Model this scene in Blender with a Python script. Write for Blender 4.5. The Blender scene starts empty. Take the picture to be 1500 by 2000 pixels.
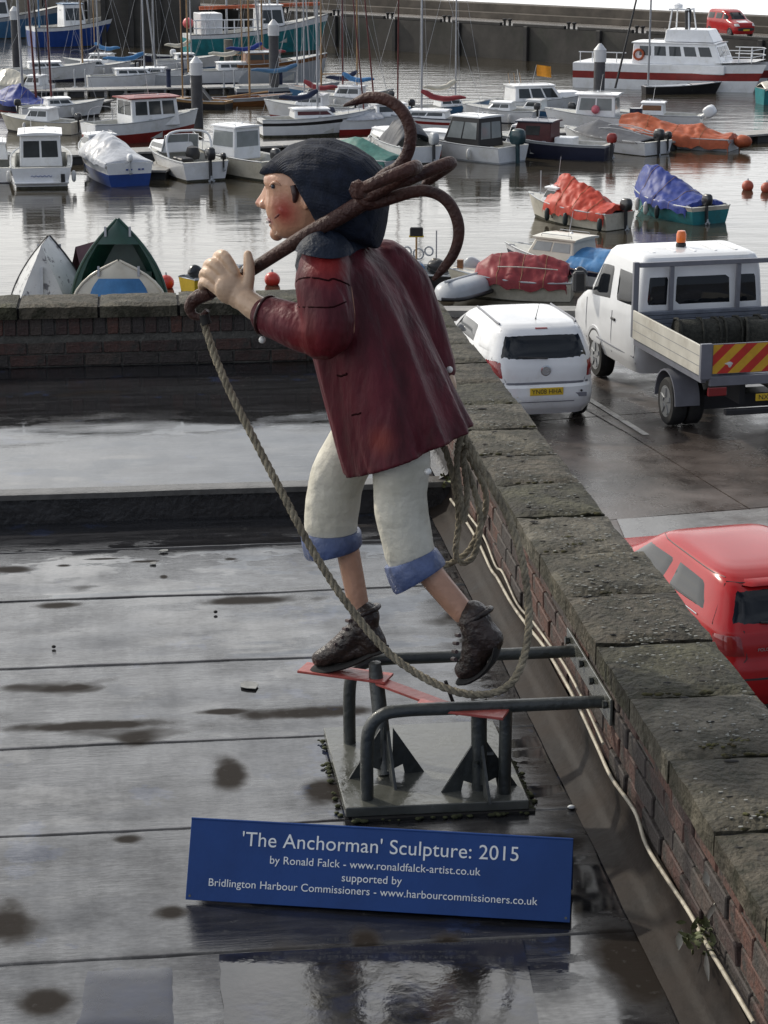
import bpy, bmesh, math, random
from math import sin, cos, pi, radians, sqrt, atan2, exp
from mathutils import Vector, Matrix, noise as mnoise
random.seed(7)
S = bpy.context.scene
COL = S.collection
# ---------------------------------------------------------------- camera, sky, sun, exposure
CAMZ = 11.0                      # eye height above the harbour water (z = 0)
PITCH = math.atan(1180/4000.)
cd = bpy.data.cameras.new('camera'); cam = bpy.data.objects.new('camera', cd); COL.objects.link(cam)
cd.sensor_fit = 'VERTICAL'; cd.sensor_height = 24; cd.lens = 48; cd.clip_end = 4000; cd.clip_start = .1
cam.location = (0, 0, CAMZ); cam.rotation_euler = (pi/2-PITCH, 0, 0)
S.camera = cam
SUN_AZ, SUN_EL = -50, 36         # degrees: azimuth from +Y (negative = left), elevation
W = bpy.data.worlds.new('World'); S.world = W; W.use_nodes = True
def world():
    nt = W.node_tree; N = nt.nodes; L = nt.links; N.clear()
    out = N.new('ShaderNodeOutputWorld'); bg = N.new('ShaderNodeBackground'); bg.inputs['Strength'].default_value = .10
    sky = N.new('ShaderNodeTexSky'); sky.sky_type = 'NISHITA'; sky.sun_disc = False
    sky.sun_elevation = radians(SUN_EL); sky.sun_rotation = radians(SUN_AZ); sky.air_density = 1.0; sky.dust_density = 2.0
    tc = N.new('ShaderNodeTexCoord'); sep = N.new('ShaderNodeSeparateXYZ'); L.new(tc.outputs['Generated'], sep.inputs[0])
    mx = N.new('ShaderNodeMath'); mx.operation = 'MAXIMUM'; L.new(sep.outputs['Z'], mx.inputs[0]); mx.inputs[1].default_value = 0
    ad = N.new('ShaderNodeMath'); ad.operation = 'ADD'; L.new(mx.outputs[0], ad.inputs[0]); ad.inputs[1].default_value = .12
    dv = N.new('ShaderNodeVectorMath'); dv.operation = 'DIVIDE'; L.new(tc.outputs['Generated'], dv.inputs[0])
    cb = N.new('ShaderNodeCombineXYZ')
    for i in range(3): L.new(ad.outputs[0], cb.inputs[i])
    L.new(cb.outputs[0], dv.inputs[1])
    def nz(scale, detail, rough, dist=.0):
        n = N.new('ShaderNodeTexNoise'); n.inputs['Scale'].default_value = scale; n.inputs['Detail'].default_value = detail
        n.inputs['Roughness'].default_value = rough; n.inputs['Distortion'].default_value = dist; L.new(dv.outputs[0], n.inputs['Vector']); return n
    def ramp(src, a, b, ca=(0, 0, 0, 1), cb_=(1, 1, 1, 1)):
        r = N.new('ShaderNodeValToRGB'); r.color_ramp.elements[0].position = a; r.color_ramp.elements[1].position = b
        r.color_ramp.elements[0].color = ca; r.color_ramp.elements[1].color = cb_; L.new(src, r.inputs[0]); return r
    cover = ramp(nz(1.15, 7, .55, .3).outputs['Fac'], .40, .50)
    shade = ramp(nz(2.1, 5, .6, .2).outputs['Fac'], .32, .68, (6.2, 6.7, 7.6, 1), (17.0, 17.0, 17.0, 1))
    m = N.new('ShaderNodeMix'); m.data_type = 'RGBA'
    L.new(cover.outputs[0], m.inputs[0]); L.new(sky.outputs[0], m.inputs[6]); L.new(shade.outputs[0], m.inputs[7])
    # bright milky veil low over the sea, all round the horizon
    hz = N.new('ShaderNodeMapRange'); L.new(sep.outputs['Z'], hz.inputs[0])
    hz.inputs[1].default_value = .05; hz.inputs[2].default_value = .50; hz.inputs[3].default_value = .92; hz.inputs[4].default_value = 0
    m2 = N.new('ShaderNodeMix'); m2.data_type = 'RGBA'; L.new(hz.outputs[0], m2.inputs[0]); L.new(m.outputs[2], m2.inputs[6])
    m2.inputs[7].default_value = (15.5, 15.3, 14.8, 1)
    # cloud and veil glow towards the sun and dull away from it
    dt = N.new('ShaderNodeVectorMath'); dt.operation = 'DOT_PRODUCT'; L.new(tc.outputs['Generated'], dt.inputs[0])
    dt.inputs[1].default_value = (sin(radians(SUN_AZ))*cos(radians(SUN_EL)), cos(radians(SUN_AZ))*cos(radians(SUN_EL)), sin(radians(SUN_EL)))
    ph = N.new('ShaderNodeMapRange'); ph.interpolation_type = 'SMOOTHSTEP'; L.new(dt.outputs['Value'], ph.inputs[0])
    ph.inputs[1].default_value = -.75; ph.inputs[2].default_value = 1.0; ph.inputs[3].default_value = .31; ph.inputs[4].default_value = 1.60
    sc = N.new('ShaderNodeVectorMath'); sc.operation = 'SCALE'; L.new(m2.outputs[2], sc.inputs[0]); L.new(ph.outputs[0], sc.inputs['Scale'])
    # thinner, bluer cloud overhead
    zn = N.new('ShaderNodeMapRange'); L.new(sep.outputs['Z'], zn.inputs[0]); zn.inputs[1].default_value = .35; zn.inputs[2].default_value = .95; zn.inputs[3].default_value = 1; zn.inputs[4].default_value = .45
    sz = N.new('ShaderNodeVectorMath'); sz.operation = 'SCALE'; L.new(sc.outputs[0], sz.inputs[0]); L.new(zn.outputs[0], sz.inputs['Scale']); sc = sz
    tn = N.new('ShaderNodeMapRange'); L.new(dt.outputs['Value'], tn.inputs[0]); tn.inputs[1].default_value = -.7; tn.inputs[2].default_value = .6
    tm_ = N.new('ShaderNodeMix'); tm_.data_type = 'RGBA'; L.new(tn.outputs[0], tm_.inputs[0]); tm_.inputs[6].default_value = (.80, .95, 1.22, 1); tm_.inputs[7].default_value = (1, 1, 1, 1)
    ml = N.new('ShaderNodeVectorMath'); ml.operation = 'MULTIPLY'; L.new(sc.outputs[0], ml.inputs[0]); L.new(tm_.outputs[2], ml.inputs[1])
    L.new(ml.outputs[0], bg.inputs[0]); L.new(bg.outputs[0], out.inputs[0])
world()
sd = bpy.data.lights.new('sun', 'SUN'); sd.energy = 3.1; sd.angle = radians(1.5); sd.color = (1, .93, .80)
sun = bpy.data.objects.new('sun', sd); COL.objects.link(sun)
_sv = Vector((sin(radians(SUN_AZ))*cos(radians(SUN_EL)), cos(radians(SUN_AZ))*cos(radians(SUN_EL)), sin(radians(SUN_EL))))
sun.rotation_euler = _sv.to_track_quat('Z', 'Y').to_euler(); sun.location = (-30, 20, 60)
S.view_settings.view_transform = 'Standard'; S.view_settings.look = 'None'; S.view_settings.exposure = -0.22; S.view_settings.gamma = 1
S.render.engine = 'CYCLES'; S.cycles.use_denoising = True; S.cycles.max_bounces = 6; S.cycles.caustics_reflective = False; S.cycles.caustics_refractive = False

# ---------------------------------------------------------------- measuring helpers
_c, _s = cos(PITCH), sin(PITCH)
def P(x, y, z=None, Y=None):
    """photograph position -> the point at height z, or at distance Y, on that line of sight (used to survey the place)"""
    a = (x-750)/4000.; b = -(y-1000)/4000.
    r = Vector((a, _c+b*_s, -_s+b*_c)); t = (z-CAMZ)/r.z if z is not None else Y/r.y
    return Vector((r.x*t, r.y*t, CAMZ+r.z*t))
TH = radians(6.7); U = Vector((cos(TH), sin(TH), 0)); D = Vector((-sin(TH), cos(TH), 0))
R0 = 8.2; R1 = R0+.145; QZ = 3.25; PZ = 2.46
def B(l, t, z): return U*l+D*t+Vector((0, 0, z))      # building axes: l to the right, t away, z up
# ---------------------------------------------------------------- materials
MATS = {}
def PM(name, col, rough=.5, var=.15, scale=6., bump=0., bscale=40., metal=0., coat=0., col2=None, rvar=0., spec=.5, stretch=(1, 1, 1), lo=.35, hi=.65, dirt=None, dscale=2., dlo=.5, dhi=.7, trans=0.):
    if name in MATS: return MATS[name]
    m = bpy.data.materials.new(name); m.use_nodes = True; nt = m.node_tree; N = nt.nodes; L = nt.links
    b = N['Principled BSDF']; b.inputs['Roughness'].default_value = rough; b.inputs['Metallic'].default_value = metal
    b.inputs['Coat Weight'].default_value = coat; b.inputs['Coat Roughness'].default_value = .06; b.inputs['Specular IOR Level'].default_value = spec
    b.inputs['Transmission Weight'].default_value = trans
    tc = N.new('ShaderNodeTexCoord'); mp = N.new('ShaderNodeMapping'); mp.inputs['Scale'].default_value = stretch; L.new(tc.outputs['Object'], mp.inputs[0])
    n = N.new('ShaderNodeTexNoise'); n.inputs['Scale'].default_value = scale; n.inputs['Detail'].default_value = 6; n.inputs['Roughness'].default_value = .6; L.new(mp.outputs[0], n.inputs['Vector'])
    r = N.new('ShaderNodeValToRGB'); r.color_ramp.elements[0].position = lo; r.color_ramp.elements[1].position = hi; L.new(n.outputs['Fac'], r.inputs[0])
    ca = tuple(min(1, c*(1-var)) for c in col); cb = tuple(min(1, c*(1+var)) for c in col) if col2 is None else col2
    r.color_ramp.elements[0].color = (*ca, 1); r.color_ramp.elements[1].color = (*cb, 1)
    src = r.outputs[0]
    if dirt:
        n2 = N.new('ShaderNodeTexNoise'); n2.inputs['Scale'].default_value = dscale; n2.inputs['Detail'].default_value = 8; n2.inputs['Roughness'].default_value = .7; L.new(mp.outputs[0], n2.inputs['Vector'])
        r2 = N.new('ShaderNodeValToRGB'); r2.color_ramp.elements[0].position = dlo; r2.color_ramp.elements[1].position = dhi; L.new(n2.outputs['Fac'], r2.inputs[0])
        mm = N.new('ShaderNodeMix'); mm.data_type = 'RGBA'; L.new(r2.outputs[0], mm.inputs[0]); L.new(src, mm.inputs[6]); mm.inputs[7].default_value = (*dirt, 1); src = mm.outputs[2]
    L.new(src, b.inputs['Base Color'])
    if rvar:
        mr = N.new('ShaderNodeMapRange'); L.new(n.outputs['Fac'], mr.inputs[0]); mr.inputs[1].default_value = .3; mr.inputs[2].default_value = .7
        mr.inputs[3].default_value = max(.02, rough-rvar); mr.inputs[4].default_value = min(1, rough+rvar); L.new(mr.outputs[0], b.inputs['Roughness'])
    if bump:
        n3 = N.new('ShaderNodeTexNoise'); n3.inputs['Scale'].default_value = bscale; n3.inputs['Detail'].default_value = 5; L.new(mp.outputs[0], n3.inputs['Vector'])
        bp = N.new('ShaderNodeBump'); bp.inputs['Strength'].default_value = bump; bp.inputs['Distance'].default_value = .02; L.new(n3.outputs['Fac'], bp.inputs['Height']); L.new(bp.outputs[0], b.inputs['Normal'])
    MATS[name] = m; return m
def EM(name, col, strength):
    m = bpy.data.materials.new(name); m.use_nodes = True; b = m.node_tree.nodes['Principled BSDF']
    b.inputs['Base Color'].default_value = (*col, 1); b.inputs['Emission Color'].default_value = (*col, 1); b.inputs['Emission Strength'].default_value = strength; return m
# ---------------------------------------------------------------- mesh helpers
class MB:
    def __init__(s): s.v = []; s.f = []
    def add(s, vs, fs):
        k = len(s.v); s.v += [Vector(v) for v in vs]; s.f += [tuple(i+k for i in f) for f in fs]; return s
    def box(s, a, b, M=None):
        (x0, y0, z0), (x1, y1, z1) = a, b
        vs = [Vector(q) for q in ((x0, y0, z0), (x1, y0, z0), (x1, y1, z0), (x0, y1, z0), (x0, y0, z1), (x1, y0, z1), (x1, y1, z1), (x0, y1, z1))]
        if M: vs = [M @ v for v in vs]
        return s.add(vs, [(3, 2, 1, 0), (4, 5, 6, 7), (0, 1, 5, 4), (1, 2, 6, 5), (2, 3, 7, 6), (3, 0, 4, 7)])
    def hexa(s, vs): return s.add(vs, [(3, 2, 1, 0), (4, 5, 6, 7), (0, 1, 5, 4), (1, 2, 6, 5), (2, 3, 7, 6), (3, 0, 4, 7)])
    def loft(s, rings, cap0=True, cap1=True, closed=True):
        n = len(rings[0]); k = len(s.v)
        for r in rings: s.v += [Vector(q) for q in r]
        for i in range(len(rings)-1):
            for j in range(n if closed else n-1):
                a = k+i*n+j; b = k+i*n+(j+1) % n; s.f.append((a, b, b+n, a+n))
        if cap0: s.f.append(tuple(k+j for j in reversed(range(n))))
        if cap1: s.f.append(tuple(k+(len(rings)-1)*n+j for j in range(n)))
        return s
    def tube(s, pts, r, n=8, up=None, flat=1., caps=True, closed=False):
        pts = [Vector(q) for q in pts]; m = len(pts); rs = r if isinstance(r, (list, tuple)) else [r]*m
        rings = []; prev = None
        for i, q in enumerate(pts):
            t = (pts[(i+1) % m]-pts[i-1]) if closed else (pts[min(i+1, m-1)]-pts[max(i-1, 0)])
            t = t.normalized() if t.length > 1e-9 else Vector((0, 0, 1))
            if prev is None:
                a = Vector(up) if up else (Vector((0, 0, 1)) if abs(t.z) < .9 else Vector((1, 0, 0)))
                a = (a-t*a.dot(t)).normalized()
            else:
                a = prev-t*prev.dot(t)
                a = a.normalized() if a.length > 1e-6 else t.orthogonal().normalized()
            prev = a; b = t.cross(a)
            rings.append([q+a*rs[i]*cos(2*pi*j/n)+b*rs[i]*flat*sin(2*pi*j/n) for j in range(n)])
        if closed: rings.append(rings[0]); return s.loft(rings, False, False)
        return s.loft(rings, caps, caps)
    def prism(s, poly, h, M=None):
        """polygon in xy, extruded h along z"""
        n = len(poly); vs = [Vector((x, y, 0)) for x, y in poly]+[Vector((x, y, h)) for x, y in poly]
        if M: vs = [M @ v for v in vs]
        return s.add(vs, [tuple(reversed(range(n))), tuple(range(n, 2*n))]+[(i, (i+1) % n, n+(i+1) % n, n+i) for i in range(n)])
    def lathe(s, prof, n=16, M=None, axis='z'):
        rings = []
        for r, h in prof:
            ring = []
            for j in range(n):
                a = 2*pi*j/n; q = Vector((r*cos(a), r*sin(a), h))
                if axis == 'x': q = Vector((h, r*cos(a), r*sin(a)))
                if axis == 'y': q = Vector((r*sin(a), h, r*cos(a)))
                ring.append(M @ q if M else q)
            rings.append(ring)
        return s.loft(rings)
    def grid(s, fn, nu, nv):
        k = len(s.v)
        for i in range(nu+1):
            for j in range(nv+1): s.v.append(Vector(fn(i/nu, j/nv)))
        for i in range(nu):
            for j in range(nv):
                a = k+i*(nv+1)+j; s.f.append((a, a+1, a+nv+2, a+nv+1))
        return s
    def ball(s, c, r, n=12, m=8, sc=(1, 1, 1), M=None):
        c = Vector(c); rings = []
        for i in range(m+1):
            t = pi*i/m; rr = max(sin(t), .02)
            ring = [Vector((r*sc[0]*rr*cos(2*pi*j/n), r*sc[1]*rr*sin(2*pi*j/n), -r*sc[2]*cos(t))) for j in range(n)]
            rings.append([c+((M @ q) if M else q) for q in ring])
        return s.loft(rings)
    def mesh(s, name, smooth=False, bevel=0., offset=None):
        me = bpy.data.meshes.new(name); vs = s.v if offset is None else [v-offset for v in s.v]
        me.from_pydata([tuple(v) for v in vs], [], s.f); me.validate()
        bm = bmesh.new(); bm.from_mesh(me)
        bmesh.ops.recalc_face_normals(bm, faces=bm.faces)
        if bevel: bmesh.ops.bevel(bm, geom=list(bm.edges), offset=bevel, segments=1, affect='EDGES', profile=.5)
        bm.to_mesh(me); bm.free()
        if smooth:
            for pl in me.polygons: pl.use_smooth = True
            try: me.set_sharp_from_angle(angle=radians(smooth if smooth > 1 else 40))
            except Exception: pass
        return me
    def build(s, name, mat, parent=None, smooth=False, bevel=0., world=False):
        off = parent_world(parent) if (world and parent) else None
        return link(name, s.mesh(name, smooth, bevel, off), mat, parent)
def parent_world(p):
    q = Vector(p.location)
    while p.parent: p = p.parent; q += Vector(p.location)
    return q
def link(name, me, mat, parent=None):
    o = bpy.data.objects.new(name, me); COL.objects.link(o)
    if mat is not None and len(me.materials) == 0: me.materials.append(mat)
    if parent: o.parent = parent
    return o
def tag(o, label, cat, group=None, kind=None):
    if kind: o['kind'] = kind
    if label: o['label'] = label
    if cat: o['category'] = cat
    if group: o['group'] = group
    return o
def thing(name, label, cat, loc=(0, 0, 0), rz=0, group=None, rot=None):
    o = bpy.data.objects.new(name, None); COL.objects.link(o); o.empty_display_size = .2
    o.location = loc; o.rotation_euler = rot if rot else (0, 0, rz); return tag(o, label, cat, group)
def struct(o): o['kind'] = 'structure'; return o
def RZ(a): return Matrix.Rotation(a, 4, 'Z')
def T(x, y, z): return Matrix.Translation((x, y, z))
def cat(pts, n=8):
    """smooth curve through points"""
    pts = [Vector(q) for q in pts]; out = []
    for i in range(len(pts)-1):
        p0 = pts[max(i-1, 0)]; p1 = pts[i]; p2 = pts[i+1]; p3 = pts[min(i+2, len(pts)-1)]
        for k in range(n):
            t = k/n
            out.append(.5*((2*p1)+(p2-p0)*t+(2*p0-5*p1+4*p2-p3)*t*t+(3*p1-p0-3*p2+p3)*t**3))
    out.append(pts[-1]); return out
def fbm(x, y, z=0, o=4):
    return mnoise.fractal(Vector((x, y, z)), 1., 2., o)
def lerp(a, b, t): return a+(b-a)*t
def interp(tab, x):
    for i in range(len(tab)-1):
        if x <= tab[i+1][0]:
            t = (x-tab[i][0])/(tab[i+1][0]-tab[i][0]); t = max(0, t); return tuple(lerp(a, b, t) for a, b in zip(tab[i][1:], tab[i+1][1:]))
    return tuple(tab[-1][1:])
# ================================================================= THE SETTING
def wet_roof_material(deep=False):
    m = bpy.data.materials.new('wet_felt'); m.use_nodes = True; nt = m.node_tree; N = nt.nodes; L = nt.links; b = N['Principled BSDF']
    g = N.new('ShaderNodeNewGeometry'); mp = N.new('ShaderNodeMapping'); mp.inputs['Rotation'].default_value = (0, 0, -TH); L.new(g.outputs['Position'], mp.inputs[0])
    def nz(sc, det, ro, st=(1, 1, 1), off=(0, 0, 0)):
        q = N.new('ShaderNodeMapping'); q.inputs['Scale'].default_value = st; q.inputs['Location'].default_value = off; L.new(mp.outputs[0], q.inputs[0])
        n = N.new('ShaderNodeTexNoise'); n.inputs['Scale'].default_value = sc; n.inputs['Detail'].default_value = det; n.inputs['Roughness'].default_value = ro; L.new(q.outputs[0], n.inputs['Vector']); return n
    def rp(src, a, bb, ca=0., cb=1.):
        r = N.new('ShaderNodeMapRange'); r.interpolation_type = 'SMOOTHSTEP'; L.new(src, r.inputs[0]); r.inputs[1].default_value = a; r.inputs[2].default_value = bb; r.inputs[3].default_value = ca; r.inputs[4].default_value = cb; return r.outputs[0]
    def mul(a, bb):
        n = N.new('ShaderNodeMath'); n.operation = 'MULTIPLY'; L.new(a, n.inputs[0])
        if isinstance(bb, float): n.inputs[1].default_value = bb
        else: L.new(bb, n.inputs[1])
        return n.outputs[0]
    # dry islands, where the felt sheds its film of water
    dry = rp(nz(1.9, 3, .5, (.75, 1.35, 1), (3.1, 1.7, 0)).outputs['Fac'], .64, .74)
    wob_ = nz(7, 3, .55).outputs['Fac']
    for x, y, rl, rt in ((150, 1343, .085, .045), (448, 1512, .065, .16), (600, 1392, .26, .065), (430, 1390, .12, .035), (180, 1418, .34, .05), (635, 1545, .08, .12), (14, 1800, .10, .15), (335, 1784, .06, .055), (610, 1915, .20, .20), (20, 1112, .10, .05), (110, 1182, .10, .045), (480, 1172, .22, .06), (1240, 1880, .12, .30), (715, 1845, .05, .10), (880, 1860, .06, .12), (90, 1960, .07, .08), (250, 1640, .05, .04), (125, 1104, .035, .022), (450, 1091, .030, .020), (285, 1096, .06, .018), (200, 1091, .09, .014), (320, 1126, .02, .03), (1060, 1650, .16, .10), (1010, 1730, .12, .10)):
        c = P(x, y, R0); q = N.new('ShaderNodeMapping'); q.vector_type = 'TEXTURE'; q.inputs['Location'].default_value = (c.dot(U), c.dot(D), 0); q.inputs['Scale'].default_value = (rl*1.25, rt*1.25, 1e6); L.new(mp.outputs[0], q.inputs[0])
        ln = N.new('ShaderNodeVectorMath'); ln.operation = 'LENGTH'; L.new(q.outputs[0], ln.inputs[0])
        ad = N.new('ShaderNodeMath'); ad.operation = 'MULTIPLY_ADD'; L.new(wob_, ad.inputs[0]); ad.inputs[1].default_value = .9; L.new(ln.outputs['Value'], ad.inputs[2])
        k = N.new('ShaderNodeMath'); k.operation = 'MAXIMUM'; L.new(dry, k.inputs[0]); L.new(rp(ad.outputs[0], .85, 1.45, 1., 0.), k.inputs[1]); dry = k.outputs[0]
    grain = rp(nz(5.5, 8, .7, (.35, 3.2, 1)).outputs['Fac'], .3, .75)
    speck = rp(nz(34, 4, .6).outputs['Fac'], .60, .72)
    pool = rp(nz(2.6, 7, .62, (.7, 1.4, 1), (8.3, 2.2, 0)).outputs['Fac'], .50, .525)
    patch = rp(nz(3.0, 6, .65, (1, 1, 1), (5, 9, 0)).outputs['Fac'], .60, .64)
    c1 = N.new('ShaderNodeMix'); c1.data_type = 'RGBA'; L.new(grain, c1.inputs[0]); c1.inputs[6].default_value = (.010, .010, .011, 1); c1.inputs[7].default_value = (.030, .030, .033, 1)
    c2 = N.new('ShaderNodeMix'); c2.data_type = 'RGBA'; L.new(dry, c2.inputs[0]); L.new(c1.outputs[2], c2.inputs[6]); c2.inputs[7].default_value = (.020, .016, .013, 1)
    c3 = N.new('ShaderNodeMix'); c3.data_type = 'RGBA'; L.new(mul(patch, .7), c3.inputs[0]); L.new(c2.outputs[2], c3.inputs[6]); c3.inputs[7].default_value = (.022, .030, .060, 1)
    c4 = N.new('ShaderNodeMix'); c4.data_type = 'RGBA'; L.new(mul(speck, .25), c4.inputs[0]); L.new(c3.outputs[2], c4.inputs[6]); c4.inputs[7].default_value = (.10, .10, .095, 1)
    L.new(c4.outputs[2], b.inputs['Base Color'])
    r1 = N.new('ShaderNodeMix'); L.new(pool, r1.inputs[0]); L.new(rp(grain, 0., 1., .05 if deep else .12, .10 if deep else .27), r1.inputs[2]); r1.inputs[3].default_value = .045
    r2 = N.new('ShaderNodeMix'); L.new(dry, r2.inputs[0]); L.new(r1.outputs[0], r2.inputs[2]); r2.inputs[3].default_value = .62
    if deep: r2.inputs[3].default_value = .25
    L.new(r2.outputs[0], b.inputs['Roughness'])
    mott = rp(nz(3.4, 9, .72, (.8, 1.2, 1), (1.3, 4.4, 0)).outputs['Fac'], .34, .62, .42, 1.15)
    band = rp(nz(4.5, 4, .6, (1.6, .22, 1), (2.2, 6.1, 0)).outputs['Fac'], .36, .66, .70, 1.15)
    fine = rp(nz(60, 3, .6, (.5, 1.6, 1)).outputs['Fac'], .38, .62, .80, 1.10)
    film = mul(mul(mott, band), fine); film = film if not deep else rp(film, 0., 1.5, .35, .62)
    dd_ = N.new('ShaderNodeMix'); L.new(dry, dd_.inputs[0]); L.new(film, dd_.inputs[2]); dd_.inputs[3].default_value = .06; L.new(dd_.outputs[0], b.inputs['Specular IOR Level'])
    bp = N.new('ShaderNodeBump'); bp.inputs['Distance'].default_value = .004
    st = N.new('ShaderNodeMix'); L.new(pool, st.inputs[0]); st.inputs[2].default_value = .10 if deep else .34; st.inputs[3].default_value = .03; L.new(st.outputs[0], bp.inputs['Strength'])
    L.new(nz(22, 7, .7, (.35, 2.2, 1)).outputs['Fac'], bp.inputs['Height']); L.new(bp.outputs[0], b.inputs['Normal'])
    return m
FELT = wet_roof_material(); FELT2 = wet_roof_material(True)
M_felt_dark = PM('felt_upstand', (.030, .028, .028), .30, .35, 5, .3, 30, rvar=.12)
M_lead = PM('grey_lip', (.10, .095, .088), .35, .25, 8, .2, 30)
M_brick = [PM('brick_%d' % i, c, .75, .35, 14, .5, 60, dirt=(.034, .030, .026), dscale=9, dlo=.36, dhi=.66) for i, c in enumerate([(.085, .036, .028), (.060, .030, .026), (.125, .050, .034), (.050, .038, .035), (.080, .055, .044)])]
M_mortar = PM('mortar', (.085, .080, .070), .9, .3, 30, .5, 80)
M_cope = PM('coping_stone', (.050, .043, .029), .72, .45, 4.2, .9, 45, col2=(.108, .096, .068), dirt=(.021, .020, .010), dscale=11, dlo=.46, dhi=.62, spec=.3)
M_COPES = [M_cope]+[PM('coping_stone_%d' % i, tuple(c*k for c in (.050, .043, .029)), .72, .45, 4.2+i, .9, 45, col2=tuple(c*k for c in c2), dirt=(.021, .020, .010), dscale=9+i*2, dlo=.46, dhi=.62, spec=.3) for i, (k, c2) in enumerate(((1.2, (.115, .104, .080)), (.85, (.092, .088, .050)), (1.05, (.092, .078, .056))))]
M_lichen = PM('lichen', (.26, .26, .235), .9, .2, 40)
M_moss = PM('moss', (.075, .055, .020), .95, .5, 40, .6, 90, col2=(.10, .10, .03))
M_black = PM('black_pit', (.015, .014, .013), .9, .2, 20)

# ---- flat roof: felt sheets lapped one over the next
RL, RT = -4.2, 1.437           # roof from l = RL to the right parapet's inner face
roof = MB().box((RL, 1.5, R0-.20), (1.72, 12.5, R0-.02), Matrix((U.to_4d(), D.to_4d(), (0, 0, 1, 0), (0, 0, 0, 1))).transposed()).build('flat_roof', M_felt_dark)
struct(roof)
BM4 = Matrix(((U.x, D.x, 0, 0), (U.y, D.y, 0, 0), (0, 0, 1, 0), (0, 0, 0, 1)))
STEP_T = 9.43
edges = [1.6, 2.45, 3.25, 4.05, 4.62, 5.20, 6.02, 6.73, 7.52, 8.33, 9.02, STEP_T]
for i in range(len(edges)-1):
    a, b = edges[i], edges[i+1]
    def fn(u, v, a=a, b=b, i=i):
        v = v**2.2; l = lerp(RL, RT-.02, u); t = lerp((a-.05 if i else a)+.006*fbm(l*2.1, i*3.3), b, v)
        lap = (.0030 if i in (9, 8) else .0016)*min(1, v/.012)*max(0, 1-v/.10)-.003*max(0, 1-v/.006)    # felt edge lapped over the sheet below it
        z = R0-.001*v+.0012*(1-v)+lap+.0045*fbm(l*.9, t*1.3, i*.1, 3)+.0018*fbm(l*5, t*7, 4, 2)
        return B(l, t, z)
    MB().grid(fn, 90, 20).build('felt_sheet', FELT, roof, smooth=80)
def fn(u, v): l = lerp(RL, RT-.02, u); t = lerp(STEP_T+.02, 12.25, v); return B(l, t, R1+.004*fbm(l*.9, t*1.2, 7, 3)+.0015*fbm(l*5, t*6, 3, 2))
MB().grid(fn, 90, 60).build('felt_sheet', FELT2, roof, smooth=80)
# step face and its metal lip
def wob(l): return .006*fbm(l*1.7, .3)
rings = []
for k in range(61):
    l = lerp(RL, RT-.01, k/60); w = wob(l)
    rings.append([B(l, STEP_T-.03+w, R1-.022), B(l, STEP_T-.03+w, R1+.004), B(l, STEP_T+.035+w, R1+.016), B(l, STEP_T+.07+w, R1+.003), B(l, STEP_T+.07, R1-.03)])
for a, b in ((0, 22), (22, 47), (47, 60)):
    MB().loft(rings[a:b+1]).build('step_edging', M_lead, roof, smooth=40)
MB().box((RL, STEP_T, R0-.01), (RT-.01, STEP_T+.05, R1-.012), BM4).build('step_face', M_felt_dark, roof)
# repair patches and cross laps of felt
def rect_patch(px, tone, rough, h=.004):
    q = [P(x, y, R0+h) for x, y in px]; c = sum(q, Vector())/4; m = MB(); n = 10
    def fn(u, v):
        p_ = q[0].lerp(q[1], u).lerp(q[3].lerp(q[2], u), v); e = min(u, 1-u, v, 1-v); p_ = p_+U*.006*fbm(u*4, v*4, px[0][0])+D*.006*fbm(u*4+7, v*4, px[0][0])
        p_.z = R0+.0045+(h*.35 if e > .001 else -.003)+.0012*fbm(p_.x*6, p_.y*6, 2, 3); return p_
    return m.grid(fn, n, n).build('felt_patch', PM('felt_repair_%d' % int(px[0][0]), tone, rough, .45, 6, .035, 30, rvar=.08, spec=(.8 if rough < .15 else .45), stretch=(1, 1, 1), dirt=(.015, .017, .03), dscale=7, dlo=.5, dhi=.6), roof, smooth=60)
rect_patch(((170, 1895), (335, 1888), (340, 2010), (150, 2010)), (.012, .016, .034), .30)
rect_patch(((428, 1862), (1020, 1832), (1060, 2030), (440, 2040)), (.016, .015, .015), .09)
# felt cover patches and rags lying on the roof
M_patch = PM('felt_patch', (.20, .20, .19), .5, .3, 12, .2, 40)
for (x, y, w, h) in ((485, 1338, .085, .045), (300, 1100, .03, .02), (320, 1075, .05, .02), (1118, 1576, .03, .012)):
    c = P(x, y, R0+.006); l = c.dot(U); t = c.dot(D)
    poly = [(l+w*.5*cos(a)*(1+.3*random.uniform(-1, 1)), t+h*sin(a)*(1+.3*random.uniform(-1, 1))) for a in [2*pi*k/7 for k in range(7)]]
    MB().prism(poly, .0022, BM4 @ T(0, 0, R0+.005)).build('felt_patch', M_patch, roof)

# ---- parapets: bricks, mortar core and coping stones, each its own piece
def brick_mesh(L, H, Wd, k):
    rnd = random.Random(k); m = MB(); m.box((0, 0, 0), (L, Wd, H)); 
    for v in m.v: v += Vector((rnd.uniform(-.003, .003), rnd.uniform(-.003, .003), rnd.uniform(-.002, .002)))
    return m.mesh('brick', False, .004)
def brick_set(L, H, Wd):
    out = []
    for i in range(5):
        me = brick_mesh(L, H, Wd, i); me.materials.append(M_brick[i]); out.append(me)
    return out
STR = brick_set(.214, .065, .10); HDR = brick_set(.103, .065, .10); RLK = brick_set(.066, .103, .10)
def place_brick(me, M, parent):
    o = bpy.data.objects.new('brick', me); COL.objects.link(o); o.parent = parent; o.matrix_local = M; return o
def parapet(name, label, face, length, zb, z_brick, ztop, thick, along):
    """face: function (s, depth, z)->Matrix for a piece whose +x runs along the wall and whose +y runs into it"""
    th_ = thing(name, label, 'wall', (0, 0, 0)); return th_
COPE_Z0, COPE_Z1 = R0+.445, R0+.53
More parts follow.
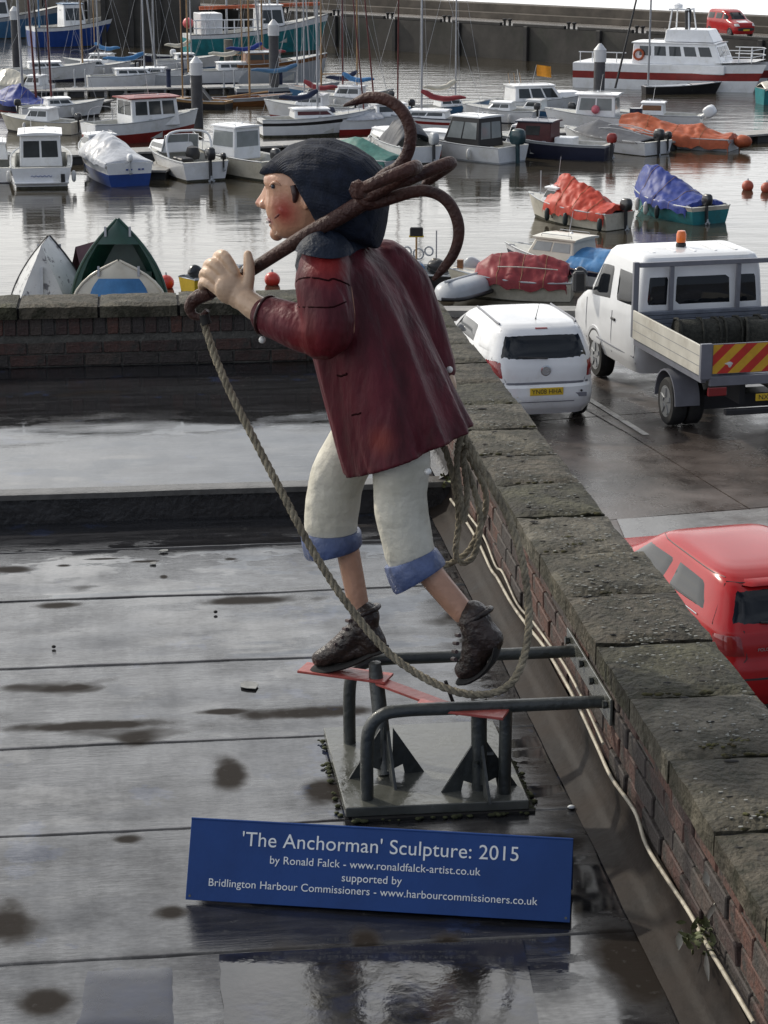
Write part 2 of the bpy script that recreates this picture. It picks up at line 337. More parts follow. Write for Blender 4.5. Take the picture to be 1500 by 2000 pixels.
def cope_stone(x0, x1, y0, y1, M, parent, k):
    rnd = random.Random(k+50); nu = max(4, int((x1-x0)/.045)); nv = 8; m = MB()
    def top(u, v):
        x = lerp(x0+.007, x1-.007, u); y = lerp(y0, y1, v)
        e = min(u*(x1-x0), (1-u)*(x1-x0), v*(y1-y0), (1-v)*(y1-y0)); chip = max(0, fbm(x*7+k, y*7, k*1.3, 3)); rd = -(.011+.010*chip)*max(0, 1-e/(.020+.014*chip))**2
        return M @ Vector((x+.003*fbm(x*9, y*9, k), y+.004*fbm(x*8, y*8, k+3) if v in (0, 1) else y, COPE_Z1+rd+.005*fbm(x*14, y*14, k, 4)-.0025*(k % 3)+.003*fbm(x*2, y*2, k)))
    m.grid(top, nu, nv)
    n = len(m.v); per = [i*(nv+1) for i in range(nu+1)]+[nu*(nv+1)+j for j in range(1, nv+1)]+[i*(nv+1)+nv for i in range(nu-1, -1, -1)]+[j for j in range(nv-1, 0, -1)]
    low = []
    for i in per:
        q = Vector(m.v[i]); q.z = (M @ Vector((0, 0, COPE_Z0))).z; m.v.append(q)
    kk = len(per)
    for a in range(kk): b = (a+1) % kk; m.f.append((per[a], per[b], n+b, n+a))
    m.f.append(tuple(n+a for a in range(kk)))
    return m.build('coping_stone', M_COPES[k % 4], parent, smooth=50)
# back parapet
WB_T = 12.245
wall_b = thing('parapet_wall', 'dark brick parapet with pale stone coping across the far edge of the wet roof', 'wall', B(0, WB_T, R1))
inv_b = Matrix.Translation(-Vector(wall_b.location))
Fb = inv_b @ BM4
MB().box((RL, WB_T+.012, R0-.1), (1.78, WB_T+.30, COPE_Z0-.002), Fb).build('mortar_core', M_mortar, wall_b)
MB().box((RL, WB_T-.008, COPE_Z0+.004), (1.44, WB_T+.34, COPE_Z1-.024), Fb).build('coping_mortar', M_black, wall_b)
z = R1+.005; row = 0; rnd = random.Random(3)
while z+.07 < R0+.335:
    l = RL+(.1125 if row % 2 else 0)
    while l < 1.42:
        me = STR[rnd.choice([0, 1, 1, 3, 3, 4])]; place_brick(me, Fb @ T(l, WB_T+rnd.uniform(-.004, .004), z), wall_b); l += .225
    z += .075; row += 1
l = RL
while l < 1.42:
    place_brick(RLK[rnd.choice([0, 1, 2, 3, 3, 4])], Fb @ T(l, WB_T+rnd.uniform(-.004, .005), R0+.338), wall_b); l += .0762
k = 0; l = RL+.10
while l < 1.45:
    cope_stone(l, min(l+.475, 1.45), WB_T-.035, WB_T+.37, Fb, wall_b, k); l += .477; k += 1
# right parapet
WR_L = 1.437
wall_r = thing('parapet_wall', 'mossy stone-capped brick parapet running down the right side of the roof', 'wall', B(WR_L, 6, R0))
inv_r = Matrix.Translation(-Vector(wall_r.location)); Fr = inv_r @ BM4
# piece frame: +x runs away along t, +y runs into the wall (l)
RF = Fr @ Matrix(((0, 1, 0, WR_L), (1, 0, 0, 0), (0, 0, 1, 0), (0, 0, 0, 1)))
MB().box((1.5, .012, R0-.1), (12.57, .30, COPE_Z0-.002), RF).build('mortar_core', M_mortar, wall_r)
MB().box((1.6, -.010, COPE_Z0+.004), (12.55, .285, COPE_Z1-.024), RF).build('coping_mortar', M_black, wall_r)
z = R0+.135; row = 0
while z+.07 < COPE_Z0:
    t = 2.4+(.1125 if row % 2 else 0)
    while t < 12.1:
        place_brick(STR[rnd.choice([0, 0, 1, 2, 2, 4, 3])], RF @ T(t, rnd.uniform(-.006, .006), z), wall_r); t += .225
    z += .0765; row += 1
ts = [2.55, 3.01, 3.47, 3.93, 4.39, 4.72, 5.17, 5.63, 6.10, 6.56, 7.05]
joint = [P(x, y, COPE_Z1).dot(D) for x, y in ((1306, 1478), (1228, 1356), (1166, 1252), (1054, 1076))]
t = joint[0]; ts = []
while t > 1.6: ts.insert(0, t); t -= .462
ts += [joint[1], joint[2], (joint[2]+joint[3])/2, joint[3]]
t = joint[3]+.47
while t < 12.3: ts.append(t); t += .47
ts.append(12.61)
for k in range(len(ts)-1):
    out = .358 if ts[k] < joint[3]-.01 else .322
    cope_stone(ts[k], ts[k+1], -.03, out+random.uniform(-.004, .006), RF, wall_r, k+30)
# felt upstand dressed up the foot of the right wall
def fn(u, v):
    t = lerp(1.7, STEP_T, u); a = [(-.115, .002), (-.05, .03), (-.014, .085), (-.010, .145)]; q = v*3; i = min(2, int(q)); f = q-i
    return B(WR_L+lerp(a[i][0], a[i+1][0], f)+.006*fbm(t*2, v*2), t, R0+.004+lerp(a[i][1], a[i+1][1], f)+.005*fbm(t*3, v+5))
MB().grid(fn, 110, 9).build('felt_upstand', PM('damp_upstand', (.022, .017, .014), .62, .4, 4, .15, 30, rvar=.1, spec=.14), roof, smooth=80)
def fn(u, v):
    t = lerp(STEP_T, 12.2, u); a = [(-.07, .002), (-.02, .03), (-.012, .06), (-.008, .075)]; q = v*3; i = min(2, int(q)); f = q-i
    return B(WR_L+lerp(a[i][0], a[i+1][0], f), t, R1+.004+lerp(a[i][1], a[i+1][1], f))
MB().grid(fn, 40, 6).build('felt_upstand', M_felt_dark, roof, smooth=80)
# moss in the joints, holes and pale lichen on the coping
def moss_clump(x, y, r, parent, zz=COPE_Z1, n=16, mat=None):
    c = P(x, y, zz); m = MB(); rd = random.Random(int(x*7+y))
    for i in range(n):
        a = rd.uniform(0, 2*pi); q = r*sqrt(rd.random()); w = rd.uniform(.25, .5)*r*.5
        m.ball(c+U*(q*cos(a)*1.8)+D*(q*sin(a)*.55)+Vector((0, 0, .001)), w, 7, 4, (1.2, .8, .55))
    return m.build('moss', mat or M_moss, parent, smooth=80, world=True)
for x, y, r in ((1108, 1048, .014), (1400, 1457, .030), (1450, 1445, .022), (1490, 1590, .03), (1120, 1063, .02), (1170, 1055, .016)): 
    o = moss_clump(x, y, r, wall_r)
for x, y in ((1043, 1018), (1337, 1362), (1260, 1258), (1333, 1225), (1428, 1486), (1303, 1333), (966, 843), (1042, 1019), (942, 798), (905, 892), (995, 890)):
    c = P(x, y, COPE_Z1+.0015); w = random.uniform(.008, .016)
    MB().ball(c, w, 9, 4, (1.6, .7, .22)).build('moss', M_black, wall_r, smooth=80, world=True)  # the dark inside small coping holes, put in as black blobs
m = MB(); rd = random.Random(15)
for tj in ts[1:-1]:
    if tj > 9.5: continue
    for q in range(16):
        ll = WR_L-.02+.34*rd.random()
        if fbm(ll*6, tj*3, 2, 2) > .05: m.ball(B(ll, tj+rd.gauss(0, .004), COPE_Z1-.005), rd.uniform(.004, .010), 6, 4, (1.6, .8, .6))
o = m.build('joint_moss', PM('joint_moss', (.030, .024, .010), .95, .5, 40, col2=(.06, .055, .018)), wall_r, smooth=80, world=True); o['kind'] = 'stuff'
m = MB(); rd = random.Random(6)
for i in range(70):
    tt = 3+6*rd.random(); ll = rd.uniform(WR_L, WR_L+.31); m.ball(B(ll, tt, COPE_Z1+.001), rd.uniform(.003, .008), 7, 4, (2.0, .7, .35))
o = m.build('weather_pits', M_black, wall_r, smooth=80, world=True); o['kind'] = 'stuff'
m = MB(); rd = random.Random(5)
for i in range(1400):
    tt = 3+6.5*rd.random()**1.3; ll = rd.uniform(WR_L-.01, WR_L+.33)
    if fbm(tt*2.2, ll*2.2, 1, 3) < -.08: continue
    r = rd.uniform(.0012, .0050); a0 = rd.random()*6
    m.prism([(ll+r*1.5*cos(a0+2*pi*q/6)*rd.uniform(.6, 1.3), tt+r*.8*sin(a0+2*pi*q/6)*rd.uniform(.6, 1.3)) for q in range(6)], .0022, Fr @ T(0, 0, COPE_Z1+.0012))
o = m.build('lichen_spots', M_lichen, wall_r); o['kind'] = 'stuff'
# building under the roof
M_bwall = PM('building_brick', (.18, .085, .06), .8, .3, 6, .3, 30)
bl = thing('harbour_building', 'low brick harbour building under the flat roof', 'building', B(0, 7, QZ))
MB().box((RL-.05, 1.4, QZ), (1.70, 12.5, R0-.21), Matrix.Translation(-Vector(bl.location)) @ BM4).build('wall', M_bwall, bl)

# ---- harbour water, open sea, quay and pier
def water_mat(name, near):
    m = bpy.data.materials.new(name); m.use_nodes = True; nt = m.node_tree; N = nt.nodes; L = nt.links; b = N['Principled BSDF']
    b.inputs['Base Color'].default_value = (.045, .038, .026, 1); b.inputs['Roughness'].default_value = .02; b.inputs['IOR'].default_value = 1.333
    g = N.new('ShaderNodeNewGeometry')
    def nz(sc, det, st, ro=.5):
        q = N.new('ShaderNodeMapping'); q.inputs['Scale'].default_value = st; L.new(g.outputs['Position'], q.inputs[0])
        n = N.new('ShaderNodeTexNoise'); n.inputs['Scale'].default_value = sc; n.inputs['Detail'].default_value = det; n.inputs['Roughness'].default_value = ro; L.new(q.outputs[0], n.inputs['Vector']); return n.outputs['Fac']
    def bump(h, strength, dist, prev=None):
        bp = N.new('ShaderNodeBump'); bp.inputs['Distance'].default_value = dist
        if isinstance(strength, float): bp.inputs['Strength'].default_value = strength
        else: L.new(strength, bp.inputs['Strength'])
        L.new(h, bp.inputs['Height'])
        if prev: L.new(prev, bp.inputs['Normal'])
        return bp.outputs[0]
    sep = N.new('ShaderNodeSeparateXYZ'); L.new(g.outputs['Position'], sep.inputs[0])
    mr = N.new('ShaderNodeMapRange'); mr.interpolation_type = 'SMOOTHSTEP'; L.new(sep.outputs['Y'], mr.inputs[0]); mr.inputs[1].default_value = 85; mr.inputs[2].default_value = 125; mr.inputs[3].default_value = .20; mr.inputs[4].default_value = .75
    a = bump(nz(.55, 3, (.7, 1.6, 1)), mr.outputs[0], .10)
    a = bump(nz(1.7, 4, (.5, 1.5, 1)), mr.outputs[0], .030, a); a = bump(nz(5.0, 4, (.6, 1.7, 1), .6), mr.outputs[0], .012, a)
    L.new(a, b.inputs['Normal']); return m
M_water = water_mat('harbour_water', True)
struct(MB().add([(-700, 40, 0), (900, 40, 0), (900, 420, 0), (-700, 420, 0)], [(0, 1, 2, 3)]).build('harbour_water', M_water))
M_sea = PM('open_sea', (.10, .12, .12), .40, .2, .3, .6, 1.2, stretch=(.4, 1, 1), spec=.16)
struct(MB().add([(-3000, 420, -.004), (3000, 420, -.004), (3000, 3800, -.004), (-3000, 3800, -.004)], [(0, 1, 2, 3)]).build('open_sea', M_sea))
# quay
def quay_mat():
    m = PM('wet_concrete', (.075, .062, .055), .30, .3, .9, .25, 25, col2=(.115, .095, .085), rvar=.22, dirt=(.032, .027, .024), dscale=.55, dlo=.45, dhi=.62)
    return m
M_quay = quay_mat()
QE = P(1130, 612, QZ).y
q = thing('quay', None, None); 
quay = MB().box((-60, -30, QZ-3.4), (70, QE, QZ-.03)).build('quay', PM('quay_core', (.10, .09, .08), .8, .3, 1, .4, 10)); bpy.data.objects.remove(q); quay.name = 'quay'; struct(quay)
# concrete bays, joints between them left open
QM = RZ(radians(12.5))
ja = P(1150, 800, QZ); jb = P(1490, 1010, QZ); jdir = (jb-ja).normalized()
jang = atan2(jdir.y, jdir.x)                     # long joints follow this line
nrm = Vector((-jdir.y, jdir.x, 0))               # to the right of it
o0 = ja.dot(nrm)
bays_n = [-9.2, -4.6, 0, 4.6, 9.2, 13.8]; ca = P(1330, 1004, QZ).dot(jdir)
def clipY(poly):
    out = []
    for i in range(len(poly)):
        a, b = poly[i], poly[(i+1) % len(poly)]
        if a.y <= QE: out.append(a)
        if (a.y <= QE) != (b.y <= QE): out.append(a.lerp(b, (QE-a.y)/(b.y-a.y)))
    return out
for i in range(len(bays_n)-1):
    for j in range(-7, 4):
        n0, n1 = o0+bays_n[i]+.012, o0+bays_n[i+1]-.012; s0, s1 = ca+j*5.4+.012, ca+(j+1)*5.4-.012
        poly = [nrm*n0+jdir*s0, nrm*n1+jdir*s0, nrm*n1+jdir*s1, nrm*n0+jdir*s1]
        poly = clipY(poly)
        if len(poly) < 3 or max(p_.y for p_ in poly) < 12 or min(p_.x for p_ in poly) > 30: continue
        dz = .004*random.random()
        MB().prism([(p_.x, p_.y) for p_ in poly], .028, T(0, 0, QZ-.029+dz)).build('concrete_slab', M_quay, quay)
struct(MB().box((-60, QE-.45, QZ+.012), (70, QE+.05, QZ+.14)).build('quay_kerb', PM('kerb_granite', (.22, .21, .19), .5, .3, 3, .4, 20)))
M_wline = PM('worn_white_paint', (.42, .41, .38), .5, .25, 3, .2, 30, dirt=(.13, .11, .10), dscale=3.5, dlo=.5, dhi=.62)
a = P(1136, 770, QZ+.012); b = P(1262, 849, QZ+.012); w = (b-a).normalized().cross(Vector((0, 0, 1)))*.055
MB().add([a-w, a+w, b+w, b-w], [(0, 1, 2, 3)]).build('bay_line', M_wline); struct(bpy.data.objects['bay_line'])
a = P(1125, 786, QZ+.012); b = P(1215, 838, QZ+.012); w = w*.45
struct(MB().add([a-w, a+w, b+w, b-w], [(0, 1, 2, 3)]).build('faded_bay_line', PM('faded_paint', (.24, .22, .20), .5, .3, 4, dirt=(.12, .10, .09), dscale=3, dlo=.4, dhi=.6)))
a = P(1205, 1014, QZ+.012); b = P(1500, 992, QZ+.012); a2 = P(1225, 1062, QZ+.012); b2 = P(1500, 1040, QZ+.012)
struct(MB().add([a, b, b2, a2], [(0, 1, 2, 3)]).build('pale_concrete_strip', PM('pale_concrete', (.20, .20, .20), .28, .2, 2, .2, 25, rvar=.12)))

# ---- far pier
pA = P(600, 28, PZ); pB = P(1450, 77, PZ); pd = (pB-pA).normalized(); pn = Vector((pd.y, -pd.x, 0))   # pn points to camera side
if pn.y > 0: pn = -pn
pA.z = pB.z = 0; pa0 = pA-pd*110; PLEN = 190
pier = thing('stone_pier', 'long dark stone pier with raised sea wall across the far side of the harbour', 'pier', pa0)
pm_ = Matrix(((pd.x, -pn.x, 0, 0), (pd.y, -pn.y, 0, 0), (0, 0, 1, 0), (0, 0, 0, 1)))   # x along, y away from camera
M_pier = PM('pier_stone', (.055, .050, .044), .8, .4, .35, .5, 3, dirt=(.03, .034, .024), dscale=.25)
M_pier2 = PM('pier_parapet', (.085, .072, .058), .8, .35, .5, .4, 4)
M_deck = PM('pier_deck', (.24, .22, .20), .22, .25, .5, .1, 6)
MB().box((0, 0, -3), (PLEN, 9, PZ-.02), pm_).build('quay_wall', M_pier, pier)
MB().box((0, .35, PZ-.02), (PLEN, 7, PZ+.02), pm_).build('deck', M_deck, pier)
MB().box((0, 7, PZ-.02), (PLEN, 8.6, PZ+1.15), pm_).build('sea_wall', M_pier2, pier, bevel=.04)
MB().box((0, 6.2, PZ+.02), (PLEN, 7, PZ+.50), pm_).build('sea_wall_ledge', M_pier2, pier, bevel=.03)
x = 2.
while x < PLEN-6:      # edge beams with openings
    MB().box((x, .02, PZ-.02), (x+5.3, .32, PZ+.22), pm_).build('edge_beam', PM('tarred_timber', (.03, .028, .026), .7, .3, 2, .4, 10), pier, bevel=.03)
    for q in (5.55, 6.1): MB().lathe([(.10, 0), (.10, .35), (.18, .40), (.18, .5), (.06, .52)], 10, pm_ @ T(x+q, .25, PZ)).build('bollard', MATS['tarred_timber'], pier)
    x += 6.6
x = 4.
while x < PLEN:
    MB().box((x, -.28, -2.5), (x+.42, -.003, PZ+.05), pm_).build('fender_post', MATS['tarred_timber'], pier, bevel=.04); x += 7.3
# ================================================================= THE SCULPTURE, ITS STAND, ANCHOR, ROPE AND SIGN
SF = Vector((-.94, .34, 0)).normalized(); SN = Vector((-SF.y*-1, 0, 0)); SN = Vector((-.34, -.94, 0)).normalized()   # facing, and towards his left (the viewer)
SO = Vector((.16, 6.24, 0))
def SP(x, y, side=0.):
    a = (x-750)/4000.; b = -(y-1000)/4000.
    r = Vector((a, _c+b*_s, -_s+b*_c)); t = (SO+SN*side).dot(SN)/Vector((r.x, r.y, 0)).dot(SN)
    return Vector((r.x*t, r.y*t, CAMZ+r.z*t))
def remesh(mb, name, voxel, smooth_it=4, fn=None):
    me = mb.mesh(name); o = bpy.data.objects.new(name, me); COL.objects.link(o)
    md = o.modifiers.new('r', 'REMESH'); md.mode = 'VOXEL'; md.voxel_size = voxel
    if smooth_it: ms = o.modifiers.new('s', 'SMOOTH'); ms.iterations = smooth_it; ms.factor = .5
    dg = bpy.context.evaluated_depsgraph_get(); dg.update()
    out = bpy.data.meshes.new_from_object(o.evaluated_get(dg)); bpy.data.objects.remove(o)
    if fn:
        for v in out.vertices: v.co = fn(v.co)
    for p_ in out.polygons: p_.use_smooth = True
    out.name = name; return out
def finish(me, name, mat, parent):
    off = parent_world(parent)
    for v in me.vertices: v.co -= off
    me.materials.clear(); me.materials.append(mat); return link(name, me, mat, parent)
def limb(mb, pts, rs, n=14, sub=5, flat=1.):
    q = cat(pts, sub); rr = []
    for i in range(len(q)):
        f = i/sub; k = min(int(f), len(rs)-2); rr.append(lerp(rs[k], rs[k+1], f-k) if k < len(rs)-1 else rs[-1])
    # rounded ends
    mb.tube(q, rr, n, flat=flat); mb.ball(q[0], rr[0]*.98, 12, 8); mb.ball(q[-1], rr[-1]*.98, 12, 8); return mb
statue = thing('sculpture', 'painted sculpture of a striding lad in maroon coat and navy knitted hat on steel stand', 'sculpture', SP(820, 1315, 0))
# --- paints
def paint_zones(name, base, zones, rough=.35, bump=.25, bscale=40, coat=.25, var=.12, scale=9, stretch=(1, 1, 1), spec=.4):
    """zones: (world centre, radius, inner fraction, colour): brushed patches of paint on the sculpture"""
    m = PM(name, base, rough, var, scale, bump, bscale, coat=coat, stretch=stretch, spec=spec); nt = m.node_tree; N = nt.nodes; L = nt.links; b = N['Principled BSDF']
    src = b.inputs['Base Color'].links[0].from_socket; g = N.new('ShaderNodeNewGeometry')
    wn = N.new('ShaderNodeTexNoise'); wn.inputs['Scale'].default_value = 30; L.new(g.outputs['Position'], wn.inputs['Vector'])
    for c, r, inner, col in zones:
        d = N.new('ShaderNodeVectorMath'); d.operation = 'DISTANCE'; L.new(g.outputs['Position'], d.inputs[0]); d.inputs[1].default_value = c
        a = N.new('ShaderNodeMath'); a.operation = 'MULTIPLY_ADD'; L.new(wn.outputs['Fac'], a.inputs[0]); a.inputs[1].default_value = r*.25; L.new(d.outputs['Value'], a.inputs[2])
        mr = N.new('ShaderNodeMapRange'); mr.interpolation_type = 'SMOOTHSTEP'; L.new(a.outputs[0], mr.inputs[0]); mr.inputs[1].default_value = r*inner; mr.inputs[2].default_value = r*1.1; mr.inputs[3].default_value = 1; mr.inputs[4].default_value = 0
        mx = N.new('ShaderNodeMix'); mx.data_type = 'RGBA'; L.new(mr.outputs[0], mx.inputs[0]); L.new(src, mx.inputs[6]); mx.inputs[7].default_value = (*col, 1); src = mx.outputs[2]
    L.new(src, b.inputs['Base Color']); return m
SKIN = (.50, .27, .17)
M_face = paint_zones('face_paint', SKIN, [(SP(556, 412, .085), .078, .20, (.33, .055, .040)), (SP(508, 394, .0), .022, .3, (.46, .17, .11)), (SP(530, 431, .05), .020, .4, (.40, .12, .09)), (SP(528, 349, .07), .014, .4, (.42, .19, .12))], .36, .15, 60, .2)
M_skin = PM('hand_paint', (.56, .38, .25), .40, .10, 12, .2, 60, coat=.15)
M_leg = PM('leg_paint', (.44, .24, .155), .42, .12, 12, .2, 60, coat=.1)
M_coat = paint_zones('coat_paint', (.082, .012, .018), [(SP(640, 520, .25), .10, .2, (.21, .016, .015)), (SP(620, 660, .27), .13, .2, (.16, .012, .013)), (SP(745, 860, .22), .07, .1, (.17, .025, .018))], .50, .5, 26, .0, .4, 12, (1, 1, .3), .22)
M_navy = PM('navy_paint', (.012, .018, .032), .55, .25, 14, .4, 60, spec=.22)
M_trs = PM('cream_trouser_paint', (.56, .53, .43), .55, .12, 7, .35, 30, col2=(.64, .61, .52))
M_cuff = PM('blue_cuff_paint', (.075, .105, .215), .45, .3, 14, .35, 40, coat=.15)
M_boot = PM('black_boot_paint', (.024, .015, .012), .34, .5, 18, .5, 50, spec=.45, col2=(.042, .026, .020))
M_hair = PM('brown_hair_paint', (.035, .012, .010), .4, .2, 20)
# --- body: head with face, neck, torso core, arms, legs: one continuous skin
hm = MB()
HEAD = [(464, 552, 592, .026), (457, 538, 618, .050), (447, 535, 640, .066), (437, 535, 655, .076), (428, 531, 662, .082), (418, 526, 668, .087), (407, 524, 675, .092), (395, 523, 682, .096), (380, 525, 690, .099), (365, 525, 695, .100), (354, 520, 698, .100), (342, 520, 698, .098), (328, 535, 690, .090), (312, 560, 675, .070)]
rings = []
for y, xa, xb, hw in HEAD:
    A = SP(xa, y); Bk = SP(xb, y); c = (A+Bk)/2; ax = (A-Bk)/2; ring = []
    for j in range(28):
        a = 2*pi*j/28; ca_, sa_ = cos(a), sin(a); e = .82 if ca_ > 0 else 1.
        ring.append(c+ax*(abs(ca_)**.9*(1 if ca_ > 0 else -1))+SN*hw*abs(sa_)**e*(1 if sa_ > 0 else -1))
    rings.append(ring)
hm.loft(rings)
# nose
nr = []
for y, x, w, back in ((354, 520, .011, 536), (366, 516, .014, 536), (378, 510, .018, 538), (388, 503, .023, 540), (396, 498, .026, 542), (403, 502, .025, 542), (409, 516, .016, 542)):
    A = SP(x, y); K = SP(back, y+2); nr.append([A+SN*.004, A-SN*.004, A.lerp(K, .45)-SN*w, K-SN*w*1.2, K+SN*w*1.2, A.lerp(K, .45)+SN*w])
hm.loft(nr)
for sd in (1, -1):
    hm.ball(SP(514, 400, sd*.020), .014, 10, 6)                                   # nostril wings
    hm.ball(SP(556, 408, sd*.066), .026, 12, 8, (1, 1, 1.05))                     # cheeks
    hm.tube(cat([SP(521, 352, sd*.02), SP(530, 349, sd*.055), SP(545, 355, sd*.082)], 5), [.008]*11, 8)   # brow ridge
    er = cat([SP(594, 378, sd*.100), SP(603, 384, sd*.112), SP(603, 396, sd*.112), SP(595, 408, sd*.100)], 4)
    hm.tube(er, [.010, .011, .012, .012, .012, .012, .012, .012, .011, .010, .009, .008, .007], 8)
    hm.ball(SP(594, 393, sd*.098), .016, 10, 6, (.8, .8, 1.4))
hm.tube(cat([SP(533, 421, .045), SP(525, 421, 0), SP(533, 421, -.045)], 6), [.006]*13, 8)                   # upper lip
hm.tube(cat([SP(536, 437, .035), SP(529, 439, 0), SP(536, 437, -.035)], 6), [.008]*13, 8)                   # lower lip
hm.ball(SP(541, 456, 0), .024, 10, 8)
limb(hm, [SP(628, 420), SP(640, 470), SP(665, 540)], [.075, .072, .085])
limb(hm, [SP(665, 540), SP(720, 680), SP(770, 830)], [.10, .12, .12])
limb(hm, [SP(650, 525, .17), SP(652, 660, .245), SP(520, 612, .20), SP(478, 585, .185)], [.05, .052, .042, .038], flat=1)
limb(hm, [SP(745, 520, -.17), SP(815, 620, -.2), SP(866, 735, -.2), SP(872, 765, -.2)], [.05, .05, .036, .03])
limb(hm, [SP(715, 840, -.08), SP(660, 980, -.09), SP(676, 1060, -.09), SP(703, 1195, -.09)], [.06, .05, .040, .034])
limb(hm, [SP(785, 850, .08), SP(793, 1035, .09), SP(833, 1110, .09), SP(906, 1198, .085)], [.06, .045, .044, .038])
# his right hand hanging behind
for k, (dx, dy) in enumerate(((-8, 34), (-2, 38), (4, 36), (9, 30))):
    limb(hm, [SP(868+dx*.5, 750, -.2+.012*k), SP(868+dx, 750+dy*.6, -.2+.014*k), SP(866+dx, 750+dy, -.19+.012*k)], [.015, .013, .010], 8, 3)
# his left hand: palm, four curled fingers, thumb
hm.ball(SP(452, 563, .185), .052, 16, 10, (1.05, .62, 1.0), RZ(.35))
hm.ball(SP(470, 577, .185), .046, 16, 10, (1.0, .62, 1.0))
for kn, k1, k2, k3 in (((458, 532, .185), (437, 499, .180), (424, 507, .125), (446, 540, .095)), ((446, 545, .192), (417, 515, .186), (405, 525, .125), (428, 553, .095)),
                       ((440, 560, .192), (408, 532, .186), (398, 542, .125), (418, 567, .10)), ((438, 577, .186), (405, 551, .180), (396, 560, .125), (410, 580, .11))):
    limb(hm, [SP(*kn), SP(*k1), SP(*k2), SP(*k3)], [.0185, .0185, .016, .013], 10, 5)
limb(hm, [SP(478, 575, .175), SP(486, 540, .175), SP(486, 515, .165), SP(484, 497, .155)], [.026, .019, .018, .014], 10, 5)
body = finish(remesh(hm, 'body', .0042, 3), 'body', M_face, statue)
# hands and shins carry their own paint tones
body.data.materials.append(M_skin); body.data.materials.append(M_leg)
off = parent_world(statue); zl = SP(800, 900).z
for p_ in body.data.polygons:
    c = p_.center+off
    if c.z < zl: p_.material_index = 2
    elif (c-SP(460, 570, .18)).length < .20 or (c-SP(868, 750, -.2)).length < .12: p_.material_index = 1
# eyes, mouth, hair
M_eye = PM('eye_white_paint', (.62, .60, .56), .25, .05); M_iris = PM('iris_paint', (.03, .035, .05), .2, .1); M_lip = PM('mouth_paint', (.12, .025, .02), .4, .2); M_tooth = PM('tooth_paint', (.72, .70, .64), .3, .05)
for sd in (1, -1):
    e = MB().ball(SP(539, 363, sd*.071), .0165, 14, 10, (1.0, .8, .85)).build('eye', M_eye, body, smooth=80); e.location = -off
    p_ = MB().ball(SP(533.5, 364, sd*.0835), .0072, 10, 8).build('iris', M_iris, body, smooth=80); p_.location = -off
    lid = MB().tube(cat([SP(527, 364, sd*.072), SP(536, 356, sd*.090), SP(550, 363, sd*.092)], 5), [.003, .004, .0045, .005, .005, .005, .005, .0045, .004, .003, .002], 7).build('eyelid', M_face, body, smooth=80); lid.location = -off
    sb = MB().tube(cat([SP(574, 362, sd*.1), SP(577, 378, sd*.104), SP(575, 396, sd*.103)], 5), [.012]*6+[.010, .009, .008, .006, .004], 8, flat=.6).build('sideburn', M_hair, body, smooth=80); sb.location = -off
mo = MB().tube(cat([SP(523.5, 428, 0), SP(527, 431, .028), SP(534, 429, .056), SP(543, 421, .077), SP(547, 416, .084)], 5), [.006]*8+[.0055]*6+[.005, .005, .0045, .004, .003, .002, .0015], 8).build('mouth', M_lip, body, smooth=80); mo.location = -off
te = MB().box((-.009, -.02, -.0045), (.004, .022, .0045), T(*SP(528, 432, .012)) @ RZ(atan2(-SF.y, -SF.x))).build('tooth', M_tooth, body, bevel=.002); te.location = -off
# --- coat
cm = MB(); rings = []
COAT = [((604, 478), (706, 468), .075), ((590, 508), (722, 482), .165), ((588, 548), (752, 515), .205), ((600, 610), (786, 570), .205), ((616, 675), (815, 632), .20), ((634, 745), (846, 702), .205), ((655, 825), (880, 778), .215), ((668, 872), (897, 815), .222), ((683, 921), (913, 848), .23)]
nc = 72; CO = []
for i in range(len(COAT)-1):
    for q in range(4):
        t = q/4; CO.append(tuple(tuple(lerp(a, b, t) for a, b in zip(COAT[i][k], COAT[i+1][k])) for k in (0, 1))+(lerp(COAT[i][2], COAT[i+1][2], t),))
CO.append(COAT[-1])
for i, (fa, ba, hw) in enumerate(CO):
    A = SP(*fa); K = SP(*ba); c = (A+K)/2; ax = (A-K)/2*.93; u = i/(len(CO)-1); ring = []
    for j in range(nc):
        a = 2*pi*j/nc; ca_, sa_ = cos(a), sin(a)
        fold = u*(.010*sin(a*7+1.3*u+.6)+.012*sin(a*4-.8+u*2)+.006*sin(a*13+u*5)) + (.012*u*sin(a*11+2+3*u) if ca_ < .2 else 0)
        k = 1+fold/.2
        ring.append(c+ax*(abs(ca_)**.86*(1 if ca_ > 0 else -1))*k+SN*hw*abs(sa_)**.86*(1 if sa_ > 0 else -1)*k)
    rings.append(ring)
cm.loft(rings)
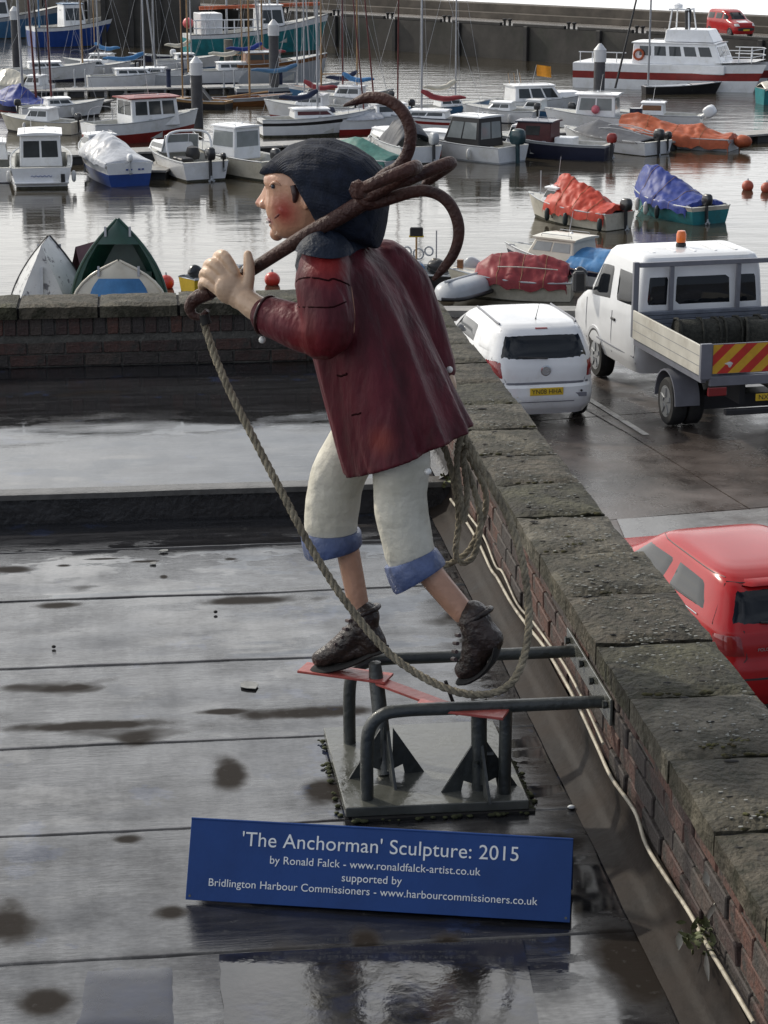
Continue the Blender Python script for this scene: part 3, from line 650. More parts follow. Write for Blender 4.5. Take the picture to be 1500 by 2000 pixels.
# hem thickness comes from the closed underside; sleeves
limb(cm, [SP(636, 512, .165), SP(632, 560, .225), SP(640, 628, .262), SP(630, 655, .262)], [.078, .085, .082, .078], 18)
limb(cm, [SP(645, 648, .262), SP(600, 644, .245), SP(550, 626, .222), SP(526, 618, .212)], [.074, .074, .066, .062], 18)
limb(cm, [SP(752, 518, -.15), SP(790, 560, -.19), SP(820, 625, -.205), SP(846, 690, -.205), SP(860, 722, -.205)], [.085, .085, .075, .062, .054], 18)
for q in range(5):      # creases on the upper arm
    y = 545+q*9
CS = [(SP(645, 540, .30), .05), (SP(640, 585, .33), .05)]
def crease(co):
    rg = 1-abs(fbm(co.x*7+3, co.y*7, co.z*2.4, 3))*2.2
    n = .0045*fbm(co.x*9, co.y*9, co.z*3.2, 3)+.0025*fbm(co.x*26, co.y*26, co.z*7, 2)-.007*max(0, rg-.55)
    q = co-SO; side = q.dot(SN); 
    back = -q.dot(SF)      # streaky gathers down the back of the coat
    if back > -.02: n += (.010-.020*abs(sin(26*(side*1.1+.10*(co.z-9))+2.2*fbm(co.x*3, co.y*3, co.z*2))))*min(1, (back+.02)*9)
    d = (co-Vector((0, 0, 0)))
    return co+Vector((SN.x, SN.y, 0))*n*.8+Vector((SF.x, SF.y, 0))*(-n*.6)
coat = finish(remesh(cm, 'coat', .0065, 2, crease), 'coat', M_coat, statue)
def on_coat(pts, r, name):
    q = []
    for p_ in cat(pts, 6):
        ok, loc, nr_, fi = coat.closest_point_on_mesh(p_-off); q.append(loc-nr_*r*.45 if ok else p_-off)
    return MB().tube(q, [r*.4]+[r]*(len(q)-2)+[r*.4], 6).build(name, PM('dark_seam_paint', (.020, .004, .005), .8, .1, 5, spec=.05), coat, smooth=80)  # seams and buttonholes picked out in darker paint
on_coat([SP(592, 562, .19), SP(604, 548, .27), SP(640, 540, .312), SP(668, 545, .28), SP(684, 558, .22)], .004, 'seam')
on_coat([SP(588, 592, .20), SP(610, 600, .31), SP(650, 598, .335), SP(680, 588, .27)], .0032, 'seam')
for x, y in ((652, 739), (684, 813)): on_coat([SP(x-8, y+2, .22), SP(x, y, .25), SP(x+10, y-3, .25)], .004, 'buttonhole')
# cuff opening (dark rim) of the near sleeve, white studs
cdir = (SP(526, 618, .212)-SP(550, 626, .222)).normalized(); cc = SP(520, 616, .210)
ra = cdir.orthogonal().normalized(); rb = cdir.cross(ra)
o = MB().tube([cc+ra*.0605*cos(2*pi*k/28)+rb*.0605*sin(2*pi*k/28) for k in range(28)], .0045, 8, closed=True).build('cuff_edge', M_hair, coat, smooth=80); o.location = -off
M_stud = PM('pearl_stud', (.75, .74, .70), .25, .05)
for q in (SP(512, 664, .22), SP(878, 722, -.17), SP(836, 921, .16)):
    o = MB().ball(q, .011, 10, 8).build('stud', M_stud, coat, smooth=80); o.location = -off
o = MB().ball(SP(512, 664, .22), .006, 8, 6).build('stud_pin', M_navy, coat); o.location = -off
# --- sailor collar over the shoulders
m = MB(); sec = []
nv = 48
for j in range(nv+1):
    a = 2*pi*j/nv
    c = SP(652, 474); e1 = (SP(604, 486)-SP(706, 466)).normalized(); up = SN.cross(e1); up = up if up.z > 0 else -up
    def rp_(r1, r2, h): return c+e1*r1*cos(a)+SN*r2*sin(a)+up*h
    w = 1+.5*max(0, sin(a))*.3
    sec.append([rp_(.070, .070, .030), rp_(.086, .092, .040), rp_(.100, .13, .026), rp_(.105, .175, -.004*w), rp_(.104, .212*w, -.034), rp_(.099, .215*w, -.060), rp_(.090, .20, -.05), rp_(.080, .12, -.02)])
m.loft(sec, False, False)
o = m.build('collar', M_navy, statue, smooth=60, world=True)
# the navy shoulder piece under the shank
rings = []; c0 = SP(634, 512, .178)
for i in range(9):
    t = .04+i/8*1.18
    rings.append([c0+SN*.098*sin(t)*sin(2*pi*j/32)*1.02+SF*.094*sin(t)*cos(2*pi*j/32)+Vector((0, 0, .092*cos(t)+.006*sin(2*pi*j/32*2))) for j in range(32)])
rings.append([q_.lerp(c0, .12) for q_ in rings[-1]])
MB().loft(rings).build('shoulder_piece', M_navy, statue, smooth=60, world=True)
# --- hat
HAT = [((513, 341), (620, 438), .104), ((520, 325), (626, 444), .116), ((540, 304), (638, 452), .128), ((566, 284), (650, 458), .138), ((600, 269), (664, 466), .145), ((640, 269), (682, 474), .145), ((680, 282), (702, 480), .136), ((718, 303), (718, 484), .118), ((742, 330), (728, 486), .098), ((751, 368), (735, 486), .074), ((751, 408), (738, 484), .050), ((747, 440), (740, 478), .025)]
HA = []
for i in range(len(HAT)-1):
    for q in range(6):
        t = q/6; HA.append(tuple(tuple(lerp(a, b, t) for a, b in zip(HAT[i][k], HAT[i+1][k])) for k in (0, 1))+(lerp(HAT[i][2], HAT[i+1][2], t),))
HLIFT = SP(618, 346)-SP(566, 390)
HA.append(HAT[-1]); nh = 460; rings = []
for i, (fa, ba, hw) in enumerate(HA):
    A = SP(*fa); K = SP(*ba); c = (A+K)/2; ax = (A-K)/2; u = i/(len(HA)-1); ring = []
    for j in range(nh):
        a = 2*pi*j/nh; rib = .0022*cos(a*92)*max(.12, 1-u*3.0)+.010*u*sin(a*4+2+5*u)*(1-u)*2-.006*exp(-((a-1.15-.7*u)/.13)**2)*min(1, u*4)+.008*exp(-((a-1.5-.5*u)/.16)**2)*min(1, u*3)+.007*fbm(cos(a)*2+9, sin(a)*2, u*3, 3)
        if i < 7: rib += .004*(1-i/7)
        k = 1+rib/.12
        lift = max(0, 1-i/22)*sin(a)**2
        ring.append(c+ax*cos(a)*k+SN*hw*sin(a)*k+HLIFT*lift)
    rings.append(ring)
inner = [[c0.lerp(sum(rings[0], Vector())/nh, .07) for c0 in rings[0]]]
inner2 = [[c0.lerp(sum(rings[3], Vector())/nh, .10) for c0 in rings[3]]]
hat = MB().loft(inner2+inner+rings, False, True).build('hat', PM('knitted_navy', (.010, .014, .026), .7, .35, 30, .3, 160, spec=.22), statue, smooth=70, world=True)
# --- trousers with rolled cuffs
tm = MB()
limb(tm, [SP(720, 830, -.085), SP(690, 872, -.09), SP(662, 925, -.09), SP(649, 985, -.09), SP(646, 1036, -.09)], [.085, .090, .090, .092, .086], 20)
limb(tm, [SP(780, 830, .06), SP(784, 900, .085), SP(782, 965, .09), SP(790, 1030, .09), SP(800, 1082, .09)], [.080, .092, .086, .084, .080], 20)
tm.ball(SP(752, 830), .12, 16, 10)
def tfold(co): return co+Vector((SN.x, SN.y, 0))*.006*fbm(co.x*6, co.y*6, co.z*7, 3)+Vector((SF.x, SF.y, 0))*.005*fbm(co.x*7+4, co.y*7, co.z*8, 3)
trs = finish(remesh(tm, 'trousers', .0075, 3, tfold), 'trousers', M_trs, statue)
def cuff(a0, a1, b0, b1, side, hw):
    """a0,a1: front/back ends of the top edge, b0,b1: of the bottom edge"""
    rings = []
    for t, k in ((0, .93), (.0, 1.02), (.12, 1.06), (.5, 1.09), (.88, 1.08), (1., 1.03), (1., .8)):
        A = SP(lerp(a0[0], b0[0], t), lerp(a0[1], b0[1], t), side); K = SP(lerp(a1[0], b1[0], t), lerp(a1[1], b1[1], t), side); c = (A+K)/2; ax = (A-K)/2
        rings.append([c+(ax*cos(2*pi*j/40)+SN*hw*sin(2*pi*j/40))*(k+.018*sin(2*pi*j/40*5+t)+.012*fbm(j*.3, t*3)) for j in range(40)])
    return MB().loft(rings).build('cuff', M_cuff, trs, smooth=50, world=False)
for args in (((594, 1033), (699, 1040), (604, 1086), (700, 1072), -.09, .092), ((756, 1103), (846, 1074), (778, 1156), (866, 1106), .09, .086)):
    o = cuff(*args); o.location = -off
# --- boots
def boot(ankle, heel, ball_, toe, top, side, rr, name='boot'):
    b = MB()
    limb(b, [SP(*top, side), SP(*ankle, side), SP(*heel, side)], [rr*.95, rr*.98, rr*.82], 16)
    limb(b, [SP(*ankle, side), SP(*ball_, side), SP(*toe, side)], [rr*.95, rr*.80, rr*.62], 16)
    limb(b, [SP(*heel, side), SP((heel[0]+toe[0])/2, (heel[1]+toe[1])/2+2, side), SP(*toe, side)], [rr*.66, rr*.62, rr*.60], 14)
    return finish(remesh(b, name, .0055, 3, lambda co: co+Vector((.0, 0, .003))*fbm(co.x*14, co.y*14, co.z*14, 3)+SF*.003*fbm(co.x*16, co.y*16, co.z*16, 2)), name, M_boot, statue)
b1 = boot((712, 1225), (733, 1258), (655, 1272), (626, 1286), (714, 1200), -.09, .050)
b2 = boot((935, 1232), (957, 1250), (925, 1290), (908, 1308), (925, 1205), .085, .056)
for bt, tops, sd, lac in ((b1, ((692, 1198), (738, 1186)), -.09, ((682, 1212), (676, 1228), (668, 1244), (655, 1258))), (b2, ((898, 1216), (958, 1190)), .085, ((896, 1240), (892, 1256), (890, 1272), (888, 1287)))):
    A = SP(*tops[0], sd); K = SP(*tops[1], sd); c = (A+K)/2; ax = (A-K)/2
    o = MB().tube([c+ax*cos(2*pi*k/24)+SN*.044*sin(2*pi*k/24) for k in range(24)], .009, 8, closed=True).build('boot_collar', M_boot, bt, smooth=80); o.location = -off
    for x, y in lac:
        o = MB().tube([SP(x, y, sd-.035), SP(x-5, y, sd), SP(x+2, y+1, sd+.04)], .0065, 6).build('lace', M_hair, bt, smooth=80); o.location = -off
# soles
for bt, pts, sd in ((b1, ((752, 1268), (728, 1276), (690, 1294), (650, 1304), (612, 1305)), -.09), (b2, ((972, 1258), (966, 1284), (948, 1308), (922, 1325), (896, 1328)), .085)):
    o = MB().tube(cat([SP(x, y, sd) for x, y in pts], 4), [.040]*4+[.042]*8+[.046]*4+[.036], 10, up=SN, flat=.24).build('sole', M_black, bt, smooth=60); o.location = -off

# ================================================================= anchor
M_rust = PM('rusty_iron', (.048, .018, .016), .5, .4, 12, .55, 70, col2=(.085, .034, .024), dirt=(.022, .012, .011), dscale=6, rvar=.12, spec=.3)
anchor = thing('grapnel_anchor', 'rusty brown iron grapnel anchor carried over the shoulder of the sculpture', 'anchor', SP(560, 480, .15))
def an(name, pts, r, sub=6, n=12):
    q = cat([SP(*p_) for p_ in pts], sub); m_ = len(q)
    rr = [interp([(i/(len(r)-1), v) for i, v in enumerate(r)], k/(m_-1))[0] for k in range(m_)] if isinstance(r, list) else r
    return MB().tube(q, rr, n).build(name, M_rust, anchor, smooth=70, world=True)
an('shank', [(402, 576, .125), (470, 540, .12), (540, 496, .14), (600, 458, .175), (660, 425, .16), (722, 387, .14)], [.021, .020, .021, .023, .025, .027])
an('eye', [(412, 570, .125), (392, 578, .125), (377, 588, .125), (371, 602, .125), (378, 616, .125), (394, 618, .125), (405, 606, .125)], [.024, .024, .022, .018, .014, .011, .008])
an('tine', [(712, 392, .14), (745, 348, .135), (778, 326, .13), (797, 296, .13), (802, 258, .13), (791, 226, .13), (770, 203, .13), (744, 192, .13), (718, 191, .13), (698, 197, .13), (671, 207, .13)], [.021, .020, .019, .019, .019, .019, .018, .018, .017, .012, .003], 5)
an('tine', [(718, 398, .14), (752, 390, .145), (782, 381, .15), (810, 374, .15), (834, 373, .15), (858, 381, .15), (877, 397, .15), (890, 420, .15), (896, 446, .15), (894, 472, .15), (884, 499, .15), (866, 524, .15), (846, 547, .15)], [.022, .020, .019, .018, .018, .018, .018, .018, .018, .017, .016, .014, .006], 4)
an('tine', [(712, 388, .15), (762, 360, .20), (800, 334, .27), (812, 326, .34), (795, 332, .41), (745, 352, .45), (705, 370, .46)], [.022, .021, .021, .021, .020, .019, .017])
an('tine', [(722, 388, .13), (780, 358, .09), (845, 330, .03), (880, 318, -.04), (868, 330, -.11), (838, 352, -.15), (828, 362, -.16)], [.023, .021, .020, .020, .018, .016, .010])
MB().ball(SP(700, 371, .465), .030, 7, 4, (1, .6, 1)).build('fluke', M_rust, anchor, smooth=30, world=True)
MB().ball(SP(722, 388, .14), .034, 14, 10, (1.4, 1, 1)).build('crown', M_rust, anchor, smooth=70, world=True)
# ================================================================= ropes
M_rope = PM('weathered_rope', (.25, .215, .15), .85, .35, 30, .5, 120, dirt=(.10, .085, .06), dscale=8)
def rope(name, label, pts, r, sub=14, pitch=.085, grp=None):
    q = cat(pts, sub); root = thing(name, label, 'rope', pts[0], group=grp)
    ln = [0]
    for i in range(1, len(q)): ln.append(ln[-1]+(q[i]-q[i-1]).length)
    # resample evenly
    step = pitch/7; m_ = int(ln[-1]/step); rs = []; k = 0
    for i in range(m_+1):
        s = i*ln[-1]/m_
        while k < len(ln)-2 and ln[k+1] < s: k += 1
        rs.append(q[k].lerp(q[k+1], (s-ln[k])/max(1e-6, ln[k+1]-ln[k])))
    fr = []; prev = None
    for i in range(len(rs)):
        t = (rs[min(i+1, m_)]-rs[max(i-1, 0)]).normalized()
        a = t.orthogonal() if prev is None else prev-t*prev.dot(t)
        prev = a.normalized(); fr.append((prev, t.cross(prev)))
    for st in range(3):
        pp = []
        for i in range(len(rs)):
            ph = 2*pi*(i*step/pitch+st/3); a, b = fr[i]; pp.append(rs[i]+(a*cos(ph)+b*sin(ph))*r*.52)
        MB().tube(pp, r*.56, 6).build('strand', M_rope, root, smooth=80, world=True)
    return root
RPT = [(398, 614, .125), (404, 650, .13), (440, 745, .16), (500, 865, .20), (560, 980, .22), (612, 1078, .23), (680, 1182, .23), (760, 1276, .23), (850, 1335, .23), (925, 1357, .21), (985, 1345, .16), (1018, 1300, .10), (1033, 1220, .03), (1025, 1120, -.03), (1000, 1030, -.06), (962, 950, -.07), (925, 885, -.08), (905, 848, -.08)]
rope('hauling_rope', 'long twisted rope looping from the anchor ring down past the boots of the sculpture', [SP(*q) for q in RPT], .0128, pitch=.075)
rope('coiled_rope', 'coil of twisted rope hanging below the back hem of the maroon coat', [SP(*q) for q in ((868, 872, -.10), (884, 930, -.11), (896, 1010, -.12), (890, 1078, -.12), (903, 1100, -.12), (928, 1080, -.13), (938, 1010, -.15), (918, 930, -.15), (893, 868, -.13), (915, 890, -.17), (950, 975, -.20), (922, 1065, -.19), (888, 1096, -.16), (866, 1104, -.15))], .0105)
rope('rope_lashing', 'short twisted rope strands tied under the back of the maroon coat hem', [SP(*q) for q in ((900, 850, -.05), (892, 900, -.08), (898, 960, -.09), (905, 1020, -.10), (912, 960, -.12), (905, 890, -.12), (920, 862, -.12))], .0105)
MB().tube(cat([SP(*q) for q in ((398, 614, .125), (400, 622, .125), (404, 634, .128))], 3), .017, 10).build('whipping', M_black, bpy.data.objects['hauling_rope'], smooth=70, world=True)

# ================================================================= steel stand
M_steel = PM('grey_green_steel', (.040, .044, .041), .40, .25, 10, .25, 50, metal=.0, coat=.15, rvar=.1)
M_plate = PM('wet_steel_plate', (.085, .088, .075), .20, .25, 5, .15, 30, rvar=.12, col2=(.12, .123, .11))
M_redplate = PM('red_oxide_plate', (.36, .075, .060), .38, .2, 10, .2, 40)
stand = thing('steel_stand', 'grey steel tube stand on a base plate under the sculpture, bolted to the parapet', 'stand', B(.87, 6.3, R0))
pz = R0+.045
pl = MB(); pl.hexa([B(.578, 5.972, R0+.012), B(1.172, 5.965, R0+.012), B(1.170, 6.645, R0+.012), B(.568, 6.65, R0+.012), B(.578, 5.972, pz), B(1.172, 5.965, pz), B(1.170, 6.645, pz), B(.568, 6.65, pz)])
pl.build('base_plate', M_plate, stand, bevel=.003, world=True)
MB().box((.60, 5.955, R0+.001), (1.19, 6.67, R0+.011), BM4).build('packing_sheet', M_black, stand, world=True)
rzz = R0+.345
def rail(leg, x_end_pix, end_pix):
    f = P(*leg, pz); endt = f.dot(D); l0 = f.dot(U)
    pts = [B(l0, endt, pz-.005), B(l0, endt, rzz-.12), B(l0+.012, endt, rzz-.05), B(l0+.05, endt, rzz-.012), B(l0+.12, endt, rzz), B(l0+.3, endt, rzz), B(WR_L-.012, endt, rzz)]
    return cat(pts, 6)
for leg in ((683, 1450), (717, 1560)):
    MB().tube(rail(leg, 0, 0), .0215, 14).build('rail', M_steel, stand, smooth=60, world=True)
pA_, pB_ = P(755, 1513, pz), P(936, 1540, pz)
fz = SP(680, 1310, -.09).z-.012
topA = Vector((SP(735, 1300, -.075).x, SP(735, 1300, -.075).y, fz)); topB = Vector((pB_.x-.005, pB_.y, fz))
MB().tube([pA_, pA_.lerp(topA, .5), topA, topA+Vector((-.005, 0, .06))], [.028, .026, .025, .02], 14).build('post', M_steel, stand, smooth=60, world=True)
MB().tube([pB_, topB, topB+Vector((.0, 0, .03))], .026, 14).build('post', M_steel, stand, smooth=60, world=True)
q4 = P(985, 1548, pz); MB().tube([q4, Vector((q4.x, q4.y, rzz))], .021, 12).build('leg', M_steel, stand, smooth=60, world=True)
for c in (pA_, pB_):
    for ang in (0, pi/2, pi, -pi/2):
        Mx = T(c.x, c.y, pz) @ RZ(ang+TH*1.+.12)
        MB().prism([(.020, .02), (.125, 0), (.085, 0), (.058, 0), (.052, .03), (.022, .115), (.02, .15)][0:1]+[(.055, .035), (.062, 0), (.128, 0), (.022, .165)], .009, Mx @ Matrix.Rotation(pi/2, 4, 'X') @ T(0, 0, -.0045)).build('gusset', M_steel, stand, world=True)
for c, zz_ in ((pB_, .12), (pB_, .10)):
    MB().lathe([(.009, -.045), (.009, .045)], 6, T(c.x, c.y, pz+zz_) @ RZ(.1 if zz_ > .11 else 1.2), 'x').build('bolt', M_steel, stand, world=True)
def plate_between(a, b, w, name):
    a, b = Vector(a), Vector(b); dd = (b-a); dd.z = 0; n_ = Vector((-dd.y, dd.x, 0)).normalized()*w; hz_ = Vector((0, 0, .009))
    return MB().hexa([a-n_, b-n_, b+n_, a+n_, a-n_+hz_, b-n_+hz_, b+n_+hz_, a+n_+hz_]).build(name, M_redplate, stand, bevel=.0015, world=True)
e1, e2 = SP(590, 1306, -.085), SP(760, 1302, -.085); e1.z = e2.z = fz; plate_between(e1, e2, .045, 'foot_plate')
e3 = SP(905, 1326, .09); e3.z = fz-.0105; e2b = SP(742, 1302, -.075); e2b.z = fz-.0105; plate_between(e2b, e3, .028, 'link_plate')
e4, e5 = SP(815, 1338, .095), SP(990, 1330, .085); e4.z = e5.z = fz; plate_between(e4, e5, .042, 'foot_plate')
def WP(x, y, l):
    a = (x-750)/4000.; b = -(y-1000)/4000.; r = Vector((a, _c+b*_s, -_s+b*_c)); t = l/r.dot(U); return r*t+Vector((0, 0, CAMZ))
b0 = WP(1085, 1222, WR_L-.01); b1_ = WP(1205, 1452, WR_L-.01); t0_, t1_ = b0.dot(D), b1_.dot(D)
rt = [P(683, 1450, pz).dot(D), P(717, 1560, pz).dot(D)]
MB().box((WR_L-.016, min(rt)-.10, rzz-.045), (WR_L-.007, max(rt)+.12, rzz+.045), BM4).build('wall_bracket', M_plate, stand, bevel=.002, world=True)
for tt in (min(rt)-.06, min(rt)+.15, min(rt)+.31, max(rt)+.07):
    MB().lathe([(.014, -.012), (.014, 0), (.010, .004)], 6, BM4 @ T(WR_L-.02, tt, rzz+.015), 'x').build('bolt', M_steel, stand, world=True)
MB().tube(cat([P(870, 1330, Y=6.2), P(885, 1372, Y=6.2), P(893, 1385, Y=6.2)], 4), .006, 6).build('wire_tie', M_black, stand, world=True)

# ================================================================= sign
M_blue = PM('blue_sign_panel', (.012, .048, .185), .5, .10, 5, .05, 80, spec=.25)
M_white = PM('white_sign_lettering', (.72, .74, .74), .4, .03)
s0, s1 = P(362, 1757, R0+.012), P(1113, 1802, R0+.012)
ex = (s1-s0); ex.z = 0; SL = ex.length; ex.normalize(); ey = Vector((-ex.y, ex.x, 0))     # ey points away
# lean found from the photographed top edge
best = None
for k in range(20, 85):
    a = radians(k)
    for h in [x*.004 for x in range(45, 90)]:
        q = s0+ey*h*cos(a)+Vector((0, 0, h*sin(a))); zc = q.y*_c-(q.z-CAMZ)*_s; e = abs(1000-4000*(q.y*_s+(q.z-CAMZ)*_c)/zc-1598)
        if abs(k-62) < .5 and (best is None or e < best[0]): best = (e, a, h)
SA, SH = best[1], best[2]
sign = thing('information_sign', 'blue folded information sign with white lettering standing on the wet roof', 'sign', s0)
SM = Matrix(((ex.x, ey.x*cos(SA), -ey.x*sin(SA), 0), (ex.y, ey.y*cos(SA), -ey.y*sin(SA), 0), (0, sin(SA), cos(SA), 0), (0, 0, 0, 1)))   # x along, y up the panel, z out of its face towards the viewer... 
fz_ = Vector((SM[0][2], SM[1][2], SM[2][2]))
MB().box((0, 0, -.004), (SL, SH, 0), SM).build('front_panel', M_blue, sign, bevel=.001)
topc = ey*SH*cos(SA)+Vector((0, 0, SH*sin(SA)))
bk = ey*(2*SH*cos(SA)*.93)
MB().hexa([topc+Vector((0, 0, -.003)), topc+ex*SL+Vector((0, 0, -.003)), bk+ex*SL, bk, topc+ey*.004, topc+ex*SL+ey*.004, bk+ex*SL+ey*.004, bk+ey*.004]).build('back_panel', M_blue, sign)
MB().tube([topc-fz_*.002, topc+ex*SL-fz_*.002], .004, 8).build('folded_ridge', M_blue, sign, smooth=60)
MB().box((SL-.004, .05, -.30), (SL+.10, .09, -.285), SM @ T(0, 0, 0)).build('foot_bracket', M_black, sign)
def text(body_, size, cx, cy):
    cu = bpy.data.curves.new('lettering', 'FONT'); cu.body = body_; cu.size = size; cu.align_x = 'CENTER'; cu.extrude = .0006; cu.space_character = 1.02
    o = bpy.data.objects.new('lettering', cu); COL.objects.link(o); dg = bpy.context.evaluated_depsgraph_get(); dg.update()
    me = bpy.data.meshes.new_from_object(o.evaluated_get(dg)); bpy.data.objects.remove(o)
    xs = [v.co.x for v in me.vertices]; w = max(xs)-min(xs); mid = (max(xs)+min(xs))/2
    for v in me.vertices: v.co = SM @ Vector((v.co.x-mid+cx, v.co.y+cy, v.co.z+.0012))
    me.materials.clear(); return link('lettering', me, M_white, sign), w
def text_fit(body_, width, cx, cy):
    cu = bpy.data.curves.new('q', 'FONT'); cu.body = body_; cu.size = 1; o = bpy.data.objects.new('q', cu); COL.objects.link(o); bpy.context.view_layer.update(); w = o.dimensions.x; bpy.data.objects.remove(o)
    return text(body_, width/w*.985, cx, cy)
# x positions measured along the panel: photograph x 362..1113 at its foot
fx = lambda x: (x-372)/745.*SL
text_fit("'The Anchorman' Sculpture: 2015", (1012-478)/745*SL, fx(745), SH*.70)
text_fit("by Ronald Falck - www.ronaldfalck-artist.co.uk", (941-535)/745*SL, fx(738), SH*.50)
text_fit("supported by", (792-676)/745*SL, fx(734), SH*.335)
text_fit("Bridlington Harbour Commissioners - www.harbourcommissioners.co.uk", (1052-418)/745*SL, fx(735), SH*.185)
for x_, y_ in ((.012, .012), (SL-.012, .012)):
    MB().lathe([(.004, 0), (.004, .002)], 8, SM @ T(x_, y_, 0)).build('screw', M_plate, sign)

# ================================================================= cable along the wall, weeds, leaves, moss round the plate
CP = [(880, 975), (905, 1010), (935, 1060), (958, 1110), (972, 1130), (1000, 1180), (1030, 1222), (1062, 1262), (1092, 1310), (1130, 1380), (1168, 1462), (1195, 1520), (1240, 1585), (1262, 1650), (1300, 1712), (1345, 1780), (1378, 1840), (1420, 1910), (1472, 1998)]
M_cable = PM('cream_cable', (.42, .38, .30), .5, .25, 8, dirt=(.12, .10, .08), dscale=10)
cbl = MB().tube(cat([WP(x, y, WR_L-.022) for x, y in CP], 5), .0065, 8).build('cable', M_cable, None, smooth=80); tag(cbl, 'thin cream cable drooping along the foot of the right brick parapet', 'cable')
cb2 = MB().tube(cat([WP(x+10, y-6+6*sin(x), WR_L-.016) for x, y in CP[:11]], 5), .005, 8).build('cable', M_cable, None, smooth=80); tag(cb2, 'second cable clipped higher on the brick parapet behind the hanging rope', 'cable')
M_weed = PM('weed_leaf', (.10, .12, .05), .7, .35, 12, col2=(.16, .17, .08)); M_dryleaf = PM('dry_leaf', (.42, .40, .34), .6, .2, 12)
weed = thing('wall_weed', 'small grey-green weed sprouting beside the cable at the foot of the parapet', 'weed', WP(1368, 1825, WR_L-.03))
def leaf(c, dirv, ln, wd, mat, parent, name='leaf'):
    dirv = Vector(dirv).normalized(); sd = dirv.cross(Vector((.3, -.8, .5))).normalized(); up = sd.cross(dirv); pts = []
    prof = [(0, .12), (.2, .7), (.45, 1), (.7, .8), (.9, .35), (1, .03)]
    L_, R_ = [], []
    for a, w in prof:
        q = Vector(c)+dirv*ln*a+up*ln*.25*a*a
        L_.append(q+sd*wd*w+up*wd*.3); R_.append(q-sd*wd*w+up*wd*.3)
    mid = [Vector(c)+dirv*ln*a+up*ln*.25*a*a for a, w in prof]
    n = len(prof); vs = L_+mid+R_; fs = [(i, i+1, n+i+1, n+i) for i in range(n-1)]+[(n+i, n+i+1, 2*n+i+1, 2*n+i) for i in range(n-1)]
    return MB().add(vs, fs).build(name, mat, parent, smooth=80, world=True)
rd = random.Random(4); wb = Vector(weed.location)
for k in range(46):
    a = rd.uniform(0, 2*pi); q = wb+Vector((rd.uniform(-.035, .03), rd.uniform(-.07, .05), rd.uniform(-.03, .03)))
    leaf(q, (cos(a)-.6, sin(a)-.3, rd.uniform(.1, 1.3)), rd.uniform(.02, .05), rd.uniform(.004, .009), M_weed, weed)
for (x, y), dv, ln, wd in (((1330, 1815), (-.2, -.3, -.7), .055, .012), ((1382, 1795), (.1, -.1, .8), .06, .010), ((1378, 1860), (0, -.2, -.9), .07, .008), ((1375, 1700), (.1, -.1, -.7), .04, .011)):
    leaf(WP(x, y, WR_L-.06), dv, ln, wd, M_dryleaf, weed)
w2 = thing('wall_weed', 'tuft of yellow-green weed at the parapet foot behind the hanging rope', 'weed', WP(878, 935, WR_L-.03))
for k in range(26):
    a = rd.uniform(0, 2*pi); leaf(Vector(w2.location)+Vector((rd.uniform(-.03, .03), rd.uniform(-.06, .06), rd.uniform(-.03, .02))), (cos(a), sin(a), rd.uniform(0, 1)), rd.uniform(.02, .05), .007, M_weed, w2)
m = MB(); rd = random.Random(9)
for k in range(150):
    e = rd.random(); sd = rd.choice((0, 0, 1, 2, 3))
    l, t = {0: (1.175+abs(rd.gauss(0, .012)), 5.96+e*.4), 1: (.58+e*.6, 5.957-abs(rd.gauss(0, .008))), 2: (.565-abs(rd.gauss(0, .008)), 5.98+e*.65), 3: (.75+e*.42, 6.66+abs(rd.gauss(0, .01)))}[sd]
    m.ball(B(l, t, R0+.008), rd.uniform(.004, .012), 6, 4, (1.2, 1, .6))
mo = m.build('moss', PM('dark_moss', (.045, .05, .02), .95, .4, 40, .5, 90), None, smooth=80); tag(mo, 'dark moss grown round the edges of the steel base plate', 'moss', kind='stuff')
# leaves and scraps on the felt
lf = P(975, 1456, R0+.02); o = MB().ball(lf, .014, 8, 5, (1, .7, .6)).build('pebble', M_dryleaf, None, smooth=80); tag(o, 'pale pebble lying on the roof beside the steel base plate', 'pebble')
o = MB().ball(P(1116, 1576, R0+.012), .011, 8, 5, (1.2, .7, .6)).build('shell', M_white, None, smooth=80); tag(o, 'white shell fragment on the roof right of the base plate', 'shell')
for x, y, lab in ((421, 1195, 'tiny dark stone on the wet felt left of the front boot'), (105, 1263, 'tiny dark stone on the wet felt near the left edge')):
    o = MB().ball(P(x, y, R0+.010), .009, 8, 5, (1, .8, .7)).build('stone', M_black, None, smooth=80); tag(o, lab, 'stone')
# curled flaps of felt lifted at the lap below the step
def flap(pts, w, h, label):
    m = MB(); q = cat([P(x, y, R0+.012) for x, y in pts], 5); n = len(q); rings = []
    for i, c in enumerate(q):
        f = sin(pi*i/(n-1)); rings.append([c-D*w*.2+Vector((0, 0, .002)), c+Vector((0, 0, h*f)), c+D*w*f*.6+Vector((0, 0, h*1.4*f+.002)), c+D*w*f+Vector((0, 0, .003))])
    m.loft(rings, True, True); o = m.build('felt_flap', M_felt_dark, roof, smooth=60); return o

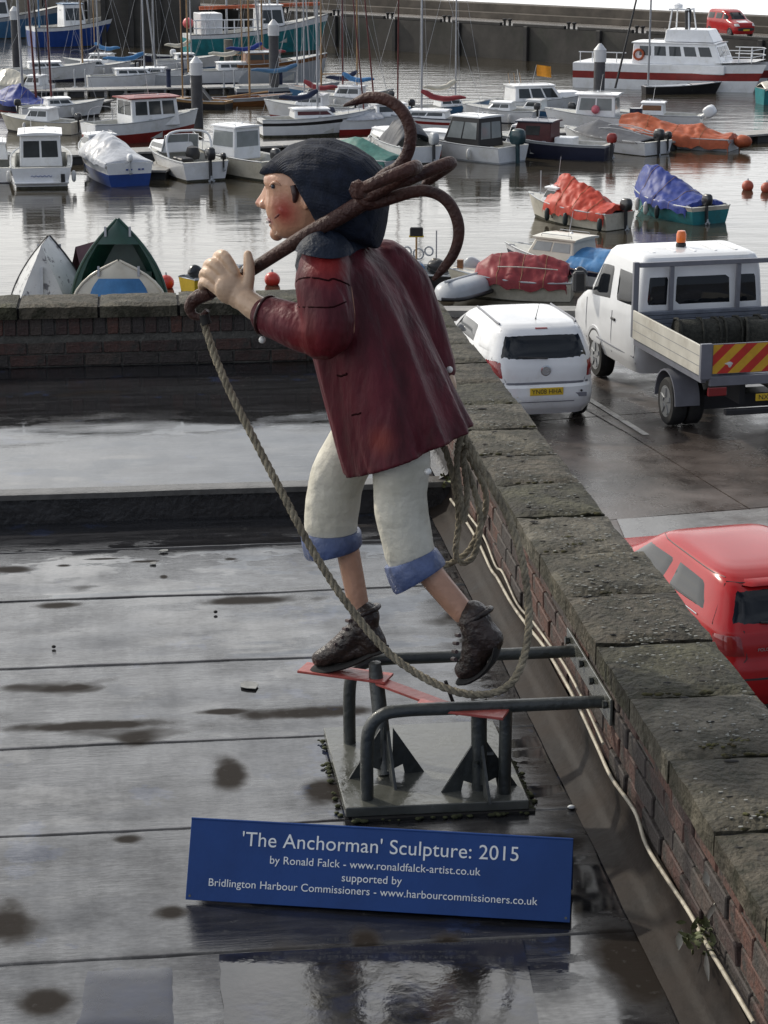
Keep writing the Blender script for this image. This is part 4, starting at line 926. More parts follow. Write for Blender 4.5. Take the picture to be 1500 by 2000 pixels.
# ================================================================= VEHICLES ON THE QUAY
M_wpaint = PM('white_car_paint', (.68, .69, .70), .28, .05, 2, coat=.5, dirt=(.42, .40, .36), dscale=1.6, dlo=.55, dhi=.85)
M_rpaint = PM('red_car_paint', (.36, .010, .012), .22, .06, 2, coat=.0, spec=.45)
M_vglass = PM('dark_vehicle_glass', (.008, .010, .013), .05, .2, 2, coat=.0, spec=.42)
M_tyre = PM('tyre_rubber', (.018, .018, .018), .8, .3, 10, .3, 60)
M_rim = PM('wheel_alloy', (.30, .31, .32), .35, .15, 5, metal=.6)
M_trim = PM('black_trim', (.020, .020, .022), .5, .2, 6)
M_gtrim = PM('grey_trim', (.16, .165, .19), .4, .1, 5)
M_tail = PM('red_tail_lens', (.22, .012, .014), .15, .1, 5, coat=.5)
M_orange = PM('orange_lens', (.75, .16, .02), .2, .1, 5, coat=.5)
M_yplate = PM('yellow_number_plate', (.62, .42, .03), .35, .06, 8)
M_chrome = PM('chrome', (.55, .56, .57), .2, .05, 5, metal=.9)
class Car:
    def __init__(s, layers): s.L = layers
    def lay(s, z): return interp(s.L, z)                        # xr, xf, hw, n
    def rear(s, z, q, off=0.):
        xr, xf, hw, n = s.lay(z); c = (xr+xf)/2; a = (xf-xr)/2
        return Vector((c-a*max(0, 1-abs(q)**n)**(1/n)-off, q*hw, z))
    def front(s, z, q, off=0.):
        xr, xf, hw, n = s.lay(z); c = (xr+xf)/2; a = (xf-xr)/2
        return Vector((c+a*max(0, 1-abs(q)**n)**(1/n)+off, q*hw, z))
    def side(s, z, x, sd, off=0.):
        xr, xf, hw, n = s.lay(z); c = (xr+xf)/2; a = (xf-xr)/2; k = min(.999, abs((x-c)/a))
        return Vector((x, sd*(hw*(1-k**n)**(1/n)+off), z))
    def shell(s, parent, mat, name='body'):
        rings = []; zs = [l[0] for l in s.L]; full = []
        for i in range(len(zs)-1):
            for k in range(3): full.append(lerp(zs[i], zs[i+1], k/3))
        full.append(zs[-1])
        for z in full:
            xr, xf, hw, n = s.lay(z); c = (xr+xf)/2; a = (xf-xr)/2; ring = []
            for j in range(72):
                t = 2*pi*j/72; ct, st = cos(t), sin(t)
                ring.append((c+a*abs(ct)**(2/n)*(1 if ct > 0 else -1), hw*abs(st)**(2/n)*(1 if st > 0 else -1), z))
            rings.append(ring)
        return MB().loft(rings).build(name, mat, parent, smooth=35)
    def patch(s, kind, corners, mat, parent, name, off=.006, sd=1, nu=8, nv=5):
        """corners (q or x, z): bottom-left, bottom-right, top-right, top-left; a raised curved panel with rounded rim"""
        (a0, z0), (a1, z1), (a2, z2), (a3, z3) = corners
        f = {'rear': lambda q, z, o: s.rear(z, q, o), 'front': lambda q, z, o: s.front(z, q, o), 'side': lambda q, z, o: s.side(z, q, sd, o)}[kind]
        def fn(u, v):
            lo_a, lo_z = lerp(a0, a1, u), lerp(z0, z1, u); hi_a, hi_z = lerp(a3, a2, u), lerp(z3, z2, u)
            e = min(u, 1-u, v, 1-v); return f(lerp(lo_a, hi_a, v), lerp(lo_z, hi_z, v), off if e > 1e-6 else -.01)
        return MB().grid(fn, nu, nv).build(name, mat, parent, smooth=50)
def wheel(parent, x, y, r, w, sd):
    t = MB().lathe([(r*.62, -w/2), (r*.93, -w/2), (r, -w*.36), (r, w*.36), (r*.93, w/2), (r*.62, w/2)], 28, T(x, y, r), 'y').build('wheel', M_tyre, parent, smooth=40)
    m = MB().lathe([(.02, -.05), (r*.60, -w*.515), (r*.66, -w*.51), (r*.66, w*.51), (r*.60, w*.515), (r*.25, w*.505), (.02, w*.51)], 28, T(x, y, r), 'y'); m.build('rim', M_rim, t, smooth=40)
    o = sd*w*.51
    for k in range(5):
        a = 2*pi*k/5; MB().box((-.03, -.012, r*.2), (.03, .012, r*.58), T(x, y+o, r) @ Matrix.Rotation(a, 4, 'Y')).build('spoke', M_rim, t)
    return t
def vehicle(name, label, catg, origin, heading):
    """heading: unit vector the vehicle faces"""
    return thing(name, label, catg, (origin.x, origin.y, QZ+.004), atan2(heading.y, heading.x))
def arch(car, parent, x, r, sd, mat=None):
    m = MB(); vs = []
    for ri, off in ((0, .004), (r*.98, .004), (r*1.10, .012), (r*1.14, -.01)):
        vs.append([Vector((0, 0, 0))+car.side(max(car.L[0][0]+.01, r*.95+ri*sin(pi*k/16)), x+ri*cos(pi*k/16), sd, off) for k in range(17)])
    rings = vs; m.loft(rings[:2], False, False, closed=False); m.build('wheel_arch', M_trim, parent, smooth=60)
    return MB().loft(rings[1:], False, False, closed=False).build('arch_lip', mat, parent, smooth=60)
def plate_text(body_, parent, M, h, mat):
    cu = bpy.data.curves.new('q', 'FONT'); cu.body = body_; cu.size = h*1.35; cu.align_x = 'CENTER'; cu.align_y = 'CENTER'; cu.extrude = .001
    o = bpy.data.objects.new('q', cu); COL.objects.link(o); dg = bpy.context.evaluated_depsgraph_get(); dg.update()
    me = bpy.data.meshes.new_from_object(o.evaluated_get(dg)); bpy.data.objects.remove(o); me.transform(M); me.materials.clear(); me.name = 'lettering'
    return link('lettering', me, mat, parent)
REARFACE = Matrix(((0, 0, -1, 0), (-1, 0, 0, 0), (0, 1, 0, 0), (0, 0, 0, 1)))     # text x -> -y (right seen from behind), y -> z, z -> -x

# ---- white estate car
hd = Vector((-sin(radians(11)), cos(radians(11)), 0)); lf_ = Vector((-hd.y, hd.x, 0))
wc = P(1123, 807, QZ)
car = vehicle('estate_car', 'white estate car parked beside the parapet, seen from behind', 'car', wc+hd*1.32+lf_*.74, hd)
AST = Car([(.20, -2.12, 2.1, .78, 6), (.32, -2.22, 2.22, .86, 6), (.46, -2.27, 2.25, .875, 6), (.62, -2.25, 2.25, .877, 6), (.66, -2.20, 2.23, .876, 6), (.80, -2.19, 2.12, .872, 6), (.90, -2.17, 1.72, .865, 6), (1.00, -2.13, 1.10, .845, 6), (1.10, -2.09, .86, .815, 6), (1.22, -2.03, .62, .772, 6), (1.36, -1.94, .30, .715, 6), (1.43, -1.87, .10, .675, 5.5), (1.475, -1.76, -.10, .61, 5), (1.50, -1.55, -.4, .46, 4)])
AST.shell(car, M_wpaint); car.scale = (1, 1.02, 1.06)
AST.patch('rear', [(-.93, .98), (.93, .98), (.90, 1.405), (-.90, 1.405)], M_vglass, car, 'rear_window', .008, nu=14)
for sd in (1, -1):
    AST.patch('side', [(-1.92, 1.06), (-1.15, 1.04), (-1.2, 1.34), (-1.72, 1.32)], M_wpaint, car, 'load_panel', .006, sd)
    AST.patch('side', [(-1.0, 1.04), (.62, 1.03), (.22, 1.35), (-.95, 1.36)], M_vglass, car, 'door_window', .005, sd)
    AST.patch('rear', [(sd*.72, .72), (sd*.975, .70), (sd*.985, 1.02), (sd*.86, 1.03)], M_tail, car, 'tail_light', .010)
    AST.patch('side', [(-2.15, .72), (-1.96, .78), (-1.98, .98), (-2.06, 1.01)], M_tail, car, 'tail_light', .008, sd)
    for x in (-1.32, 1.33): arch(AST, car, x, .33, sd, M_wpaint); wheel(car, x, sd*.755, .315, .20, sd)
    MB().tube([(-1.65, sd*.60, 1.47), (-1.5, sd*.62, 1.478), (-.2, sd*.60, 1.478)], .016, 8).build('roof_rail', M_gtrim, car, smooth=60)
    MB().ball((.62, sd*.98, 1.08), .11, 12, 8, (.7, 1, .75)).build('mirror', M_wpaint, car, smooth=60)
AST.patch('rear', [(-.90, .655), (.90, .655), (.90, .70), (-.90, .70)], M_gtrim, car, 'tailgate_seam', .006, nu=14)
AST.patch('rear', [(-.16, 1.418), (.16, 1.418), (.16, 1.44), (-.16, 1.44)], M_tail, car, 'brake_light', .012)
pp = AST.rear(.545, 0, .004); MB().box((-.008, -.26, -.056), (.004, .26, .056), T(pp.x, 0, pp.z+.02)).build('number_plate', M_yplate, car, bevel=.004)
plate_text('YN08 HHA', car, T(pp.x-.010, 0, pp.z+.018) @ REARFACE, .072, M_trim)
pe = AST.rear(.86, 0, .006); em = MB().lathe([(.075, 0), (.080, .010), (.062, .014), (.060, .006)], 24, T(pe.x, 0, pe.z) @ Matrix.Rotation(-pi/2, 4, 'Y')).build('emblem', M_chrome, car, smooth=40)
MB().box((-.016, -.055, -.010), (-.006, .055, .010), T(pe.x, 0, pe.z) @ Matrix.Rotation(.35, 4, 'X')).build('emblem_bar', M_chrome, car)
pb = AST.rear(.50, -.62, .004); MB().box((-.006, -.09, -.03), (.004, .09, .03), T(pb.x, pb.y, pb.z)).build('badge', M_gtrim, car, bevel=.002)
MB().lathe([(.014, 0), (.02, .02)], 8, T(pb.x-.004, pb.y, pb.z+.06) @ Matrix.Rotation(-pi/2, 4, 'Y')).build('badge_mark', M_trim, car)
MB().tube([(-1.52, 0, 1.47), (-1.54, 0, 1.53), (-1.75, 0, 1.80)], [.022, .006, .003], 6).build('aerial', M_trim, car)
MB().tube([AST.rear(1.03, -.05, .02), AST.rear(1.06, .5, .022)], .012, 6).build('rear_wiper', M_trim, car)
for sd in (1, -1): MB().tube([AST.rear(z_, sd*q_, .004) for z_, q_ in ((.70, .70), (.98, .84), (1.0, .92), (1.40, .88))], .005, 5).build('shut_line', M_gtrim, car)
AST.patch('rear', [(-.6, .40), (.6, .40), (.6, .42), (-.6, .42)], M_gtrim, car, 'bumper_crease', .003, nu=10)

# ---- red hatchback
pr = P(1416, 1262, QZ+.86); k1 = P(1378, 1190, QZ+.96); k2 = P(1262, 1066, QZ+1.02); hd = (k2-k1); hd.z = 0; hd.normalize(); print('POLO heading', hd); hd = Vector((-sin(radians(15)), cos(radians(15)), 0)); lf_ = Vector((-hd.y, hd.x, 0))
rc = vehicle('hatchback_car', 'bright red hatchback parked below the parapet at the right edge', 'car', pr+hd*1.86-lf_*.74, hd)
POL = Car([(.20, -1.85, 1.85, .76, 7), (.34, -1.93, 1.94, .82, 7), (.50, -1.96, 1.96, .838, 7), (.62, -1.95, 1.96, .84, 7), (.70, -1.91, 1.92, .838, 7), (.84, -1.90, 1.78, .832, 7), (.95, -1.87, 1.30, .820, 7), (1.02, -1.82, .98, .795, 7), (1.14, -1.74, .72, .735, 7), (1.28, -1.64, .46, .680, 7), (1.37, -1.55, .30, .640, 6.5), (1.42, -1.46, .18, .595, 6.5), (1.455, -1.34, .02, .52, 6), (1.475, -1.1, -.2, .38, 5)])
POL.shell(rc, M_rpaint)
POL.patch('rear', [(-.93, 1.0), (.93, 1.0), (.88, 1.35), (-.88, 1.35)], M_vglass, rc, 'rear_window', .008, nu=14)
for sd in (1, -1):
    POL.patch('side', [(-1.48, 1.04), (-.42, 1.01), (-.50, 1.345), (-1.18, 1.33)], M_vglass, rc, 'quarter_window', .006, sd)
    POL.patch('side', [(-.38, 1.01), (.74, 1.015), (.28, 1.32), (-.46, 1.335)], M_vglass, rc, 'door_window', .006, sd)
    POL.patch('rear', [(sd*.62, .72), (sd*.975, .70), (sd*.975, .96), (sd*.70, .97)], M_tail, rc, 'tail_light', .012)
    POL.patch('side', [(-1.84, .74), (-1.62, .78), (-1.66, .94), (-1.78, .96)], M_tail, rc, 'tail_light', .010, sd)
    for x in (-1.22, 1.25): arch(POL, rc, x, .32, sd, M_rpaint); wheel(rc, x, sd*.73, .305, .19, sd)
    MB().ball((.62, sd*.95, 1.06), .10, 12, 8, (.7, 1, .75)).build('mirror', M_rpaint, rc, smooth=60)
    MB().tube([POL.side(1.005, -1.3+.2*k, sd, .008) for k in range(11)], .006, 6).build('window_trim', M_chrome, rc)
POL.patch('rear', [(-.72, 1.345), (.72, 1.345), (.66, 1.40), (-.66, 1.40)], M_rpaint, rc, 'spoiler', .06, nu=12)
pn_ = POL.rear(.80, 0, .01)
MB().lathe([(.06, 0), (.062, .012), (.05, .014)], 22, T(pn_.x, 0, .90) @ Matrix.Rotation(-pi/2, 4, 'Y')).build('emblem', M_chrome, rc, smooth=40)
pq = POL.rear(.78, .42, .008); plate_text('POLO', rc, T(pq.x, pq.y, .80) @ REARFACE, .035, M_chrome)
for sd in (1, -1):       # shut lines, roof ditch and rear screen seal
    MB().tube([POL.rear(z_, sd*q_, .004) for z_, q_ in ((.52, .80), (.72, .62), (.98, .66), (1.0, .955), (1.36, .91))], .005, 5).build('shut_line', M_trim, rc)
    MB().tube([POL.side(1.40, -1.40+.17*k, sd, .002) for k in range(10)], .006, 5).build('roof_ditch', M_trim, rc)
    MB().tube([POL.side(z_, -.40-.02*k, sd, .003) for k, z_ in enumerate((.40, .6, .8, .98))], .005, 5).build('shut_line', M_trim, rc)
MB().tube([POL.rear(1.375, -.9+.18*k, .006) for k in range(11)], .006, 5).build('screen_seal', M_trim, rc)
MB().tube([POL.rear(1.02, -.05, .02), POL.rear(1.05, .45, .022)], .012, 6).build('rear_wiper', M_trim, rc)
POL.patch('rear', [(-.95, .50), (.95, .50), (.95, .53), (-.95, .53)], M_trim, rc, 'bumper_gap', .003, nu=12)
# ---- white crew-cab dropside truck
M_ribbed = PM('galvanised_panel', (.17, .185, .22), .42, .2, 5, .2, 30, metal=.3); M_drop = PM('cream_dropside', (.50, .48, .42), .45, .10, 3, dirt=(.36, .33, .27), dscale=2.5, dlo=.5, dhi=.75)
M_chev_r = PM('red_chevron', (.50, .035, .025), .4, .08, 8); M_chev_y = PM('yellow_chevron', (.62, .36, .03), .4, .08, 8)
rw, fw = P(1312, 829, QZ), P(1166, 735, QZ); hd = (fw-rw).normalized(); lf_ = Vector((-hd.y, hd.x, 0))
tr = vehicle('dropside_truck', 'white crew-cab dropside truck with striped tailboard parked on the quay', 'truck', rw-lf_*.93*1.15, hd); tr.scale = (1, 1.15, 1.09)
WBs = (fw-rw).length
CAB = Car([(.42, 1.56, 4.75, .93, 12), (.60, 1.55, 4.82, .985, 12), (.85, 1.55, 4.83, .99, 12), (1.05, 1.55, 4.72, .985, 12), (1.22, 1.55, 4.40, .98, 12), (1.36, 1.555, 4.00, .97, 12), (1.60, 1.57, 3.76, .95, 12), (1.90, 1.59, 3.46, .92, 12), (2.06, 1.62, 3.28, .895, 12), (2.14, 1.67, 3.14, .86, 11), (2.175, 1.76, 2.95, .80, 10)])
CAB.shell(tr, M_wpaint, 'cab')
for a, b in ((-.88, -.54), (-.49, .49), (.54, .88)):
    CAB.patch('rear', [(a, 1.40), (b, 1.40), (b, 1.93), (a, 1.93)], M_vglass, tr, 'rear_window', .008)
for sd in (1, -1):
    CAB.patch('side', [(1.76, 1.34), (2.64, 1.30), (2.62, 1.95), (1.80, 1.96)], M_vglass, tr, 'door_window', .006, sd)
    CAB.patch('side', [(2.78, 1.28), (3.95, 1.18), (3.38, 1.92), (2.76, 1.95)], M_vglass, tr, 'door_window', .006, sd)
    for x in (2.71, 1.68, 3.98):
        MB().tube([CAB.side(z, x-(.0 if x < 3.5 else .0), sd, .002) for z in (.55, .8, 1.0, 1.2)], .006, 5).build('door_seam', M_gtrim, tr)
    pp = CAB.side(1.08, 2.62, sd, .012); MB().box((-.09, -.012, -.02), (.09, .012, .02), T(*pp)).build('door_handle', M_trim, tr, bevel=.006)
    MB().tube([CAB.side(.66, x, sd, .004) for x in (1.7, 2.4, 3.2, 3.4)], .012, 6).build('rubbing_strip', M_gtrim, tr)
    mi = MB(); mi.box((-.06, -.10, -.17), (.06, .10, .17), T(3.80, sd*1.17, 1.47)); mo_ = mi.build('mirror', M_trim, tr, bevel=.035)
    MB().tube([(3.82, sd*.93, 1.36), (3.80, sd*1.10, 1.38)], .03, 8).build('mirror_arm', M_trim, mo_)
    arch(CAB, tr, WBs, .40, sd, M_wpaint); wheel(tr, WBs, sd*.86, .345, .22, sd)
    for o in (0, -.24*sd): wheel(tr, 0, sd*.93+o, .345, .21, sd)
    # mudguard
    MB().loft([[(.43*cos(a), sd*y, .36+.43*sin(a)) for y in (.70, 1.05)]+[(.455*cos(a), sd*y, .36+.455*sin(a)) for y in (1.05, .70)] for a in [pi*k/16 for k in range(17)]]).build('mudguard', M_gtrim, tr, smooth=50)
    ds = MB().box((-1.42, sd*1.045, 1.00), (1.44, sd*1.075, 1.42)).build('dropside', M_drop, tr, bevel=.006)
    for zz in (1.13, 1.27): MB().box((-1.40, sd*1.076-.002, zz), (1.42, sd*1.076+.002, zz+.006)).build('rib', M_gtrim, ds)
    MB().box((-1.42, sd*.98, .90), (1.44, sd*1.05, .985)).build('bed_rail', M_gtrim, tr)
    MB().box((1.46, sd*.99, 1.0), (1.54, sd*1.07, 2.12)).build('headboard_post', M_gtrim, tr, bevel=.005)
    MB().box((-1.50, sd*.98-.05, .96), (-1.43, sd*.98+.105, 1.45)).build('corner_post', M_gtrim, tr, bevel=.005)
    MB().box((-1.50, sd*.84-.13, .72), (-1.46, sd*.84+.13, .84)).build('tail_light', M_tail, tr, bevel=.008)
MB().box((-1.44, -1.045, .93), (1.46, 1.045, .998)).build('bed_floor', M_ribbed, tr)
MB().box((-1.2, -.42, .52), (1.6, -.34, .92)).build('chassis_rail', M_trim, tr); MB().box((-1.2, .34, .52), (1.6, .42, .92)).build('chassis_rail', M_trim, tr)
MB().box((-.2, -.85, .24), (.2, .85, .44)).build('axle', M_trim, tr)
MB().box((1.46, -.985, 2.04), (1.53, .985, 2.11)).build('headboard_rail', M_gtrim, tr, bevel=.005)
for y in (-.50, .50): MB().box((1.47, y-.03, 1.38), (1.52, y+.03, 2.035)).build('headboard_bar', M_gtrim, tr)
for k in range(6): MB().box((1.47-.008*(k % 2), -.985, 1.0+k*.064), (1.53, .985, 1.058+k*.064)).build('headboard_plank', M_ribbed, tr, bevel=.006)
tb = MB().box((-1.475, -.925, 1.02), (-1.445, .925, 1.44)).build('tailboard', M_gtrim, tr, bevel=.004)
wd_ = .155; k = 0
def clip_par(y0, y1):
    # slanted stripe clipped to the board; stripe leans 45 degrees
    z0, z1 = 1.03, 1.43; sl = .40; poly = []
    for (ya, za), (yb, zb) in (((y0, z0), (y1, z0)), ((y1, z0), (y1-sl, z1)), ((y1-sl, z1), (y0-sl, z1)), ((y0-sl, z1), (y0, z0))):
        poly.append((ya, za))
    def clipx(poly, lim, keep):
        out = []
        for i in range(len(poly)):
            a, b = poly[i], poly[(i+1) % len(poly)]; ia, ib = keep(a[0], lim), keep(b[0], lim)
            if ia: out.append(a)
            if ia != ib: t = (lim-a[0])/(b[0]-a[0]); out.append((lim, a[1]+t*(b[1]-a[1])))
        return out
    poly = clipx(poly, -.915, lambda v, l: v >= l)
    return clipx(poly, .915, lambda v, l: v <= l) if len(poly) > 2 else poly
y = -1.0
while y < 1.4:
    po = clip_par(y, y+wd_)
    if len(po) > 2:
        m = MB(); n = len(po); m.add([(-1.4775, a, b) for a, b in po]+[(-1.474, a, b) for a, b in po], [tuple(range(n)), tuple(range(2*n-1, n-1, -1))]+[(i, (i+1) % n, n+(i+1) % n, n+i) for i in range(n)])
        m.build('chevron_stripe', M_chev_r if k % 2 else M_chev_y, tb)
    y += wd_; k += 1
MB().box((-1.50, -.95, .86), (-1.44, .95, .99)).build('rear_beam', M_gtrim, tr, bevel=.005)
MB().box((-1.5, -.30, .62), (-1.48, .30, .72)).build('number_plate', M_yplate, tr, bevel=.003); plate_text('NX57', tr, T(-1.502, .15, .67) @ REARFACE, .07, M_trim)
MB().box((-1.52, -.72, .44), (-1.42, .72, .52)).build('bumper_bar', M_trim, tr, bevel=.01)
bc = MB().lathe([(.075, 0), (.075, .06), (.05, .08)], 14, T(2.45, .05, 2.165)).build('beacon', M_trim, tr, smooth=40); MB().lathe([(.070, .08), (.072, .20), (.055, .25), (.01, .26)], 14, T(2.45, .05, 2.165)).build('beacon_lens', M_orange, bc, smooth=40)
for k in range(5): MB().box((1.95, -.62+k*.31-.02, 2.170), (2.75, -.62+k*.31+.02, 2.184)).build('roof_rib', M_wpaint, tr)
CAB.patch('front', [(-.88, 1.36), (.88, 1.36), (.86, 1.98), (-.86, 1.98)], M_vglass, tr, 'windscreen', .006, nu=12)
# load: creels, coiled net, sacks
M_net = PM('dark_creel_netting', (.030, .030, .024), .9, .5, 18, .9, 50); M_sack = PM('white_sack', (.60, .60, .58), .7, .1, 10, .4, 20)
TM = Matrix.Translation(tr.location) @ RZ(tr.rotation_euler.z) @ T(0, 0, .09)
def creel(M, label, L_=.75, W_=.48, H_=.38):
    c = thing('lobster_creel', label, 'creel', M.to_translation(), M.to_euler().z, 'creels loaded on the truck')
    for x in (-L_/2, 0, L_/2):
        MB().tube([(x, -W_/2, 0), (x, -W_/2*1.02, H_*.55), (x, -W_*.3, H_*.93), (x, 0, H_), (x, W_*.3, H_*.93), (x, W_/2*1.02, H_*.55), (x, W_/2, 0)], .022, 6).build('hoop', M_net, c, smooth=60)
    rings = [[(x, W_*.48*cos(a)*-1, H_*.95*sin(a)**.6+.01*fbm(x*9, a*4)) for a in [pi*k/14 for k in range(15)]] for x in [-L_/2+L_*i/8 for i in range(9)]]
    MB().loft(rings).build('netting', M_net, c, smooth=60); MB().box((-L_/2, -W_/2, 0), (L_/2, W_/2, .035)).build('base_board', M_net, c); return c
for i, (x, y, rz, z, lab) in enumerate(((.95, .28, 1.5, 1.0, 'dark netted lobster creel behind the cab headboard, left in the truck bed'), (.95, -.35, 1.62, 1.0, 'dark netted lobster creel in the middle of the truck bed'), (.62, -.78, 1.3, 1.0, 'dark netted lobster creel at the right side of the truck bed'))):
    creel(TM @ T(x, y, z) @ RZ(rz), lab)
for i, (x, y, lab) in enumerate(((-1.28, .78, 'white sack in the rear corner of the truck bed'), (-1.22, .48, 'smaller white sack beside the corner sack in the truck bed'))):
    c = TM @ Vector((x, y, 1.18)); m = MB(); m.ball((0, 0, 0), .21-.03*i, 14, 10, (1, 1, .9))
    for v in m.v: v += v.normalized()*.025*fbm(v.x*6+i, v.y*6, v.z*6, 3)
    o = m.build('sack', M_sack, None, smooth=70); o.location = c; tag(o, lab, 'sack')
# ================================================================= BOATS
GW = PM('white_gelcoat', (.84, .85, .86), .28, .05, 2, coat=.3, dirt=(.64, .63, .58), dscale=1.3, dlo=.52, dhi=.8)
GC = PM('cream_gelcoat', (.62, .58, .48), .32, .07, 2, coat=.2, dirt=(.34, .31, .23), dscale=1.3, dlo=.5, dhi=.8)
GG = PM('grey_gelcoat', (.42, .44, .46), .35, .08, 2)
NAVY = PM('navy_hull', (.020, .024, .050), .3, .15, 2, coat=.3); BLUE = PM('blue_hull', (.018, .060, .26), .32, .12, 2, coat=.2); MID = PM('mid_blue_hull', (.06, .16, .30), .35, .12, 2)
REDH = PM('red_hull', (.24, .022, .018), .4, .15, 2); MAR = PM('maroon_cabin', (.085, .018, .020), .45, .15, 3); TEAL = PM('teal_hull', (.03, .22, .24), .4, .15, 2, dirt=(.03, .13, .14), dscale=1.1)
BLK = PM('black_hull', (.022, .021, .022), .4, .2, 2); WOOD = PM('varnished_wood', (.20, .085, .030), .4, .3, 5, stretch=(.3, 4, 4)); TAN = PM('tan_spar', (.33, .20, .09), .5, .2, 4); ALU = PM('alloy_spar', (.36, .37, .39), .35, .1, 3, metal=.3)
DRED = PM('dark_red_spar', (.11, .018, .018), .45, .2, 4); DKS = PM('dark_spar', (.035, .028, .03), .5, .2, 4); BGL = PM('boat_glass', (.035, .042, .045), .06, .2, 2, spec=.6); CGL = PM('clear_screen', (.25, .27, .27), .08, .1, 2, spec=.6)
WEED = PM('weedy_boot_top', (.06, .058, .04), .8, .4, 6, .4, 20); NONSLIP = PM('deck_paint', (.50, .50, .47), .6, .12, 5); ROPEW = PM('pale_rope', (.55, .53, .47), .8, .15, 20)
def TARP(name, c, rough=.5): return PM('tarp_'+name, c, rough, .14, 4, .35, 9, dirt=tuple(x*.62 for x in c), dscale=2.2, dlo=.45, dhi=.75, spec=.3)
T_blue = TARP('blue', (.022, .045, .24)); T_orange = TARP('orange', (.44, .105, .045)); T_red = TARP('scarlet', (.50, .060, .035)); T_mar = TARP('maroon', (.26, .038, .045)); T_grey = TARP('grey', (.085, .09, .105), .6); T_green = TARP('green', (.05, .17, .145)); T_sil = TARP('silver', (.46, .48, .52), .3); T_navy = TARP('navy', (.025, .035, .075), .6); T_sky = TARP('sky', (.06, .20, .42))
OBK = PM('outboard_black', (.022, .023, .026), .3, .2, 6, coat=.3); OBT = PM('outboard_teal', (.02, .05, .06), .3, .2, 6); FEND = PM('fender_white', (.60, .60, .58), .4, .08, 8); FENB = PM('fender_dark', (.02, .03, .03), .5, .2, 8)
class Boat:
    def __init__(s, name, label, catg, stern, head, L, Bm, fb, bands, rake=.45, transom=.82, sheer=.30, full=2.3, group=None, center=False, tilt=None, deckmat=None, cockpit=(.04, .62), rail=True, railmat=None, floor=.18):
        """stern: point on the water under the transom; head: degrees, 0 = pointing away, positive = to the left"""
        h = radians(head); hv = Vector((-sin(h), cos(h), 0)); pos = Vector(stern)+(hv*(L/2) if not center else Vector())
        s.root = thing(name, label, catg, (pos.x, pos.y, 0), pi/2+h, group); s.L, s.B, s.fb, s.rake, s.tr, s.sh, s.full = L, Bm, fb, rake, transom, sheer, full
        for i, (v0, v1, mat, nm) in enumerate(bands): s.band(v0, v1, mat, nm)
        dm = deckmat or NONSLIP
        if cockpit:
            a, b = cockpit; s.deck(b, .995, dm); s.sides(a, b, dm); s.well(a, b, floor, dm)
        else: s.deck(0, .995, dm)
        if rail:
            for q_ in (.06, .5, .93):
                for sd in (1, -1):
                    g = s.pt(q_, 1, sd); MB().box((-.09, -.02, .03), (.09, .02, .06), T(g.x, g.y*.93, g.z)).build('cleat', ALU, s.root)
            for sd in (1, -1): MB().tube([s.pt(k/20, 1, sd)+Vector((0, 0, .012)) for k in range(21)], .028, 6).build('rub_rail', railmat or GG, s.root, smooth=70)
    def hb(s, q): return s.B/2*((s.tr+(1-s.tr)*sin(pi/2*min(1, q/.45))) if q < .45 else max(.012, 1-((q-.45)/.55)**s.full))
    def zs(s, q): return s.fb*(1+s.sh*2*max(0, q-.15)**1.7)
    def pt(s, q, v, sd):
        w = s.hb(q)*lerp(.74+.26*max(0, v)**.7, .30+.70*max(0, v)**1.1, q**2.2); z = lerp(-.22, s.zs(q), v)
        return Vector((q*s.L-s.L/2+s.rake*(v-.3)*q**4-.06*v*(1-q)**6, sd*w, z))
    def band(s, v0, v1, mat, nm, N=22, K=4):
        m = MB(); vv = [lerp(v0, v1, k/K) for k in range(K+1)]
        for sd in (1, -1): m.grid(lambda u, t, sd=sd: s.pt(u, lerp(v0, v1, t), sd), N, K)
        m.grid(lambda u, t: s.pt(0, lerp(v0, v1, t), 1).lerp(s.pt(0, lerp(v0, v1, t), -1), u), 4, K)
        return m.build(nm, mat, s.root, smooth=50)
    def deck(s, a, b, mat):
        def fn(u, v): q = lerp(a, b, u); p = s.pt(q, 1, 1).lerp(s.pt(q, 1, -1), v); p.z += .05*s.B*(1-(2*v-1)**2)*.5+.004; return p
        return MB().grid(fn, 12, 8).build('foredeck', mat, s.root, smooth=50)
    def sides(s, a, b, mat, k=.86):
        m = MB()
        for sd in (1, -1): m.grid(lambda u, v, sd=sd: Vector((s.pt(lerp(0, b, u), 1, sd).x, s.pt(lerp(0, b, u), 1, sd).y*lerp(1, k, v), s.pt(lerp(0, b, u), 1, sd).z+.006)), 10, 1)
        m.grid(lambda u, v: Vector((lerp(s.pt(0, 1, 1).x, s.pt(a, 1, 1).x, u), lerp(-1, 1, v)*s.pt(0, 1, 1).y*k, s.zs(0)+.006)), 1, 4)
        return m.build('gunwale', mat, s.root, smooth=40)
    def well(s, a, b, fl, mat, k=.86):
        m = MB()
        for sd in (1, -1): m.grid(lambda u, v, sd=sd: Vector((s.pt(lerp(a, b, u), 1, sd).x, s.pt(lerp(a, b, u), 1, sd).y*lerp(k, k*.9, v), lerp(s.zs(lerp(a, b, u)), fl, v))), 10, 2)
        m.grid(lambda u, v: Vector((s.pt(lerp(a, b, u), 1, 1).x, lerp(-1, 1, v)*s.pt(lerp(a, b, u), 1, 1).y*k*.9, fl)), 10, 4)
        for q in (a, b): m.grid(lambda u, v, q=q: Vector((s.pt(q, 1, 1).x, lerp(-1, 1, u)*s.pt(q, 1, 1).y*k, lerp(s.zs(q), fl, v))), 4, 2)
        return m.build('cockpit', mat, s.root, smooth=40)
    def x(s, q): return q*s.L-s.L/2
